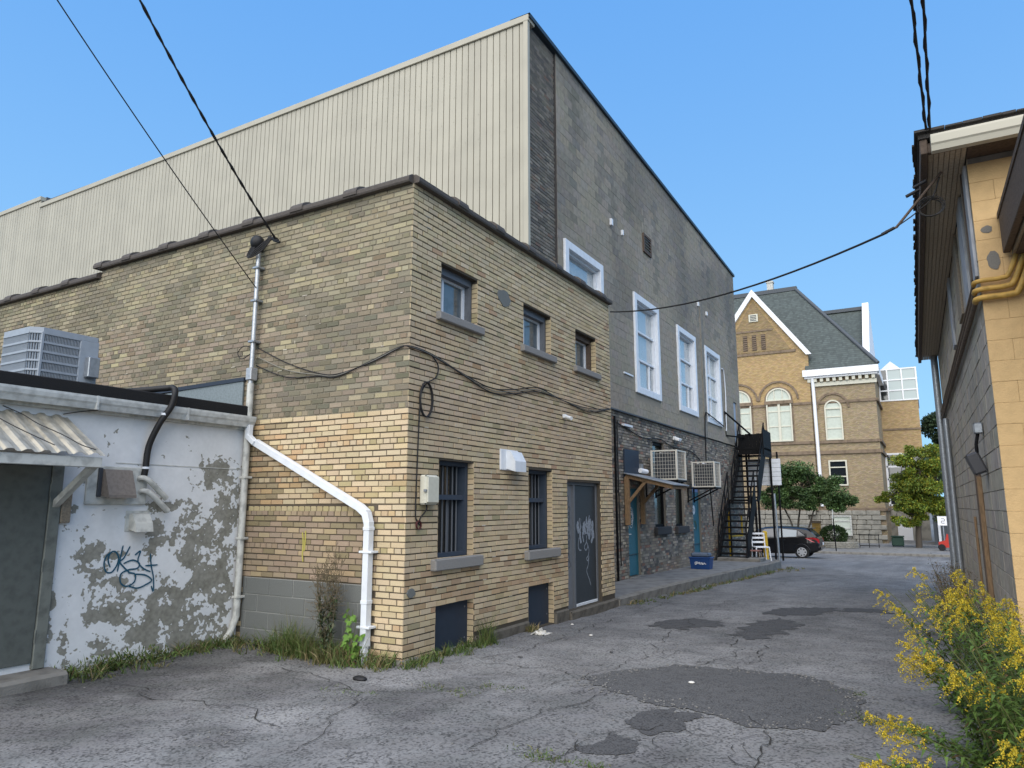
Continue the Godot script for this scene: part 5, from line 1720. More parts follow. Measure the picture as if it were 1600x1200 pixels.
	wpart(A, "band", wb(Vector3(-2.6, 7.55, -64.02), Vector3(0.03, 7.7, -63.94)), M.brown_stone)
	var gl := MB.new()
	gl.box(Vector3(-2.9, 9.9, -70), Vector3(0.06, 12.5, -64.0))
	wpart(A, "glazing", gl, mk(Color(0.26, 0.33, 0.33), 0.12, {"spec": 0.7}))
	var mu := MB.new()
	for x in [-2.6, -2.0, -0.98, 0.03]: mu.box(Vector3(x - 0.05, 9.9, -64.0), Vector3(x + 0.05, 12.5, -63.93))
	for yy in [9.95, 10.75, 11.6, 12.48]: mu.box(Vector3(-2.9, yy - 0.05, -64.0), Vector3(0.09, yy + 0.05, -63.94))
	wpart(A, "mullions", mu, M.white_paint)
	wpart(A, "dark_pane", wb(Vector3(-2.55, 10.0, -64.0), Vector3(-2.05, 12.4, -63.985)), M.dark_glass)
	var ap := MB.new()
	ap.prism(PackedVector2Array([Vector2(-2.9, 12.5), Vector2(-0.7, 12.5), Vector2(-1.75, 13.5)]), 3.0, Transform3D(Basis.IDENTITY, Vector3(0, 0, -66)))
	wpart(A, "skylight", ap, M.vinyl)
	var lw := MB.new()
	for i in 4: lw.box(Vector3(-2.5, 1.75 + i * 1.0, -64.0), Vector3(-0.2, 2.65 + i * 1.0, -63.96))
	wpart(A, "stair_glazing", lw, M.dark_glass)
	lw = MB.new()
	for i in 5: lw.box(Vector3(-2.6, 1.62 + i * 1.0, -64.0), Vector3(-0.1, 1.75 + i * 1.0, -63.92))
	lw.box(Vector3(-2.65, 1.6, -64.0), Vector3(-2.5, 5.8, -63.92))
	wpart(A, "stair_glazing_frame", lw, M.white_paint)
	var dr := MB.new()
	dr.bev(Vector3(-2.2, -1.0, -63.99), Vector3(-1.19, 0.25, -63.9), 0.02)
	wpart(A, "white_door", dr, M.white_paint)

# ---------- fittings on the walls ----------
func beam(mb: MB, a: Vector3, b: Vector3, w: float, h: float, up := Vector3.UP, bv := 0.004) -> void:
	var d := (b - a).normalized()
	if absf(d.dot(up)) > 0.98: up = Vector3.BACK
	var s := d.cross(up).normalized()
	var u := s.cross(d).normalized()
	mb.bev(Vector3(-w * 0.5, -h * 0.5, 0), Vector3(w * 0.5, h * 0.5, a.distance_to(b)), bv, Transform3D(Basis(s, u, -d) * Basis(Vector3.UP, PI), a))
func wtube(T: Node3D, called: String, pts: Array, r: float, m: Material, sub := 5, sides := 6) -> MeshInstance3D:
	var mb := MB.new()
	mb.tube(smooth(pts, sub) if sub > 0 else pts, r, sides)
	return wpart(T, called, mb, m)
func build_wall_fittings() -> void:
	# service mast
	var zc := ZB + 0.075
	var T := thing("service_mast", "pale metal conduit mast running up the brick corner beside the shed", "conduit", Vector3(-7.42, 0, zc))
	wtube(T, "pipe", [Vector3(-7.42, 3.2, zc), Vector3(-7.42, 5.05, zc)], 0.030, M.conduit, 0, 10)
	wtube(T, "lower_pipe", [Vector3(-7.47, -0.02, zc + 0.16), Vector3(-7.44, 0.13, zc + 0.06), Vector3(-7.42, 0.32, zc), Vector3(-7.42, 3.2, zc)], 0.042, M.old_white, 0, 10)
	wpart(T, "pull_box", bb(Vector3(-7.47, 3.24, zc - 0.06), Vector3(-7.37, 3.40, zc + 0.05), 0.008), M.conduit)
	for y in [0.55, 1.25, 2.0, 3.75, 4.3, 4.75]:
		wpart(T, "strap", bb(Vector3(-7.475, y - 0.015, zc - 0.07), Vector3(-7.365, y + 0.015, zc + 0.045), 0.004), M.galv if y > 3 else M.old_white)
	var wh := MB.new()
	wh.ell(Vector3(-7.44, 5.10, zc + 0.02), Vector3(0.10, 0.10, 0.09), 10, 6)
	wh.tube([Vector3(-7.42, 4.98, zc), Vector3(-7.42, 5.07, zc)], 0.045, 8)
	wpart(T, "weatherhead", wh, M.black_rubber)
	var lp := MB.new()
	for k in 4:
		lp.tube(smooth([Vector3(-7.47 + k * 0.02, 5.07, zc + 0.06), Vector3(-7.55 + k * 0.03, 4.92, zc + 0.08), Vector3(-7.45, 4.88 + k * 0.02, zc + 0.09), Vector3(-7.28, 4.96 + k * 0.03, zc + 0.06), Vector3(-7.16, 5.10 + k * 0.015, zc + 0.03)], 5), 0.010, 5)
	wpart(T, "drip_loops", lp, M.cable)
	var sp := MB.new()
	for k in 3: sp.tube([Vector3(-7.22 + k * 0.05, 5.13 - k * 0.03, zc + 0.02), Vector3(-7.06 + k * 0.03, 5.08 - k * 0.03, zc + 0.03)], 0.018, 6)
	wpart(T, "splices", sp, M.black_rubber)
	# white downspout from the shed gutter across the brick wall
	T = thing("white_downspout", "white square downspout crossing the brick wall down to the ground", "downspout", Vector3(-5.36, 0, ZB + 0.07))
	var zd := ZB + 0.075
	var m := MB.new()
	beam(m, Vector3(-7.37, 2.66, zd + 0.02), Vector3(-7.37, 2.50, zd + 0.02), 0.075, 0.06)
	beam(m, Vector3(-7.38, 2.52, zd + 0.021), Vector3(-7.24, 2.42, zd + 0.02), 0.075, 0.062)
	wpart(T, "outlet", m, M.white_metal)
	m = MB.new()
	beam(m, Vector3(-7.26, 2.435, zd), Vector3(-5.47, 1.62, zd), 0.085, 0.075, Vector3.BACK)
	wpart(T, "long_pipe", m, M.white_metal)
	m = MB.new()
	beam(m, Vector3(-5.50, 1.637, zd + 0.002), Vector3(-5.39, 1.56, zd), 0.087, 0.078, Vector3.BACK)
	beam(m, Vector3(-5.40, 1.575, zd + 0.001), Vector3(-5.362, 1.46, zd), 0.086, 0.08, Vector3.BACK)
	wpart(T, "elbow", m, M.white_metal)
	m = MB.new()
	beam(m, Vector3(-5.36, 1.48, zd), Vector3(-5.36, 0.16, zd), 0.08, 0.085, Vector3.BACK)
	wpart(T, "pipe", m, M.white_metal)
	m = MB.new()
	beam(m, Vector3(-5.36, 0.17, zd + 0.002), Vector3(-5.355, -0.03, zd + 0.03), 0.06, 0.083, Vector3.BACK, 0.012)
	wpart(T, "crushed_end", m, M.white_metal)
	for y in [1.40, 0.62]: wpart(T, "seam", bb(Vector3(-5.406, y - 0.02, zd - 0.05), Vector3(-5.314, y + 0.02, zd + 0.047), 0.004), M.white_metal)
	for y in [1.15, 0.36]: wpart(T, "strap", bb(Vector3(-5.45, y - 0.012, zd - 0.07), Vector3(-5.27, y + 0.012, zd + 0.05), 0.003), M.white_metal)
	var dc := MB.new()
	dc.ell(Vector3(-4.86, gh(-4.86, -5.5) + 0.01, -5.5), Vector3(0.085, 0.03, 0.05), 9, 3, -0.3)
	single("plastic_drain", dc, M.black_rubber, "crushed black plastic drain piece on the asphalt below the white downspout", "drain")
	# utility box, vent hood, camera on the alley face
	T = thing("utility_box", "cream plastic utility box on the yellow brick corner", "utility box", Vector3(XB, 1.65, -6.53))
	wpart(T, "case", bb(Vector3(XB + 0.003, 1.66, -6.66), Vector3(XB + 0.10, 1.99, -6.42), 0.018), M.cream)
	wpart(T, "lid", bb(Vector3(XB + 0.102, 1.68, -6.645), Vector3(XB + 0.122, 1.975, -6.43), 0.009), M.cream)
	wpart(T, "hinge", bb(Vector3(XB + 0.08, 1.80, -6.425), Vector3(XB + 0.115, 1.83, -6.40), 0.004), M.galv)
	wtube(T, "cable", [Vector3(XB + 0.05, 1.67, -6.5), Vector3(XB + 0.05, 1.60, -6.5), Vector3(XB + 0.02, 1.52, -6.44), Vector3(XB + 0.02, 1.46, -6.42)], 0.008, M.cable)
	T = thing("vent_hood", "white metal vent hood between the two barred windows", "vent", Vector3(XB, 2.1, -8.4))
	wpart(T, "flange", bb(Vector3(XB + 0.002, 2.12, -8.62), Vector3(XB + 0.03, 2.40, -8.16), 0.006), M.white_metal)
	var hd := MB.new()
	hd.prism(PackedVector2Array([Vector2(0.03, 2.14), Vector2(0.17, 2.10), Vector2(0.17, 2.24), Vector2(0.10, 2.37), Vector2(0.03, 2.39)]), 0.30, Transform3D(Basis.IDENTITY, Vector3(XB, 0, -8.30)))
	wpart(T, "hood", hd, M.white_metal)
	T = thing("wall_camera", "tiny white camera high on the yellow brick alley wall", "camera", Vector3(XB, 3.03, -10.13))
	wpart(T, "mount", bb(Vector3(XB, 3.02, -10.17), Vector3(XB + 0.05, 3.08, -10.10), 0.006), M.white_metal)
	var cm := MB.new()
	cm.tube([Vector3(XB + 0.05, 3.04, -10.13), Vector3(XB + 0.17, 3.0, -10.08)], 0.03, 8)
	wpart(T, "lens_tube", cm, M.white_metal)
	# cables slung along the brick walls
	T = thing("wall_cables", "loose black cables sagging round the brick corner", "cable", Vector3(XB, 3.3, ZB))
	var e := 0.02
	for k in 3:
		var s := k * 0.03
		wtube(T, "cable", [Vector3(-7.40, 3.68 - k * 0.12, ZB + e), Vector3(-6.84, 3.42 - k * 0.09, ZB + e), Vector3(-6.30, 3.24 - s * 0.6, ZB + e), Vector3(-5.97, 3.20 - s * 0.5, ZB + e), Vector3(-5.45, 3.29 + s * 0.3, ZB + e), Vector3(-5.05, 3.41 + s * 0.2, ZB + e), Vector3(XB + 0.014, 3.42 - s * 0.2, ZB + 0.014), Vector3(XB + e, 3.40 - s * 0.3, -6.6), Vector3(XB + e, 3.28 - s * 0.2, -7.2), Vector3(XB + e, 3.19 - s, -7.9), Vector3(XB + e, 3.25 - s, -8.5), Vector3(XB + e, 3.38 - s, -9.25), Vector3(XB + e, 3.30, -10.1), Vector3(XB + e, 3.29 - s, -11.1), Vector3(XB + e, 3.40, -12.1)], 0.0075 if k != 1 else 0.006, M.cable if k != 1 else M.cable_grey, 6, 5)
	wtube(T, "cable", [Vector3(XB + e, 3.38, -6.6), Vector3(XB + e, 3.28, -6.72), Vector3(XB + e, 3.14, -6.68), Vector3(XB + e, 3.05, -6.52), Vector3(XB + e, 2.95, -6.42), Vector3(XB + e, 2.80, -6.385), Vector3(XB + e, 2.2, -6.36), Vector3(XB + e, 1.6, -6.345), Vector3(XB + e, 1.48, -6.38), Vector3(XB + e, 1.43, -6.44)], 0.0085, M.cable, 6, 5)
	var co := MB.new()
	for k in 2:
		var pts := []
		for i in 25:
			var a := TAU * i / 24.0
			pts.append(Vector3(XB + 0.022 + k * 0.014, 2.85 + sin(a) * 0.20, -6.49 + cos(a) * (0.115 + k * 0.004)))
		co.tube(pts, 0.009, 5)
	wpart(T, "coil", co, M.cable)
	co = MB.new()
	for k in 2:
		var pts := []
		for i in 17:
			var a := TAU * i / 16.0
			pts.append(Vector3(XB + 0.02 + k * 0.012, 1.44 + sin(a) * 0.045, -6.40 + cos(a) * 0.04))
		co.tube(pts, 0.006, 5)
	wpart(T, "small_coil", co, mk(Color(0.08, 0.02, 0.02), 0.6))
	wtube(T, "loop", [Vector3(-7.41, 3.66, ZB + 0.05), Vector3(-7.62, 3.72, ZB + 0.05), Vector3(-7.74, 3.64, ZB + 0.05), Vector3(-7.66, 3.55, ZB + 0.05), Vector3(-7.5, 3.6, ZB + 0.05), Vector3(-7.43, 3.67, ZB + 0.05)], 0.006, M.cable, 5, 5)
	# shed: exhaust hood, dryer vent, line set, drain elbows
	T = thing("exhaust_hood", "brown metal exhaust hood on a white board beside the awning", "vent", Vector3(XS, 1.75, -4.5))
	wpart(T, "board", bb(Vector3(XS + 0.002, 1.66, -4.86), Vector3(XS + 0.03, 2.06, -4.20), 0.006), M.old_white)
	var hh := MB.new()
	hh.prism(PackedVector2Array([Vector2(0.03, 1.76), Vector2(0.20, 1.73), Vector2(0.20, 1.76), Vector2(0.09, 2.02), Vector2(0.03, 2.03)]), 0.30, Transform3D(Basis.IDENTITY, Vector3(XS, 0, -4.34)))
	wpart(T, "hood", hh, M.taupe)
	wpart(T, "frame", bb(Vector3(XS + 0.031, 1.74, -4.34), Vector3(XS + 0.06, 2.04, -4.30), 0.004), M.ac_dark)
	T = thing("dryer_vent", "small cream vent hood low on the flaking shed wall", "vent", Vector3(XS, 1.4, -4.8))
	hh = MB.new()
	hh.prism(PackedVector2Array([Vector2(0.004, 1.40), Vector2(0.15, 1.37), Vector2(0.13, 1.46), Vector2(0.06, 1.56), Vector2(0.004, 1.57)]), 0.20, Transform3D(Basis.IDENTITY, Vector3(XS, 0, -4.70)))
	wpart(T, "hood", hh, M.old_white)
	wpart(T, "backplate", bb(Vector3(XS + 0.001, 1.375, -4.93), Vector3(XS + 0.01, 1.595, -4.66), 0.003), M.old_white)
	T = thing("line_set", "black insulated pipe bending over the shed gutter down its wall", "pipe", Vector3(XS, 1.9, -4.85))
	wtube(T, "insulated_pipe", [Vector3(-8.25, 2.94, -4.62), Vector3(-7.9, 2.94, -4.75), Vector3(-7.45, 2.97, -4.95), Vector3(-7.33, 2.97, -4.98), Vector3(-7.27, 2.90, -4.97), Vector3(-7.29, 2.75, -4.95), Vector3(-7.36, 2.55, -4.87), Vector3(-7.44, 2.30, -4.82), Vector3(-7.45, 2.05, -4.81), Vector3(-7.46, 1.95, -4.80)], 0.036, M.black_rubber, 5, 8)
	for q in [[2.66, -7.33, -4.91], [2.06, -7.445, -4.81]]:
		var st := MB.new()
		st.tube([Vector3(q[1], q[0] - 0.012, q[2]), Vector3(q[1], q[0] + 0.012, q[2])], 0.043, 8)
		wpart(T, "strap", st, M.vinyl)
	T = thing("drain_elbows", "two white plastic pipe elbows below the black pipe on the shed", "pipe", Vector3(XS, 1.75, -4.85))
	for k in 2:
		var s := k * 0.14
		wtube(T, "elbow", [Vector3(XS + 0.01, 1.93 - s, -4.76 - k * 0.03), Vector3(XS + 0.06, 1.95 - s, -4.77 - k * 0.03), Vector3(XS + 0.10, 1.92 - s, -4.83 - k * 0.03), Vector3(XS + 0.09, 1.80 - s, -4.98 - k * 0.03), Vector3(XS + 0.08, 1.73 - s, -5.07 - k * 0.03)], 0.031, M.old_white, 5, 8)
	# condenser on the shed roof
	T = thing("condenser_unit", "grey air conditioner condenser standing on the shed roof", "air conditioner", Vector3(-8.65, 2.9, -4.25))
	var x0 := -9.02
	var x1 := -8.28
	var z0 := -3.92
	var z1 := -4.64
	var y0 := 2.905
	var y1 := 3.58
	wpart(T, "coil", bb(Vector3(x0 + 0.03, y0, z1 + 0.03), Vector3(x1 - 0.03, y1 - 0.04, z0 - 0.03), 0.1), M.ac_dark)
	var lidp := PackedVector2Array([Vector2(x0 + 0.1, -z0), Vector2(x0, -z0 + 0.1), Vector2(x0, -z1 - 0.1), Vector2(x0 + 0.1, -z1), Vector2(x1 - 0.02, -z1), Vector2(x1, -z1 - 0.02), Vector2(x1, -z0 + 0.1), Vector2(x1 - 0.1, -z0)])
	var ld := MB.new()
	ld.prism(lidp, 0.06, Transform3D(Basis(Vector3.RIGHT, Vector3.FORWARD, Vector3.UP), Vector3(0, y1 + 0.01, 0)))
	wpart(T, "lid", ld, M.ac_grey)
	var grl := MB.new()
	for i in 7:
		var yy := lerpf(y0, y1 - 0.05, i / 6.0)
		grl.box(Vector3(x0 + 0.1, yy - 0.012, z0 - 0.02), Vector3(x1 - 0.1, yy + 0.012, z0 + 0.002))
		grl.box(Vector3(x1 - 0.02, yy - 0.012, z1 + 0.22), Vector3(x1 + 0.002, yy + 0.012, z0 - 0.1))
		beam(grl, Vector3(x1 - 0.10, yy, z0 - 0.005), Vector3(x1 - 0.005, yy, z0 - 0.10), 0.022, 0.024)
	for i in 26:
		var f := i / 25.0
		grl.box(Vector3(lerpf(x0 + 0.1, x1 - 0.1, f) - 0.004, y0, z0 - 0.02), Vector3(lerpf(x0 + 0.1, x1 - 0.1, f) + 0.004, y1 - 0.05, z0 - 0.004))
		var zz := lerpf(z0 - 0.1, z1 + 0.22, f)
		grl.box(Vector3(x1 - 0.02, y0, zz - 0.003), Vector3(x1 - 0.004, y1 - 0.05, zz + 0.003))
	for i in 6:
		var f := i / 5.0
		grl.box(Vector3(lerpf(x1 - 0.1, x1 - 0.01, f) - 0.006, y0, lerpf(z0 - 0.01, z0 - 0.1, f) - 0.006), Vector3(lerpf(x1 - 0.1, x1 - 0.01, f) + 0.006, y1 - 0.05, lerpf(z0 - 0.01, z0 - 0.1, f) + 0.006))
	wpart(T, "grille", grl, M.ac_grey)
	wpart(T, "service_panel", bb(Vector3(x1 - 0.1, y0, z1), Vector3(x1 + 0.002, y1 - 0.05, z1 + 0.215), 0.006), M.ac_grey)
	wpart(T, "switch_box", bb(Vector3(x1 + 0.003, 3.10, z1 + 0.02), Vector3(x1 + 0.09, 3.34, z1 + 0.15), 0.008), M.galv)
	wpart(T, "corner_post", bb(Vector3(x1 - 0.025, y0, z0 - 0.115), Vector3(x1 + 0.004, y1 - 0.05, z0 - 0.085), 0.004), M.ac_grey)

# ---------- things along the alley ----------
func caged_unit(z0: float, x1: float, y0: float, dep: float, label: String) -> void:
	# z0 the side towards the camera; the cage reaches out from the wall to x1
	var x0 := -5.97
	var hgt := 0.74
	var z1 := z0 - dep
	var T := thing("caged_air_conditioner", label, "air conditioner", Vector3((x0 + x1) * 0.5, y0, (z0 + z1) * 0.5), "caged air conditioners on the dark brick wall")
	wpart(T, "unit", bb(Vector3(x0 + 0.05, y0 + 0.02, z1 + 0.06), Vector3(x1 - 0.07, y0 + hgt - 0.06, z0 - 0.08), 0.02), M.ac_dark)
	var fr := MB.new()
	for p in [[x0, z0], [x1, z0], [x1, z1], [x0, z1]]: fr.bev(Vector3(p[0] - 0.025, y0, p[1] - 0.025), Vector3(p[0] + 0.025, y0 + hgt, p[1] + 0.025), 0.004)
	for y in [y0 + 0.015, y0 + hgt - 0.015]:
		fr.box(Vector3(x0 + 0.025, y - 0.02, z0 - 0.02), Vector3(x1 - 0.025, y + 0.015, z0 + 0.02)); fr.box(Vector3(x1 - 0.02, y - 0.02, z1 + 0.025), Vector3(x1 + 0.02, y + 0.015, z0 - 0.025))
	wpart(T, "frame", fr, M.wire_white)
	var ms := MB.new()
	for i in range(1, 9):
		var x := lerpf(x0, x1, i / 9.0)
		ms.tube([Vector3(x, y0, z0), Vector3(x, y0 + hgt, z0)], 0.004, 4)
		var z := lerpf(z0, z1, i / 9.0)
		ms.tube([Vector3(x1, y0, z), Vector3(x1, y0 + hgt, z)], 0.004, 4)
	for i in range(1, 8):
		var y := lerpf(y0, y0 + hgt, i / 8.0)
		ms.tube([Vector3(x0, y, z0), Vector3(x1, y, z0), Vector3(x1, y, z1)], 0.004, 4)
	wpart(T, "wire_mesh", ms, M.wire_white)
	var br := MB.new()
	for z in [z0, z1]:
		beam(br, Vector3(XG - 0.05, y0 - 0.03, z), Vector3(x1 + 0.03, y0 - 0.03, z), 0.04, 0.04)
		beam(br, Vector3(XG - 0.05, y0 - 0.42, z), Vector3(x1 - 0.05, y0 - 0.04, z), 0.035, 0.035)
		beam(br, Vector3(XG - 0.03, y0 - 0.45, z + 0.001), Vector3(XG - 0.03, y0 - 0.02, z + 0.001), 0.04, 0.04)
	br.box(Vector3(x1 - 0.02, y0 - 0.055, z1), Vector3(x1 + 0.025, y0 - 0.005, z0))
	br.box(Vector3(x0, y0 - 0.06, z1), Vector3(x0 + 0.05, y0 - 0.005, z0))
	wpart(T, "bracket", br, M.black_steel)
func build_alley_things() -> void:
	caged_unit(-17.42, -5.33, 2.29, 0.72, "caged air conditioner unit above the wooden door canopy, nearer one")
	caged_unit(-21.05, -5.33, 2.19, 0.62, "caged air conditioner unit above the second teal door, farther one")
	# wooden canopy over the first teal door
	var T := thing("door_canopy", "small wooden canopy with metal top over the nearer teal door", "canopy", Vector3(-5.6, 2.1, -16.5))
	var pts := [Vector3(-6.12, 2.38, 0), Vector3(-4.97, 2.10, 0)]
	var rf := MB.new()
	beam(rf, Vector3(-6.13, 2.405, -16.45), Vector3(-4.93, 2.115, -16.45), 1.22, 0.025)
	wpart(T, "roof_sheet", rf, M.galv)
	for z in [-15.92, -16.98]:
		var b := MB.new()
		beam(b, Vector3(-6.1, 2.34, z), Vector3(-4.98, 2.065, z), 0.05, 0.09)
		wpart(T, "rafter", b, M.wood)
		b = MB.new()
		b.bev(Vector3(-6.13, 1.20, z - 0.05), Vector3(-6.02, 2.32, z + 0.05), 0.005)
		wpart(T, "wall_post", b, M.wood)
		b = MB.new()
		beam(b, Vector3(-6.05, 1.72, z), Vector3(-5.62, 2.20, z), 0.05, 0.07)
		wpart(T, "brace", b, M.wood)
	var fb := MB.new()
	fb.bev(Vector3(-5.02, 2.03, -16.95), Vector3(-4.98, 2.10, -15.95), 0.004)
	wpart(T, "front_board", fb, M.wood)
	var L := thing("wall_lamp", "white twin lamp on the wall above the wooden canopy", "lamp", Vector3(-6.0, 2.45, -16.95))
	wpart(L, "base", bb(Vector3(-6.14, 2.52, -17.02), Vector3(-6.05, 2.66, -16.9), 0.01), M.galv)
	var lm := MB.new()
	lm.tube([Vector3(-6.06, 2.50, -16.80), Vector3(-6.0, 2.48, -17.10)], 0.06, 10)
	wpart(L, "lamp_head", lm, M.white_paint)
	for q in [[-19.9, 3.55], [-22.75, 2.95]]:
		var fl := thing("flood_lamp", "small white flood lamp above the %s caged unit" % ("nearer" if q[0] > -20 else "farther"), "lamp", Vector3(XG, q[1], q[0]), "small white lamps on the dark brick")
		var fm := MB.new()
		fm.bev(Vector3(0.02, -0.05, -0.12), Vector3(0.16, 0.04, 0.12), 0.015, Transform3D(Basis(Vector3.BACK, -0.4), Vector3.ZERO))
		part(fl, "head", fm, M.white_paint)
		fm = MB.new()
		fm.bev(Vector3(-0.08, -0.05, -0.04), Vector3(0.02, 0.05, 0.04), 0.006)
		part(fl, "mount", fm, M.white_paint)
	# cables on the dark brick
	T = thing("wall_cables", "thin dark cables strung across the dark brick ground floor", "cable", Vector3(XG, 3.4, -18))
	var xc := XG - 0.02
	wtube(T, "cable", [Vector3(xc, 0.3, -15.55), Vector3(xc, 3.3, -15.5), Vector3(xc, 3.52, -15.7), Vector3(xc, 3.35, -17.2), Vector3(xc, 3.42, -18.6), Vector3(xc, 3.30, -19.6), Vector3(xc, 3.28, -21.5), Vector3(xc, 3.0, -22.6), Vector3(xc, 2.6, -23.0)], 0.014, M.cable, 6, 5)
	wtube(T, "cable", [Vector3(xc, 3.28, -21.3), Vector3(xc, 2.95, -20.8), Vector3(xc, 2.75, -19.9)], 0.011, M.cable, 4, 5)
	wtube(T, "conduit", [Vector3(xc, -0.1, -15.35), Vector3(xc, 3.7, -15.35)], 0.025, M.black_steel, 0, 6)
	wtube(T, "white_cable", [Vector3(XG + 0.03, 6.55, -25.75), Vector3(XG + 0.03, 6.45, -26.0), Vector3(XG + 0.03, 5.6, -26.1), Vector3(XG + 0.03, 4.3, -25.95)], 0.022, M.vinyl, 5, 6)
	# blue bin with clear lid
	var B := thing("blue_bin", "blue plastic recycling box with white lettering beside the farther teal door", "bin", Vector3(-5.5, pad_y(-19.9) + 0.004, -19.9))
	B.scale = Vector3.ONE * 0.82
	var bm := MB.new()
	for s in [[0.0, 0.60, 0.40, 0.40, 0.66, 0.45]]:
		var lo := [Vector3(-0.30, 0, -0.2), Vector3(0.30, 0, -0.2), Vector3(0.30, 0, 0.2), Vector3(-0.30, 0, 0.2)]
		var hi := [Vector3(-0.34, 0.36, -0.24), Vector3(0.34, 0.36, -0.24), Vector3(0.34, 0.36, 0.24), Vector3(-0.34, 0.36, 0.24)]
		for i in 4:
			var j := (i + 1) % 4
			bm.quad(lo[j], lo[i], hi[i], hi[j])
		bm.quad(lo[0], lo[1], lo[2], lo[3])
		bm.quad(hi[3], hi[2], hi[1], hi[0])
	part(B, "box", bm, M.blue_bin)
	bm = MB.new()
	bm.bev(Vector3(-0.36, 0.345, -0.26), Vector3(0.36, 0.385, 0.26), 0.012)
	part(B, "rim", bm, M.blue_bin)
	bm = MB.new()
	bm.bev(Vector3(-0.30, 0.386, -0.21), Vector3(0.30, 0.52, 0.21), 0.04)
	part(B, "contents", bm, mk(Color(0.09, 0.12, 0.17), 0.6))
	bm = MB.new()
	for l in [[[-0.13, 0.24], [-0.10, 0.18], [-0.14, 0.15], [-0.15, 0.22], [-0.07, 0.23], [-0.08, 0.17]], [[-0.04, 0.17], [-0.03, 0.22], [0.0, 0.22], [0.0, 0.17], [0.04, 0.17], [0.05, 0.23]], [[0.05, 0.20], [0.10, 0.20], [0.08, 0.16], [0.13, 0.17], [0.15, 0.21], [0.19, 0.17], [0.21, 0.18]]]:
		var p2 := []
		for q in l: p2.append(Vector2(q[0], q[1]))
		ribbon(bm, p2, Vector3(0, 0, 0.236), Vector3.RIGHT, Vector3.UP, 0.018)
	part(B, "lettering", bm, M.white_paint)
	build_fire_escape()
	# chairs behind the stair, bollard, pole, board
	var Cz := -25.0
	var C := thing("white_chair", "white plastic chair standing beside the foot of the black stair", "chair", Vector3(-4.92, pad_y(Cz), Cz), "", 0.5)
	var cm := MB.new()
	cm.bev(Vector3(-0.23, 0.41, -0.23), Vector3(0.23, 0.45, 0.23), 0.01)
	part(C, "seat", cm, M.white_paint)
	for p in [[-0.21, -0.21], [0.21, -0.21], [0.21, 0.21], [-0.21, 0.21]]:
		cm = MB.new()
		cm.tube([Vector3(p[0] * 1.15, 0, p[1] * 1.15), Vector3(p[0], 0.41, p[1])], 0.022, 6)
		part(C, "leg", cm, M.white_paint)
	cm = MB.new()
	for x in [-0.21, 0.21]: cm.tube([Vector3(x, 0.44, -0.21), Vector3(x, 0.88, -0.28)], 0.02, 6)
	for y in [0.58, 0.72, 0.86]: cm.box(Vector3(-0.2, y - 0.03, -0.275), Vector3(0.2, y + 0.03, -0.255))
	part(C, "backrest", cm, M.white_paint)
	C = thing("stool", "small worn wooden stool in front of the white chair", "stool", Vector3(-5.0, pad_y(-24.4), -24.4))
	cm = MB.new()
	cm.bev(Vector3(-0.2, 0.30, -0.18), Vector3(0.2, 0.34, 0.18), 0.01)
	part(C, "seat", cm, mk(Color(0.22, 0.10, 0.08), 0.7))
	for p in [[-0.17, -0.15], [0.17, -0.15], [0.17, 0.15], [-0.17, 0.15]]:
		cm = MB.new()
		cm.tube([Vector3(p[0], 0, p[1]), Vector3(p[0], 0.30, p[1])], 0.018, 6)
		part(C, "leg", cm, M.old_wood)
	var bo := thing("bollard", "yellow steel bollard at the end of the walk", "bollard", Vector3(-4.98, pad_y(-26.2) - 0.02, -26.2))
	cm = MB.new()
	cm.tube([Vector3(0, 0, 0), Vector3(-0.02, 0.93, 0.0)], 0.085, 12)
	part(bo, "post", cm, M.yellow)
	cm = MB.new()
	cm.ell(Vector3(-0.02, 0.93, 0), Vector3(0.085, 0.05, 0.085), 12, 4, 0.0)
	part(bo, "cap", cm, M.yellow)
	var pl := MB.new()
	pl.tube([Vector3(-4.42, gh(-4.42, -25.4) - 0.05, -25.4), Vector3(-4.46, 2.05, -25.4)], 0.035, 8)
	single("steel_pole", pl, M.galv, "bare galvanised steel pole at the kerb end", "pole")
	var wbm := thing("white_board", "white slatted board hanging under the stair balcony", "board", Vector3(-5.3, 2.5, -28.9))
	for i in 6:
		var s := MB.new()
		s.bev(Vector3(-6.05, 2.42 + i * 0.17, -28.9), Vector3(-4.78, 2.58 + i * 0.17, -28.86), 0.004)
		wpart(wbm, "slat", s, M.vinyl)
	for x in [-5.95, -4.9]:
		var s := MB.new()
		s.box(Vector3(x - 0.03, -0.4, -28.97), Vector3(x + 0.03, 3.7, -28.91))
		wpart(wbm, "post", s, M.black_steel)
	# masonry pier and gas pipes beyond the stair
	var gp := thing("gas_pipe", "yellow gas pipe rising against the dark brick behind the stair", "pipe", Vector3(XG, -0.2, -25.6))
	wtube(gp, "pipe", [Vector3(XG + 0.05, -0.2, -25.6), Vector3(XG + 0.05, 1.9, -25.6)], 0.045, M.yellow, 0, 8)
	wtube(gp, "side_pipe", [Vector3(XG + 0.05, 0.6, -25.6), Vector3(XG + 0.3, 0.6, -26.4), Vector3(XG + 0.3, 1.3, -26.4)], 0.035, M.yellow, 0, 8)
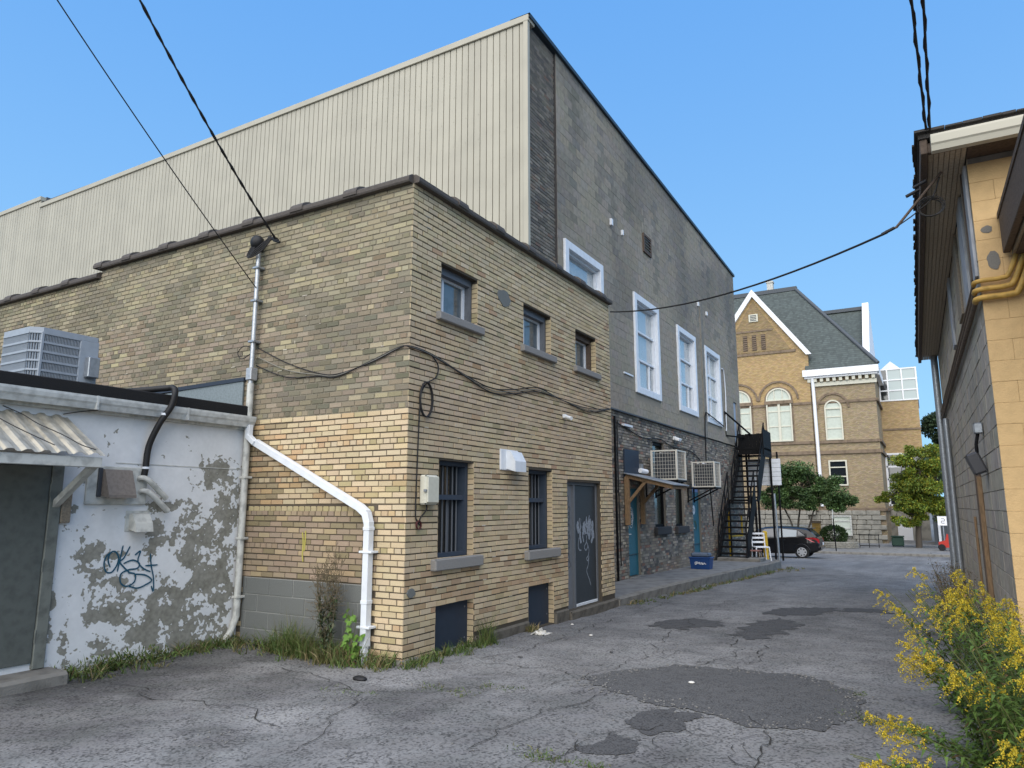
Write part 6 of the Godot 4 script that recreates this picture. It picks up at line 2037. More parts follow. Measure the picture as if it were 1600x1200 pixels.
func build_fire_escape() -> void:
	var y00 := pad_y(-24.0)
	var T := thing("fire_escape", "black steel fire escape stair climbing to a boxed balcony", "staircase", Vector3(-5.55, y00, -24.0))
	var xa := -6.02
	var xb := -5.13
	# lower flight to a small landing, upper flight to the balcony
	var f1a := Vector3(0, y00 + 0.12, -23.95)
	var f1b := Vector3(0, 1.85, -25.55)
	var f2a := Vector3(0, 1.85, -26.15)
	var f2b := Vector3(0, 3.78, -27.85)
	for fl in [[f1a, f1b, 9], [f2a, f2b, 10]]:
		for i in fl[2]:
			var p: Vector3 = fl[0].lerp(fl[1], (i + 0.5) / fl[2])
			var t := MB.new()
			t.bev(Vector3(xa + 0.03, p.y - 0.035, p.z - 0.12), Vector3(xb - 0.03, p.y + 0.02, p.z + 0.12), 0.004)
			wpart(T, "tread", t, M.black_steel)
		for x in [xa, xb]:
			var s := MB.new()
			beam(s, fl[0] + Vector3(x, -0.08, 0.1), fl[1] + Vector3(x, 0.0, -0.05), 0.05, 0.26)
			wpart(T, "stringer", s, M.black_steel)
			var r := MB.new()
			r.tube([fl[0] + Vector3(x, 0.0, 0.05), fl[0] + Vector3(x, 0.92, 0.0), fl[1] + Vector3(x, 0.95, 0.0)], 0.025, 6)
			r.tube([fl[0] + Vector3(x, 0.46, 0.0), fl[1] + Vector3(x, 0.48, 0.0)], 0.018, 6)
			for k in 3:
				var q: Vector3 = fl[0].lerp(fl[1], (k + 1) / 3.0) + Vector3(x, 0, 0)
				r.tube([q, q + Vector3(0, 0.95, 0)], 0.02, 6)
			wpart(T, "handrail", r, M.black_steel)
	# sheet metal side panel that follows the outer stringer
	for q in [[f1a, f1b, 0.62], [f2a, f2b, 0.8]]:
		var sp := MB.new()
		sp.quad(q[0] + Vector3(xb + 0.03, -0.15, 0), q[1] + Vector3(xb + 0.03, -0.1, 0), q[1] + Vector3(xb + 0.03, q[2], 0), q[0] + Vector3(xb + 0.03, q[2], 0))
		sp.quad(q[0] + Vector3(xb + 0.025, q[2], 0), q[1] + Vector3(xb + 0.025, q[2], 0), q[1] + Vector3(xb + 0.025, -0.1, 0), q[0] + Vector3(xb + 0.025, -0.15, 0))
		wpart(T, "side_panel", sp, M.black_steel)
	var ld := MB.new()
	ld.bev(Vector3(xa, 1.80, -26.2), Vector3(xb, 1.86, -25.5), 0.006)
	wpart(T, "landing", ld, M.black_steel)
	for p in [[xa, -25.6], [xb, -25.6], [xb, -26.15], [xb, -28.8], [xa, -28.8]]:
		var po := MB.new()
		po.bev(Vector3(p[0] - 0.035, -0.5, p[1] - 0.035), Vector3(p[0] + 0.035, 1.80 if p[1] > -27 else 3.7, p[1] + 0.035), 0.004)
		wpart(T, "post", po, M.black_steel)
	ld = MB.new()
	ld.bev(Vector3(xa, 3.70, -28.9), Vector3(xb + 0.05, 3.78, -27.3), 0.006)
	wpart(T, "balcony_floor", ld, M.black_steel)
	# boxed-in balcony sides of upright boards
	var x := xa + 0.05
	while x < xb - 0.06:
		var b := MB.new()
		b.bev(Vector3(x, 3.52, -27.34), Vector3(x + 0.125, 4.28 + rng.randf_range(-0.01, 0.02), -27.31), 0.003)
		wpart(T, "balcony_board", b, M.black_steel)
		x += 0.13
	var z := -27.35
	while z > -28.9:
		var b := MB.new()
		b.bev(Vector3(xb + 0.02, 3.45, z - 0.125), Vector3(xb + 0.05, 4.45 + rng.randf_range(-0.02, 0.03), z), 0.003)
		wpart(T, "balcony_board", b, M.black_steel)
		z -= 0.13
	# awning arms above the upper door, thin braces to the wall
	for q in [[Vector3(XG, 5.0, -25.9), Vector3(-5.5, 4.25, -27.3)], [Vector3(XG, 4.15, -26.1), Vector3(-5.75, 4.15, -27.3)], [Vector3(XG, 5.0, -25.9), Vector3(XG, 4.1, -26.0)]]:
		var a := MB.new()
		beam(a, q[0], q[1], 0.05, 0.05)
		wpart(T, "brace", a, M.black_steel)
	var hp := MB.new()
	hp.tube(smooth([Vector3(xa - 0.02, 3.0, -22.9), Vector3(xa, 4.5, -22.95), Vector3(xa, 4.6, -23.6), Vector3(xa + 0.02, 4.4, -25.3)], 3), 0.02, 6)
	hp.tube([Vector3(xa + 0.02, 1.0, -23.3), Vector3(xa + 0.02, 3.0, -22.95)], 0.02, 6)
	wpart(T, "ladder_rail", hp, M.black_steel)
	var pd := MB.new()
	pd.bev(Vector3(-6.05, y00 - 0.25, -24.6), Vector3(-4.7, y00 + 0.10, -23.7), 0.02)
	wpart(T, "footing", pd, M.concrete)

# ---------- car, trees and things at the street ----------
func build_car() -> void:
	var T := thing("parked_car", "black hatchback parked across the end of the alley", "car", Vector3(-4.55, g(-37.5) + 0.0, -37.55))
	# local: x runs from the rear bumper (0) to the nose (-4.3); z across
	var prof := [  # s, bottom, belt, roof, half width
		[0.0, 0.52, 0.80, 0.80, 0.62], [0.05, 0.40, 0.92, 0.93, 0.78], [0.16, 0.32, 1.00, 1.06, 0.84], [0.34, 0.28, 1.02, 1.26, 0.87], [0.55, 0.26, 1.02, 1.39, 0.89], [0.9, 0.24, 1.00, 1.44, 0.90], [1.4, 0.22, 0.97, 1.475, 0.905], [2.0, 0.22, 0.94, 1.48, 0.905], [2.5, 0.22, 0.92, 1.44, 0.90], [2.9, 0.22, 0.91, 1.30, 0.895], [3.3, 0.22, 0.90, 1.06, 0.885], [3.5, 0.24, 0.89, 0.93, 0.87], [3.9, 0.26, 0.82, 0.84, 0.83], [4.2, 0.30, 0.68, 0.70, 0.74], [4.3, 0.42, 0.58, 0.58, 0.6]]
	var body := MB.new()
	var rings := []
	for p in prof:
		var hw: float = p[4]
		var rw: float = hw - (p[3] - p[2]) * 0.62
		var r := [Vector3(-p[0], p[1], hw - 0.10), Vector3(-p[0], p[1] + 0.10, hw - 0.01), Vector3(-p[0], lerpf(p[1], p[2], 0.62), hw), Vector3(-p[0], p[2], hw - 0.03), Vector3(-p[0], lerpf(p[2], p[3], 0.86), lerpf(hw - 0.03, rw, 0.80)), Vector3(-p[0], p[3], rw - 0.10), Vector3(-p[0], p[3] + 0.012, 0)]
		var full := r.duplicate()
		for i in range(r.size() - 2, -1, -1): full.append(Vector3(r[i].x, r[i].y, -r[i].z))
		rings.append(full)
	for i in rings.size() - 1:
		for k in rings[i].size() - 1:
			body.quad(rings[i][k], rings[i][k + 1], rings[i + 1][k + 1], rings[i + 1][k])
	for k in range(1, rings[0].size() - 1):
		body.tri(rings[0][0], rings[0][k + 1], rings[0][k])
		var e: int = rings.size() - 1
		body.tri(rings[e][0], rings[e][k], rings[e][k + 1])
	part(T, "body", body, M.car_paint)
	var side := func(s: float, t: float, out: float) -> Vector3:
		# point on the greenhouse side: s along, t 0 at the belt, 1 at the roof
		for i in prof.size() - 1:
			var a = prof[i]
			var b = prof[i + 1]
			if s >= a[0] and s <= b[0]:
				var f: float = (s - a[0]) / (b[0] - a[0])
				var be := lerpf(a[2], b[2], f)
				var ro := lerpf(a[3], b[3], f)
				var hw := lerpf(a[4], b[4], f)
				return Vector3(-s, lerpf(be, ro, t), lerpf(hw - 0.03, hw - (ro - be) * 0.62, t * 0.93) + out)
		return Vector3.ZERO
	var gi := 0
	for w in [[[0.62, 0.12], [0.95, 0.08], [0.95, 0.70], [0.80, 0.66]], [[1.0, 0.07], [1.78, 0.07], [1.78, 0.82], [1.0, 0.72]], [[1.86, 0.07], [2.9, 0.10], [2.72, 0.55], [2.45, 0.82], [1.86, 0.83]]]:
		for sg in [1.0, -1.0]:
			var gm := MB.new()
			var ps := []
			for q in w:
				var p: Vector3 = side.call(q[0], q[1], 0.012)
				ps.append(Vector3(p.x, p.y, p.z * sg))
			for k in range(1, ps.size() - 1): gm.tri(ps[0], ps[k], ps[k + 1])
			part(T, "side_window", gm, mk(Color(0.16, 0.2, 0.22), 0.06, {"two": true, "spec": 0.7}) if gi == 1 else mk(Color(0.02, 0.025, 0.03), 0.06, {"two": true, "spec": 0.7}))
		gi += 1
	var rw := MB.new()
	rw.quad(Vector3(-0.10, 1.03, 0.62), Vector3(-0.10, 1.03, -0.62), Vector3(-0.50, 1.385, -0.52), Vector3(-0.50, 1.385, 0.52))
	part(T, "rear_window", rw, mk(Color(0.03, 0.035, 0.04), 0.05, {"two": true, "spec": 0.7}))
	for sg in [1.0, -1.0]:
		var tl := MB.new()
		var q := [Vector3(-0.02, 0.74, 0.76), Vector3(-0.34, 0.80, 0.885), Vector3(-0.62, 0.97, 0.885), Vector3(-0.25, 1.0, 0.85), Vector3(-0.03, 0.93, 0.775)]
		for k in range(1, 4): tl.tri(q[0] * Vector3(1, 1, sg) + Vector3(0.015, 0, 0.012 * sg), q[k] * Vector3(1, 1, sg) + Vector3(0, 0, 0.012 * sg), q[k + 1] * Vector3(1, 1, sg) + Vector3(0, 0, 0.012 * sg))
		var lens := part(T, "tail_light", tl, M.red_lens)
		M.red_lens.cull_mode = BaseMaterial3D.CULL_DISABLED
		for s in [0.80, 3.42]:
			var wl := MB.new()
			var ctr := Vector3(-s, 0.315, 0.80 * sg)
			wl.tube([ctr - Vector3(0, 0, 0.10 * sg), ctr + Vector3(0, 0, 0.085 * sg)], 0.315, 20)
			var ty := part(T, "wheel", wl, M.tyre)
			var rm := MB.new()
			rm.tube([ctr + Vector3(0, 0, 0.07 * sg), ctr + Vector3(0, 0, 0.095 * sg)], 0.215, 18)
			part(ty, "rim", rm, M.rim)
			var sp := MB.new()
			for k in 7:
				var a := TAU * k / 7.0
				sp.tube([ctr + Vector3(cos(a) * 0.15, sin(a) * 0.15, 0.094 * sg), ctr + Vector3(cos(a) * 0.15, sin(a) * 0.15, 0.101 * sg)], 0.034, 7)
			part(ty, "rim_openings", sp, M.tyre)
			var ar := MB.new()
			var pts := []
			for k in 13:
				var a := PI * k / 12.0
				pts.append(ctr + Vector3(cos(a) * 0.365, sin(a) * 0.365, 0.092 * sg))
			ar.tube(pts, 0.022, 6)
			part(T, "wheel_arch", ar, M.car_paint)
		var mr := MB.new()
		mr.ell(Vector3(-2.78, 1.0, 0.98 * sg), Vector3(0.08, 0.07, 0.10), 8, 6)
		part(T, "mirror", mr, M.car_paint)
		for s in [1.62, 2.55]:
			var hn := MB.new()
			hn.bev(Vector3(-s - 0.1, 0.84, 0.9 * sg - 0.02), Vector3(-s + 0.1, 0.87, 0.9 * sg + 0.02), 0.006)
			part(T, "door_handle", hn, M.car_paint)
	var bp := MB.new()
	bp.bev(Vector3(-0.18, 0.42, -0.80), Vector3(0.045, 0.60, 0.80), 0.05)
	part(T, "bumper", bp, M.car_paint)
	var spo := MB.new()
	spo.bev(Vector3(-0.62, 1.385, -0.55), Vector3(-0.30, 1.42, 0.55), 0.012)
	part(T, "spoiler", spo, M.car_paint)
	var pl := MB.new()
	pl.bev(Vector3(0.046, 0.62, -0.16), Vector3(0.056, 0.76, 0.16), 0.004)
	part(T, "number_plate", pl, M.white_paint)
func tree(called: String, label: String, base: Vector3, stems: Array, blobs: Array, n_leaf: int, ls: float, cols: Array, sd: int, group := "") -> void:
	# stems: lists of points relative to base; blobs: [centre, radii] of the crown
	var r := RandomNumberGenerator.new()
	r.seed = sd
	var T := thing(called, label, "tree", base, group)
	var tips := []
	for s in stems:
		var tm := MB.new()
		var pts := smooth(s[0], 4)
		tm.tube(pts, s[1], 7, s[1] * 0.45)
		part(T, "trunk", tm, M.bark)
		tips.append(s[0][s[0].size() - 1])
	var br := MB.new()
	var lf := MB.new()
	var clumps := []
	for b in blobs:
		var cnt: int = b[2]
		for i in cnt:
			var d := clock_(r)
			var rad := pow(r.randf(), 0.4)
			var p: Vector3 = b[0] + Vector3(d.x * b[1].x, d.y * b[1].y, d.z * b[1].z) * rad
			clumps.append([p, r.randf_range(0.4, 1.0) * b[3], r.randf_range(0.7, 1.3)])
			var t: Vector3 = tips[r.randi() % tips.size()]
			if r.randf() < 0.5:
				var m := t.lerp(p, 0.5) + Vector3(r.randf_range(-0.2, 0.2), r.randf_range(-0.1, 0.3), r.randf_range(-0.2, 0.2))
				br.tube([t.lerp(p, 0.02), m, p], 0.035, 4, 0.01)
	part(T, "limbs", br, M.bark)
	for i in n_leaf:
		var c = clumps[r.randi() % clumps.size()]
		var d := clock_(r)
		var p: Vector3 = c[0] + Vector3(d.x, d.y * 0.6, d.z) * c[1] * pow(r.randf(), 0.5)
		var dir := (clock_(r) + Vector3(0, -0.25, 0) + d * 0.7).normalized()
		var sd2 := dir.cross(Vector3.UP + clock_(r) * 0.7).normalized()
		var col: Color = cols[r.randi() % cols.size()]
		var t: float = r.randf_range(0.75, 1.25) * c[2]
		lf.col = Color(col.r * t, col.g * t, col.b * t)
		lf.leaf(p, dir, sd2, ls * r.randf_range(0.7, 1.3), ls * r.randf_range(0.5, 0.8))
	part(T, "crown", lf, M.leaf)
func build_street_things() -> void:
	build_car()
	var dark := [Color(0.065, 0.115, 0.035), Color(0.05, 0.095, 0.03), Color(0.085, 0.135, 0.04), Color(0.045, 0.08, 0.028)]
	tree("broad_tree", "dark green broad tree with several thin stems in front of the old building", Vector3(-6.9, -0.99, -49.5), [
		[[Vector3(-0.9, 0, 0), Vector3(-0.75, 1.2, 0.1), Vector3(-1.2, 2.4, 0), Vector3(-1.6, 3.2, 0.2)], 0.07], [[Vector3(-0.2, 0, 0.1), Vector3(0.1, 1.0, 0), Vector3(0.5, 2.1, 0.2), Vector3(0.8, 3.2, 0)], 0.08], [[Vector3(-0.5, 0, -0.2), Vector3(-0.5, 1.3, -0.3), Vector3(-0.3, 2.6, -0.4), Vector3(-0.2, 3.6, -0.3)], 0.08]],
		[[Vector3(-0.8, 4.1, 0), Vector3(1.7, 1.35, 1.5), 34, 0.75], [Vector3(1.2, 3.5, 0.2), Vector3(1.7, 1.0, 1.3), 26, 0.65], [Vector3(-1.7, 3.2, 0), Vector3(1.0, 0.9, 1.0), 14, 0.6], [Vector3(2.3, 2.8, 0.3), Vector3(0.9, 0.6, 0.8), 9, 0.5], [Vector3(0.2, 3.0, 0.4), Vector3(1.8, 0.7, 1.0), 16, 0.6]], 42000, 0.135, dark, 5)
	var gold := [Color(0.19, 0.22, 0.025), Color(0.13, 0.19, 0.028), Color(0.25, 0.235, 0.025), Color(0.09, 0.15, 0.028), Color(0.15, 0.20, 0.028)]
	tree("street_tree", "yellow green street tree with single straight trunk near the annex", Vector3(-0.72, -0.99, -53.0), [
		[[Vector3(0, 0, 0), Vector3(0.05, 1.0, 0), Vector3(0.15, 2.2, 0), Vector3(0.1, 4.0, 0), Vector3(0.3, 5.4, 0)], 0.2], [[Vector3(0.1, 1.8, 0), Vector3(0.8, 2.8, 0.3), Vector3(1.2, 3.8, 0.2)], 0.09], [[Vector3(0.1, 1.7, 0), Vector3(-0.6, 2.6, 0.2), Vector3(-0.9, 3.6, 0)], 0.08]],
		[[Vector3(0.5, 5.4, 0), Vector3(1.5, 1.35, 1.4), 40, 0.6], [Vector3(0.4, 3.6, 0), Vector3(1.9, 1.7, 1.6), 75, 0.65], [Vector3(1.5, 2.3, 0), Vector3(1.2, 0.9, 1.0), 24, 0.5], [Vector3(-0.2, 2.1, 0.3), Vector3(1.2, 0.7, 0.9), 20, 0.5], [Vector3(-1.9, 3.15, 0.2), Vector3(0.45, 0.3, 0.4), 5, 0.35]], 60000, 0.13, gold, 6)
	var deep := [Color(0.04, 0.065, 0.03), Color(0.03, 0.05, 0.025), Color(0.055, 0.08, 0.035)]
	tree("distant_tree", "tall dark tree far behind the annex and the yellow tree", Vector3(1.6, -1.1, -85.0), [[[Vector3(0, 0, 0), Vector3(0.1, 4, 0), Vector3(0, 8, 0)], 0.3]],
		[[Vector3(-0.1, 11.0, 0), Vector3(1.5, 1.6, 1.5), 22, 0.7], [Vector3(0.8, 9.0, 0), Vector3(2.0, 2.0, 2.0), 30, 0.8], [Vector3(0.2, 6.5, 0), Vector3(2.0, 2.2, 2.0), 24, 0.9]], 14000, 0.28, deep, 7)
	# clipped shrub in a stone bed
	var S := thing("round_shrub", "clipped dark round shrub in the stone bed", "shrub", Vector3(-5.45, -0.8, -51.0))
	var r := RandomNumberGenerator.new()
	r.seed = 15
	var sm := MB.new()
	for i in 5200:
		var d := clock_(r)
		var p := Vector3(d.x * 0.78, 0.55 + d.y * 0.62, d.z * 0.7) * 1.0
		p = Vector3(0, 0.55, 0) + (p - Vector3(0, 0.55, 0)) * r.randf_range(0.82, 1.05)
		var c: Color = dark[r.randi() % 4]
		var t := r.randf_range(0.5, 0.85)
		sm.col = Color(c.r * t, c.g * t, c.b * t)
		sm.leaf(p, (d + clock_(r) * 0.8).normalized(), d.cross(clock_(r)).normalized(), 0.11, 0.07)
	part(S, "foliage", sm, M.leaf)
	sm = MB.new()
	sm.tube([Vector3(0, -0.1, 0), Vector3(0, 0.5, 0)], 0.06, 6, 0.03)
	part(S, "stem", sm, M.bark)
	var P := thing("stone_bed", "low curved stone planting bed round the shrub", "planter", Vector3(-5.4, -0.99, -50.8))
	for row in 3:
		for i in 14:
			var a := PI * (i + (0.5 if row % 2 else 0.0)) / 14.0
			var st := MB.new()
			st.bev(Vector3(-0.17, 0, -0.12), Vector3(0.17, 0.125, 0.12), 0.025, Transform3D(Basis(Vector3.UP, PI / 2 - a), Vector3(cos(a) * 1.25, 0.0 + row * 0.13, sin(a) * 0.9)))
			part(P, "stone", st, M.stone)
	sm = MB.new()
	sm.box(Vector3(-1.15, 0.0, -1.2), Vector3(1.15, 0.3, 0.2))
	part(P, "soil", sm, M.crack)
	# railings
	for f in [[-10.2, -6.9, -52.0, 1.15, "black iron railing behind the parked car under the broad tree"], [-4.0, -2.85, -51.5, 0.85, "short black iron railing on the pavement by the stone base"]]:
		var F := thing("iron_railing", f[4], "railing", Vector3((f[0] + f[1]) * 0.5, -0.99, f[2]), "iron railings on the far pavement")
		var rl := MB.new()
		for y in [0.12, f[3] - 0.06]: rl.box(Vector3(f[0], -0.99 + y - 0.025, f[2] - 0.02), Vector3(f[1], -0.99 + y + 0.025, f[2] + 0.02))
		wpart(F, "rail", rl, M.black_steel)
		var x: float = f[0]
		while x <= f[1] + 0.01:
			var pk := MB.new()
			pk.box(Vector3(x - 0.018, -0.99, f[2] - 0.018), Vector3(x + 0.018, -0.99 + f[3], f[2] + 0.018))
			wpart(F, "picket", pk, M.black_steel)
			x += 0.165 if f[3] > 1 else 0.55
	var bp := thing("brick_pier", "yellow brick pier with stone cap behind the car", "pier", Vector3(-6.5, -0.99, -51.5))
	var pm := MB.new()
	pm.col = Color(0.5, 0.33, 0.10)
	pm.box(Vector3(-0.24, 0, -0.24), Vector3(0.24, 1.5, 0.24))
	part(bp, "shaft", pm, M.far_brick)
	pm = MB.new()
	pm.bev(Vector3(-0.29, 1.5, -0.29), Vector3(0.29, 1.66, 0.29), 0.02)
	part(bp, "cap", pm, M.brown_stone)
	var wn := thing("notice_board", "white notice board standing behind the railing", "board", Vector3(-8.0, -0.99, -52.6))
	pm = MB.new()
	pm.bev(Vector3(-1.0, 0.3, -0.04), Vector3(1.2, 1.35, 0.04), 0.01)
	part(wn, "sheet", pm, M.old_white)
	pm = MB.new()
	for x in [-0.9, 1.1]: pm.box(Vector3(x - 0.04, 0, -0.1), Vector3(x + 0.04, 1.3, -0.045))
	part(wn, "post", pm, M.black_steel)
	# posts and signs
	var sp := thing("sign_post", "thin dark sign post at the far kerb", "sign post", Vector3(-4.9, -0.99, -46.6))
	pm = MB.new()
	pm.tube([Vector3(0, 0, 0), Vector3(-0.05, 2.35, 0)], 0.035, 6)
	part(sp, "post", pm, M.black_steel)
	pm = MB.new()
	pm.bev(Vector3(-0.06, 1.9, -0.02), Vector3(-0.02, 2.4, 0.2), 0.005)
	part(sp, "plate", pm, M.old_white)
	var sp2 := thing("sign_post", "white square sign on a post beside the red vehicle", "sign post", Vector3(0.68, -0.99, -51.0))
	pm = MB.new()
	pm.tube([Vector3(0, 0, 0), Vector3(0, 1.9, 0)], 0.035, 6)
	part(sp2, "post", pm, M.galv)
	pm = MB.new()
	pm.bev(Vector3(-0.27, 1.45, 0.036), Vector3(0.27, 2.0, 0.06), 0.008)
	part(sp2, "plate", pm, M.white_paint)
	pm = MB.new()
	ribbon(pm, [Vector2(-0.08, 1.85), Vector2(0.08, 1.85), Vector2(0.08, 1.72), Vector2(-0.06, 1.72), Vector2(-0.06, 1.6), Vector2(0.1, 1.6)], Vector3(0, 0, 0.061), Vector3.RIGHT, Vector3.UP, 0.03)
	part(sp2, "marking", pm, M.stucco_trim)
	var gb := thing("wheeled_bin", "dark green bin beside the white annex door", "bin", Vector3(-1.9, -0.99, -53.5))
	pm = MB.new()
	pm.bev(Vector3(-0.35, 0.06, -0.3), Vector3(0.35, 0.62, 0.3), 0.05)
	part(gb, "body", pm, M.green_bin)
	pm = MB.new()
	pm.bev(Vector3(-0.38, 0.63, -0.34), Vector3(0.38, 0.70, 0.34), 0.02)
	part(gb, "lid", pm, M.green_bin)
	pm = MB.new()
	for x in [-0.28, 0.28]: pm.tube([Vector3(x - 0.03, 0.08, -0.2), Vector3(x + 0.03, 0.08, -0.2)], 0.08, 10)
	part(gb, "wheels", pm, M.tyre)
	# small red vehicle by the doorway, and the dark doorway
	var rv := thing("red_scooter", "small red vehicle parked by the dark doorway on the right", "vehicle", Vector3(0.85, -0.99, -50.2))
	pm = MB.new()
	pm.prism(PackedVector2Array([Vector2(-0.5, 0.2), Vector2(0.5, 0.2), Vector2(0.55, 0.55), Vector2(0.3, 0.62), Vector2(0.2, 0.95), Vector2(-0.05, 0.98), Vector2(-0.15, 0.6), Vector2(-0.5, 0.5)]), 0.5, Transform3D(Basis.IDENTITY, Vector3(0, 0, 0.25)))
	part(rv, "body", pm, M.red_paint)
	for x in [-0.35, 0.38]:
		pm = MB.new()
		pm.tube([Vector3(x, 0.2, -0.2), Vector3(x, 0.2, 0.3)], 0.2, 12)
		part(rv, "wheel", pm, M.tyre)
	var dw := thing("low_building", "low dark fronted building with white door frame at the far right", "building", Vector3(1.8, -1.0, -58.0))
	wpart(dw, "wall", wb(Vector3(0.2, -1.1, -62), Vector3(6, 2.2, -57)), M.stucco_trim)
	var fm := MB.new()
	fm.box(Vector3(0.45, -1.0, -57), Vector3(0.6, 1.1, -56.9)); fm.box(Vector3(1.9, -1.0, -57), Vector3(2.05, 1.1, -56.9)); fm.box(Vector3(0.45, 1.1, -57), Vector3(2.05, 1.25, -56.9))
	wpart(dw, "door_frame", fm, M.white_paint)

# ---------- wires ----------
const WIRE_A := Vector3(-7.40, 4.467, -6.10)
const WIRE_A2 := Vector3(-6.565, 7.73, -1.43)
const WIRE_B := Vector3(-7.09, 5.07, -6.12)
const WIRE_B2 := Vector3(-6.03, 7.70, -2.31)
const WIRE_C := Vector3(0.15, 6.63, -4.3)
func sag(a: Vector3, b: Vector3, s: float, n := 18) -> Array:
	var out := []
	for i in n + 1:
		var t := float(i) / n
		out.append(a.lerp(b, t) - Vector3.UP * s * 4.0 * t * (1.0 - t))
	return out
func build_wires() -> void:
	var w := MB.new()
	w.tube(sag(WIRE_A, WIRE_A2, 0.10), 0.007, 5)
	single("overhead_wire", w, M.cable, "thin overhead wire slanting down to the conduit, left of the thick cable", "wire")
	w = MB.new()
	var p := sag(WIRE_B, WIRE_B2, 0.16, 60)
	w.tube(p, 0.011, 5)
	for k in 2:
		var tw := []
		for i in p.size():
			var a := i * 1.1 + k * PI
			tw.append(p[i] + Vector3(cos(a) * 0.014, sin(a) * 0.014, 0))
		w.tube(tw, 0.007, 4)
	single("overhead_cable", w, M.cable, "thick twisted service cable running down to the weatherhead", "wire")
	w = MB.new()
	w.tube(sag(Vector3(-4.88, 5.25, -12.16), Vector3(-0.13, 4.44, -8.0), 0.22), 0.013, 5)
	single("crossing_wire", w, M.cable, "black wire crossing the alley from brick corner to right eave", "wire")
	for k in 2:
		w = MB.new()
		var q := sag(Vector3(0.29 + k * 0.03, 5.22, -7.55), WIRE_C + Vector3(k * 0.16, 0, 0), 0.03, 40)
		w.tube(q, 0.012, 5)
		var tw := []
		for i in q.size(): tw.append(q[i] + Vector3(cos(i * 1.3 + k) * 0.014, 0, sin(i * 1.3 + k) * 0.014))
		w.tube(tw, 0.008, 4)
		single("roof_wire", w, M.cable, ["left of the two twisted wires rising from the right eave", "right of the two twisted wires rising from the right eave"][k], "wire", "wires above the right roof")

# ---------- weeds and flowers ----------
func tuft(mb: MB, p: Vector3, n: int, h: float, spread: float, cols: Array, r: RandomNumberGenerator, w := 0.006) -> void:
	for i in n:
		var a := r.randf() * TAU
		var d := Vector3(cos(a) * r.randf_range(0.1, spread), 1.0, sin(a) * r.randf_range(0.1, spread)).normalized()
		var c: Color = cols[r.randi() % cols.size()]
		var t := r.randf_range(0.7, 1.3)
		mb.col = Color(c.r * t, c.g * t, c.b * t)
		mb.blade(p + Vector3(r.randf_range(-0.06, 0.06), -0.01, r.randf_range(-0.06, 0.06)), d, h * r.randf_range(0.5, 1.15), w * r.randf_range(0.6, 1.3), r.randf_range(0.0, 0.4), r)
func leafy(mb: MB, p: Vector3, n: int, rad: Vector3, ls: float, cols: Array, r: RandomNumberGenerator) -> void:
	for i in n:
		var d := clock_(r)
		var q := p + Vector3(d.x * rad.x, absf(d.y) * rad.y, d.z * rad.z) * pow(r.randf(), 0.5)
		var c: Color = cols[r.randi() % cols.size()]
		var t := r.randf_range(0.7, 1.3)
		mb.col = Color(c.r * t, c.g * t, c.b * t)
		mb.leaf(q, (d + Vector3(0, 0.4, 0) + clock_(r) * 0.5).normalized(), d.cross(Vector3.UP + clock_(r) * 0.4).normalized(), ls * r.randf_range(0.6, 1.3), ls * r.randf_range(0.25, 0.5))
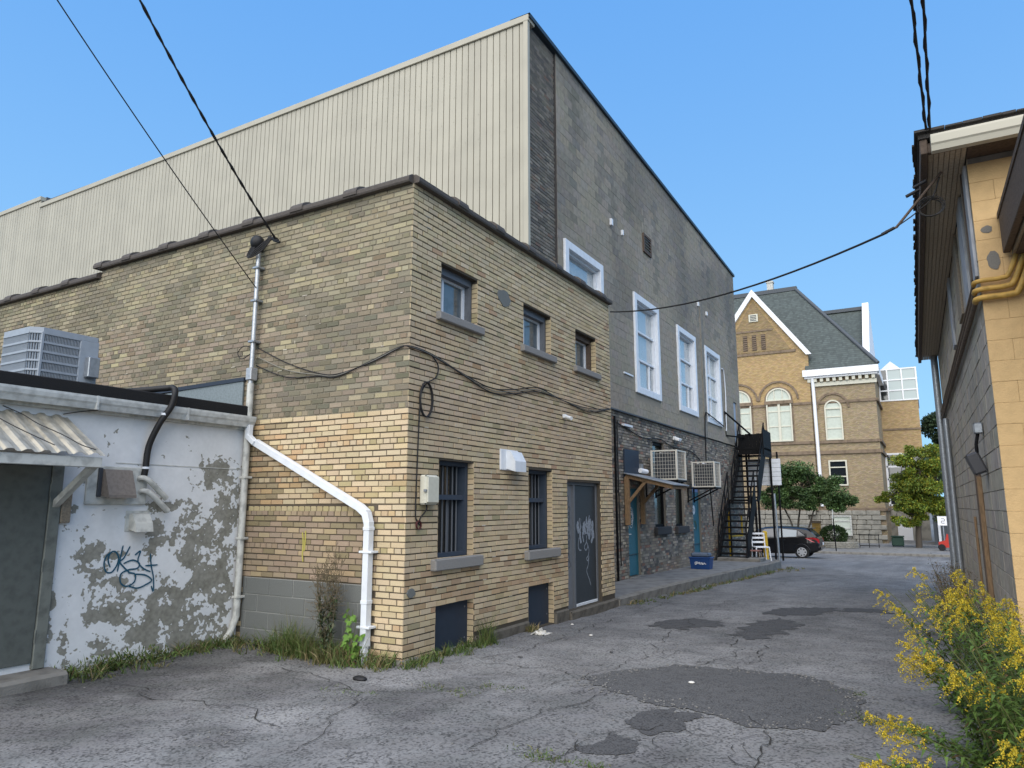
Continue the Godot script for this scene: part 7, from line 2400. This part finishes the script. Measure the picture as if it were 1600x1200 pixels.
func goldenrod(base: Vector3, h: float, lean: Vector3, sd: int, label: String, bloom := 1.0) -> void:
	var r := RandomNumberGenerator.new()
	r.seed = sd
	var T := thing("goldenrod", label, "plant", base, "goldenrod by the right wall")
	var stem: MB
	var stem_mat := mk(Color(0.09, 0.10, 0.03), 0.7)
	var lv := MB.new()
	var fl := MB.new()
	var n := 5
	for s in n:
		var ln := lean + Vector3(r.randf_range(-0.18, 0.18), 0, r.randf_range(-0.18, 0.18))
		var hh := h * r.randf_range(0.8, 1.08)
		var b := Vector3(r.randf_range(-0.1, 0.1), -0.02, r.randf_range(-0.1, 0.1))
		var pts := []
		for i in 9:
			var t := i / 8.0
			pts.append(b + Vector3(ln.x * t * t, hh * t * (1.0 - 0.12 * t * ln.length()), ln.z * t * t))
		stem = MB.new()
		stem.tube(pts, 0.0065, 5, 0.0025)
		part(T, "stem", stem, stem_mat)
		var steps := 64
		for i in steps:
			var t := 0.06 + 0.80 * i / steps
			var f := t * 8.0
			var k := mini(int(f), 7)
			var p: Vector3 = pts[k].lerp(pts[k + 1], f - k)
			var a := i * 2.4 + s
			var d := Vector3(cos(a), r.randf_range(0.15, 0.6), sin(a)).normalized()
			var g2 := r.randf_range(0.75, 1.25)
			lv.col = Color(0.075 * g2, 0.125 * g2, 0.024 * g2)
			if r.randf() < 0.04: lv.col = Color(0.16, 0.10, 0.04)
			var ll := lerpf(0.19, 0.085, t) * r.randf_range(0.8, 1.2)
			var sd2 := d.cross(Vector3.UP).normalized()
			# a long narrow leaf in two halves, drooping at the tip
			var m := p + d * ll * 0.55
			var tip := p + d * ll - Vector3.UP * ll * r.randf_range(0.1, 0.5)
			lv.tri(p, m + sd2 * 0.0105, m - sd2 * 0.0105)
			lv.tri(m + sd2 * 0.0105, tip, m - sd2 * 0.0105)
		# plume: arching branchlets carrying florets on their upper side
		if r.randf() < bloom * 0.62:
			for k in 11:
				var t := 0.78 + 0.22 * k / 10.0
				var f := t * 8.0
				var q := mini(int(f), 7)
				var p: Vector3 = pts[q].lerp(pts[q + 1], f - q)
				var a := r.randf() * TAU
				var L := lerpf(0.19, 0.06, (t - 0.78) / 0.22) * r.randf_range(0.7, 1.2)
				var d := (Vector3(cos(a), 0.5, sin(a)) + ln.normalized() * 0.9).normalized()
				var prev := p
				for j in 9:
					var u := (j + 1) / 9.0
					var c := p + d * L * u - Vector3.UP * L * 0.75 * u * u
					fl.col = Color(0.11, 0.13, 0.03)
					for w in 6:
						var gy := r.randf_range(0.75, 1.2)
						fl.col = Color(0.50 * gy, 0.37 * gy, 0.025)
						if r.randf() < 0.15: fl.col = Color(0.28, 0.25, 0.03)
						var o := c + clock_(r) * 0.008 + Vector3(0, 0.004, 0)
						fl.leaf(o, clock_(r), clock_(r), r.randf_range(0.009, 0.015), 0.009)
					prev = c
	part(T, "leaves", lv, M.leaf)
	part(T, "flower_plumes", fl, M.leaf)
func build_plants() -> void:
	var r := RandomNumberGenerator.new()
	r.seed = 404
	var green := [Color(0.07, 0.115, 0.025), Color(0.055, 0.09, 0.022), Color(0.10, 0.135, 0.035), Color(0.12, 0.115, 0.045)]
	var dry := [Color(0.20, 0.155, 0.075), Color(0.15, 0.125, 0.06), Color(0.09, 0.10, 0.03)]
	# ground weeds along the shed and the yard wall
	var wd := MB.new()
	for i in 150:
		var z := r.randf_range(-6.1, -4.05)
		tuft(wd, Vector3(XS + 0.06 + r.randf() * r.randf() * 0.45, 0.0, z), 9, r.randf_range(0.06, 0.22), 0.9, green if r.randf() < 0.72 else dry, r)
	for i in 16: leafy(wd, Vector3(XS + 0.1 + r.randf() * 0.3, 0.02, r.randf_range(-5.2, -3.95)), 36, Vector3(0.16, 0.16, 0.14), 0.05, green, r)
	var o := single("shed_weeds", wd, M.leaf, "low weeds growing along the foot of the shed wall", "weeds")
	stuff(o)
	wd = MB.new()
	for i in 170:
		var x := r.randf_range(-7.3, -4.95)
		tuft(wd, Vector3(x, 0.0, ZB + 0.05 + r.randf() * r.randf() * 0.5), 9, r.randf_range(0.08, 0.26), 0.9, green if r.randf() < 0.6 else dry, r)
	for q in [[-6.35, 0.55, 46], [-6.15, 0.5, 40], [-5.75, 0.4, 34], [-6.6, 0.4, 30], [-5.55, 0.4, 30]]:
		for i in q[2]: tuft(wd, Vector3(q[0] + r.randf_range(-0.16, 0.16), 0, ZB + 0.12 + r.randf() * 0.16), 6, q[1] * r.randf_range(0.5, 1.0), 0.55, green if q[0] < -5.9 else dry + green, r, 0.004)
	stuff(single("yard_weeds", wd, M.leaf, "weeds and grass along the foot of the yard brick wall", "weeds"))
	wd = MB.new()
	for i in 110:
		var z := r.randf_range(-7.9, -6.1)
		tuft(wd, Vector3(XB + 0.05 + r.randf() * r.randf() * 0.25, gh(XB + 0.1, z), z), 8, r.randf_range(0.05, 0.17), 0.9, green, r)
	for i in 26: tuft(wd, Vector3(XB + 0.12, 0, -7.70 + r.randf_range(-0.1, 0.1)), 5, r.randf_range(0.2, 0.5), 0.35, green, r, 0.004)
	for i in 14: tuft(wd, Vector3(XB + 0.08, gh(XB, -8.9), -8.9 + r.randf_range(-0.15, 0.1)), 6, 0.16, 0.8, dry, r)
	stuff(single("corner_weeds", wd, M.leaf, "grass tufts at the brick corner under the basement boards", "weeds"))
	# tufts in the cracks and along the kerb
	wd = MB.new()
	for q in [[-2.25, -4.5, 0.35, 60], [-1.95, -4.3, 0.25, 36], [-0.6, -6.6, 0.2, 34], [-0.35, -6.5, 0.25, 24], [-3.9, -5.6, 0.28, 22], [-4.6, -5.1, 0.25, 16], [-3.55, -5.95, 0.2, 14], [-0.75, -7.3, 0.12, 14]]:
		for i in q[3]:
			var x: float = q[0] + r.randf_range(-q[2], q[2])
			var z: float = q[1] + r.randf_range(-0.1, 0.1)
			tuft(wd, Vector3(x, gh(x, z), z), 7, r.randf_range(0.02, 0.06), 1.4, green, r, 0.004)
	for i in 230:
		var z := r.randf_range(-26.0, -12.4)
		var t := clampf((-z - 12.2) / 11.2, 0, 1)
		var x := lerpf(-4.80, -4.20, t) + r.randf() * r.randf() * (0.2 + 0.5 * float(z < -23))
		tuft(wd, Vector3(x, gh(x, z), z), 6, r.randf_range(0.04, 0.15), 1.1, green if r.randf() < 0.5 else dry, r, 0.008)
	stuff(single("crack_weeds", wd, M.leaf, "small weeds in the asphalt cracks and along the kerb", "weeds"))
	# tall dry weed against the blocks
	var T := thing("dry_weed", "tall dry seeded weed standing against the concrete blocks", "plant", Vector3(-5.78, 0, -5.98))
	var st := MB.new()
	var sd := MB.new()
	var lv := MB.new()
	for s in 15:
		var a := r.randf() * TAU
		var ln := Vector3(cos(a), 0, sin(a) * 0.3) * r.randf_range(0.04, 0.34)
		var hh := r.randf_range(0.75, 1.18)
		var pts := []
		for i in 7:
			var t := i / 6.0
			pts.append(Vector3(r.randf_range(-0.01, 0.01), 0, 0) + ln * (0.25 + t) * 0.8 + Vector3(0, hh * t, 0))
		st.tube(pts, 0.005, 4, 0.002)
		for k in 17:
			var t := 0.50 + 0.5 * r.randf()
			var p: Vector3 = pts[mini(int(t * 6.0), 5)].lerp(pts[mini(int(t * 6.0), 5) + 1], fposmod(t * 6.0, 1.0))
			var d := (clock_(r) + Vector3(0, 0.7, 0)).normalized()
			d.z *= 0.5
			var L := r.randf_range(0.06, 0.24) * (1.3 - t * 0.5)
			st.tube([p, p + d * L], 0.002, 3)
			for w in 9:
				var g2 := r.randf_range(0.7, 1.3)
				sd.col = Color(0.17 * g2, 0.13 * g2, 0.085 * g2)
				sd.leaf(p + d * L * r.randf_range(0.4, 1.05) + clock_(r) * 0.012, clock_(r), clock_(r), 0.015, 0.010)
		for k in 46:
			var t := 0.08 + 0.6 * r.randf()
			var p: Vector3 = pts[mini(int(t * 6.0), 5)].lerp(pts[mini(int(t * 6.0), 5) + 1], fposmod(t * 6.0, 1.0))
			var d := (clock_(r) + Vector3(0, -0.1, 0)).normalized()
			var c: Color = [Color(0.05, 0.075, 0.03), Color(0.085, 0.085, 0.045), Color(0.06, 0.075, 0.05)][r.randi() % 3]
			lv.col = c
			lv.leaf(p, d, d.cross(Vector3.UP).normalized(), r.randf_range(0.04, 0.10), r.randf_range(0.012, 0.03))
	part(T, "stems", st, mk(Color(0.13, 0.105, 0.06), 0.8))
	part(T, "seed_heads", sd, M.leaf)
	part(T, "leaves", lv, M.leaf)
	# bright vine by the downspout
	T = thing("vine", "bright green broad leaved vine clinging to the white downspout", "plant", Vector3(-5.44, 0, ZB + 0.18))
	st = MB.new()
	lv = MB.new()
	for s in 4:
		var pts := []
		for i in 6:
			var t := i / 5.0
			pts.append(Vector3((s - 1.5) * 0.05 * t + sin(t * 5 + s) * 0.03, 0.62 * t * (1.0 - s * 0.12), 0.03 * sin(t * 4 + s)))
		st.tube(pts, 0.004, 4)
		for k in 15:
			var t := 0.1 + 0.9 * r.randf()
			var p: Vector3 = pts[mini(int(t * 5.0), 4)] + clock_(r) * 0.06
			var d := (Vector3(r.randf_range(-1, 1), -0.7, 0.5)).normalized()
			var g2 := r.randf_range(0.7, 1.25)
			lv.col = Color(0.085 * g2, 0.165 * g2, 0.025 * g2)
			var L := r.randf_range(0.05, 0.085)
			var sx := d.cross(Vector3(0, 0.3, 1)).normalized()
			# lobed leaf
			for q in [[0.0, 1.0, 0.5], [0.8, 0.75, 0.4], [-0.8, 0.75, 0.4]]:
				var dd := d.rotated(sx.cross(d).normalized(), q[0])
				lv.leaf(p, dd, dd.cross(sx.cross(d)).normalized(), L * q[1], L * q[2] * 1.3)
	part(T, "stems", st, mk(Color(0.08, 0.1, 0.03), 0.7))
	part(T, "leaves", lv, M.leaf)
	# goldenrod
	var gl := [[0.40, -5.1, 0.85, -0.18, 0.0, "goldenrod at the bottom right corner nearest the camera"], [0.30, -5.5, 0.95, -0.28, 0.05, "goldenrod second from the camera, leaning over the asphalt"], [0.52, -5.7, 1.05, -0.10, -0.1, "goldenrod close to the wall behind the nearest plant"], [0.34, -6.1, 1.08, -0.30, 0.1, "goldenrod leaning left in the middle of the clump"],
		[0.50, -6.4, 1.12, -0.16, 0.0, "tall goldenrod against the wall in the middle of the clump"], [0.28, -6.8, 1.15, -0.36, 0.0, "goldenrod with long plumes reaching left over the alley"], [0.48, -7.1, 1.12, -0.22, -0.1, "tallest yellow goldenrod at the back of the clump"], [0.34, -7.4, 1.0, -0.25, 0.0, "goldenrod at the left back of the clump"], [0.48, -7.7, 0.95, -0.12, 0.0, "goldenrod at the far end of the clump by the wall"], [0.15, -5.9, 0.75, -0.45, 0.1, "low goldenrod bending far out over the asphalt"], [0.10, -7.0, 0.95, -0.40, 0.0, "thin goldenrod in front of the tall plumes"], [0.56, -5.2, 0.9, 0.0, 0.0, "leafy goldenrod at the right frame edge"], [0.45, -4.7, 0.6, -0.1, 0.1, "short goldenrod in the bottom right corner"]]
	var k := 0
	for q in gl:
		goldenrod(Vector3(q[0], gh(q[0], q[1]), q[1]), q[2], Vector3(q[3], 0, q[4]), 700 + k, q[5])
		k += 1
	# branches fallen out sideways, flowering near the ground
	goldenrod(Vector3(0.20, 0.0, -5.35), 0.34, Vector3(-0.62, 0, -0.1), 760, "fallen goldenrod branch flowering low over the asphalt, farther one")
	goldenrod(Vector3(0.12, 0.0, -5.0), 0.22, Vector3(-0.52, 0, 0.0), 761, "fallen goldenrod branch flowering low over the asphalt, nearer one")
	# dry brown weeds along the right wall
	T = thing("brown_weeds", "brown dry weeds standing along the right wall behind the goldenrod", "plant", Vector3(0.35, -0.1, -12.0))
	st = MB.new()
	sd = MB.new()
	for i in 110:
		var z := r.randf_range(-15.5, -9.6)
		var x := 0.60 - 0.0118 * (-z - 8.0) - 0.05 - r.randf() * 0.42
		var b := Vector3(x, g(z) - 0.02, z) - T.position
		var h := r.randf_range(0.45, 1.0)
		var l := Vector3(r.randf_range(-0.25, 0.1), 0, r.randf_range(-0.2, 0.2))
		var pts := [b, b + Vector3(l.x * 0.3, h * 0.5, l.z * 0.3), b + Vector3(l.x, h, l.z)]
		st.tube(pts, 0.006, 3, 0.002)
		for w in 34:
			var t := r.randf_range(0.35, 1.0)
			var p: Vector3 = b + Vector3(l.x * t * t, h * t, l.z * t * t) + clock_(r) * 0.06
			var g2 := r.randf_range(0.6, 1.4)
			sd.col = Color(0.16 * g2, 0.125 * g2, 0.085 * g2) if r.randf() < 0.75 else Color(0.07 * g2, 0.09 * g2, 0.03)
			sd.leaf(p, clock_(r), clock_(r), r.randf_range(0.02, 0.045), 0.014)
	part(T, "stems", st, mk(Color(0.15, 0.115, 0.075), 0.85))
	part(T, "seed_heads", sd, M.leaf)
	# litter and stones
	var rg := MB.new()
	var rn := noise(55, 9.0, 2)
	var gp := []
	for j in 12:
		for i in 12:
			var x := -4.72 + i * 0.017 + rn.get_noise_2d(i * 0.3, j * 0.2) * 0.05
			var z := -8.66 - j * 0.021 + rn.get_noise_2d(i * 0.2 + 9, j * 0.3) * 0.06
			var edge := minf(minf(i, 11 - i), minf(j, 11 - j)) / 5.0
			gp.append(Vector3(x, gh(x, z) + 0.006 + edge * 0.03 + absf(rn.get_noise_2d(i * 0.05, j * 0.045)) * 0.09 * edge, z))
	for j in 11:
		for i in 11: rg.quad(gp[j * 12 + i], gp[j * 12 + i + 1], gp[j * 12 + i + 13], gp[j * 12 + i + 12])
	M.rag.cull_mode = BaseMaterial3D.CULL_DISABLED
	single("white_rag", rg, M.rag, "crumpled white rag below the second basement board", "litter")
	for q in [[-4.62, -9.75, "white lump of litter on the foundation edge"], [-3.95, -8.9, "flat pale scrap on the asphalt near the step"], [-4.05, -7.2, "small stone on the asphalt below the first board"], [-3.3, -8.0, "dark twig lying on the asphalt"], [-2.05, -6.9, "pale scrap lying on the dark asphalt patch"]]:
		var sm := MB.new()
		sm.ell(Vector3(q[0], gh(q[0], q[1]) + 0.012, q[1]), Vector3(r.randf_range(0.02, 0.04), 0.010, r.randf_range(0.012, 0.03)), 7, 4, -0.4)
		single("scrap", sm, M.rag if "white" in q[2] or "pale" in q[2] else M.tar, q[2], "litter", "litter on the asphalt")
	var pb := MB.new()
	for i in 420:
		var x := r.randf_range(-7.2, 0.3)
		var z := r.randf_range(-9.5, -3.4)
		if r.randf() < 0.5: x = XB + 0.1 + r.randf() * 0.6
		if x < XB and z < ZB: continue
		var s := r.randf_range(0.004, 0.011)
		pb.ell(Vector3(x, gh(x, z) + s * 0.3, z), Vector3(s, s * 0.6, s * r.randf_range(0.7, 1.3)), 6, 3, -0.3)
	var outline := [Vector2(-3.02, -6.62), Vector2(-2.45, -7.62), Vector2(-1.25, -7.95), Vector2(-0.72, -7.35), Vector2(-0.62, -6.6), Vector2(-1.2, -5.85), Vector2(-1.85, -6.1), Vector2(-2.6, -6.25)]
	for i in 420:
		var oi := r.randi() % outline.size()
		var q: Vector2 = outline[oi].lerp(outline[(oi + 1) % outline.size()], r.randf()) + Vector2(r.randfn(0.0, 0.09), r.randfn(0.0, 0.09))
		var s := r.randf_range(0.004, 0.012)
		pb.ell(Vector3(q.x, gh(q.x, q.y) + 0.006 + s * 0.2, q.y), Vector3(s, s * 0.6, s * r.randf_range(0.7, 1.3)), 6, 3, -0.3)
	stuff(single("loose_gravel", pb, M.pebble, "loose gravel scattered over the asphalt", "gravel"))
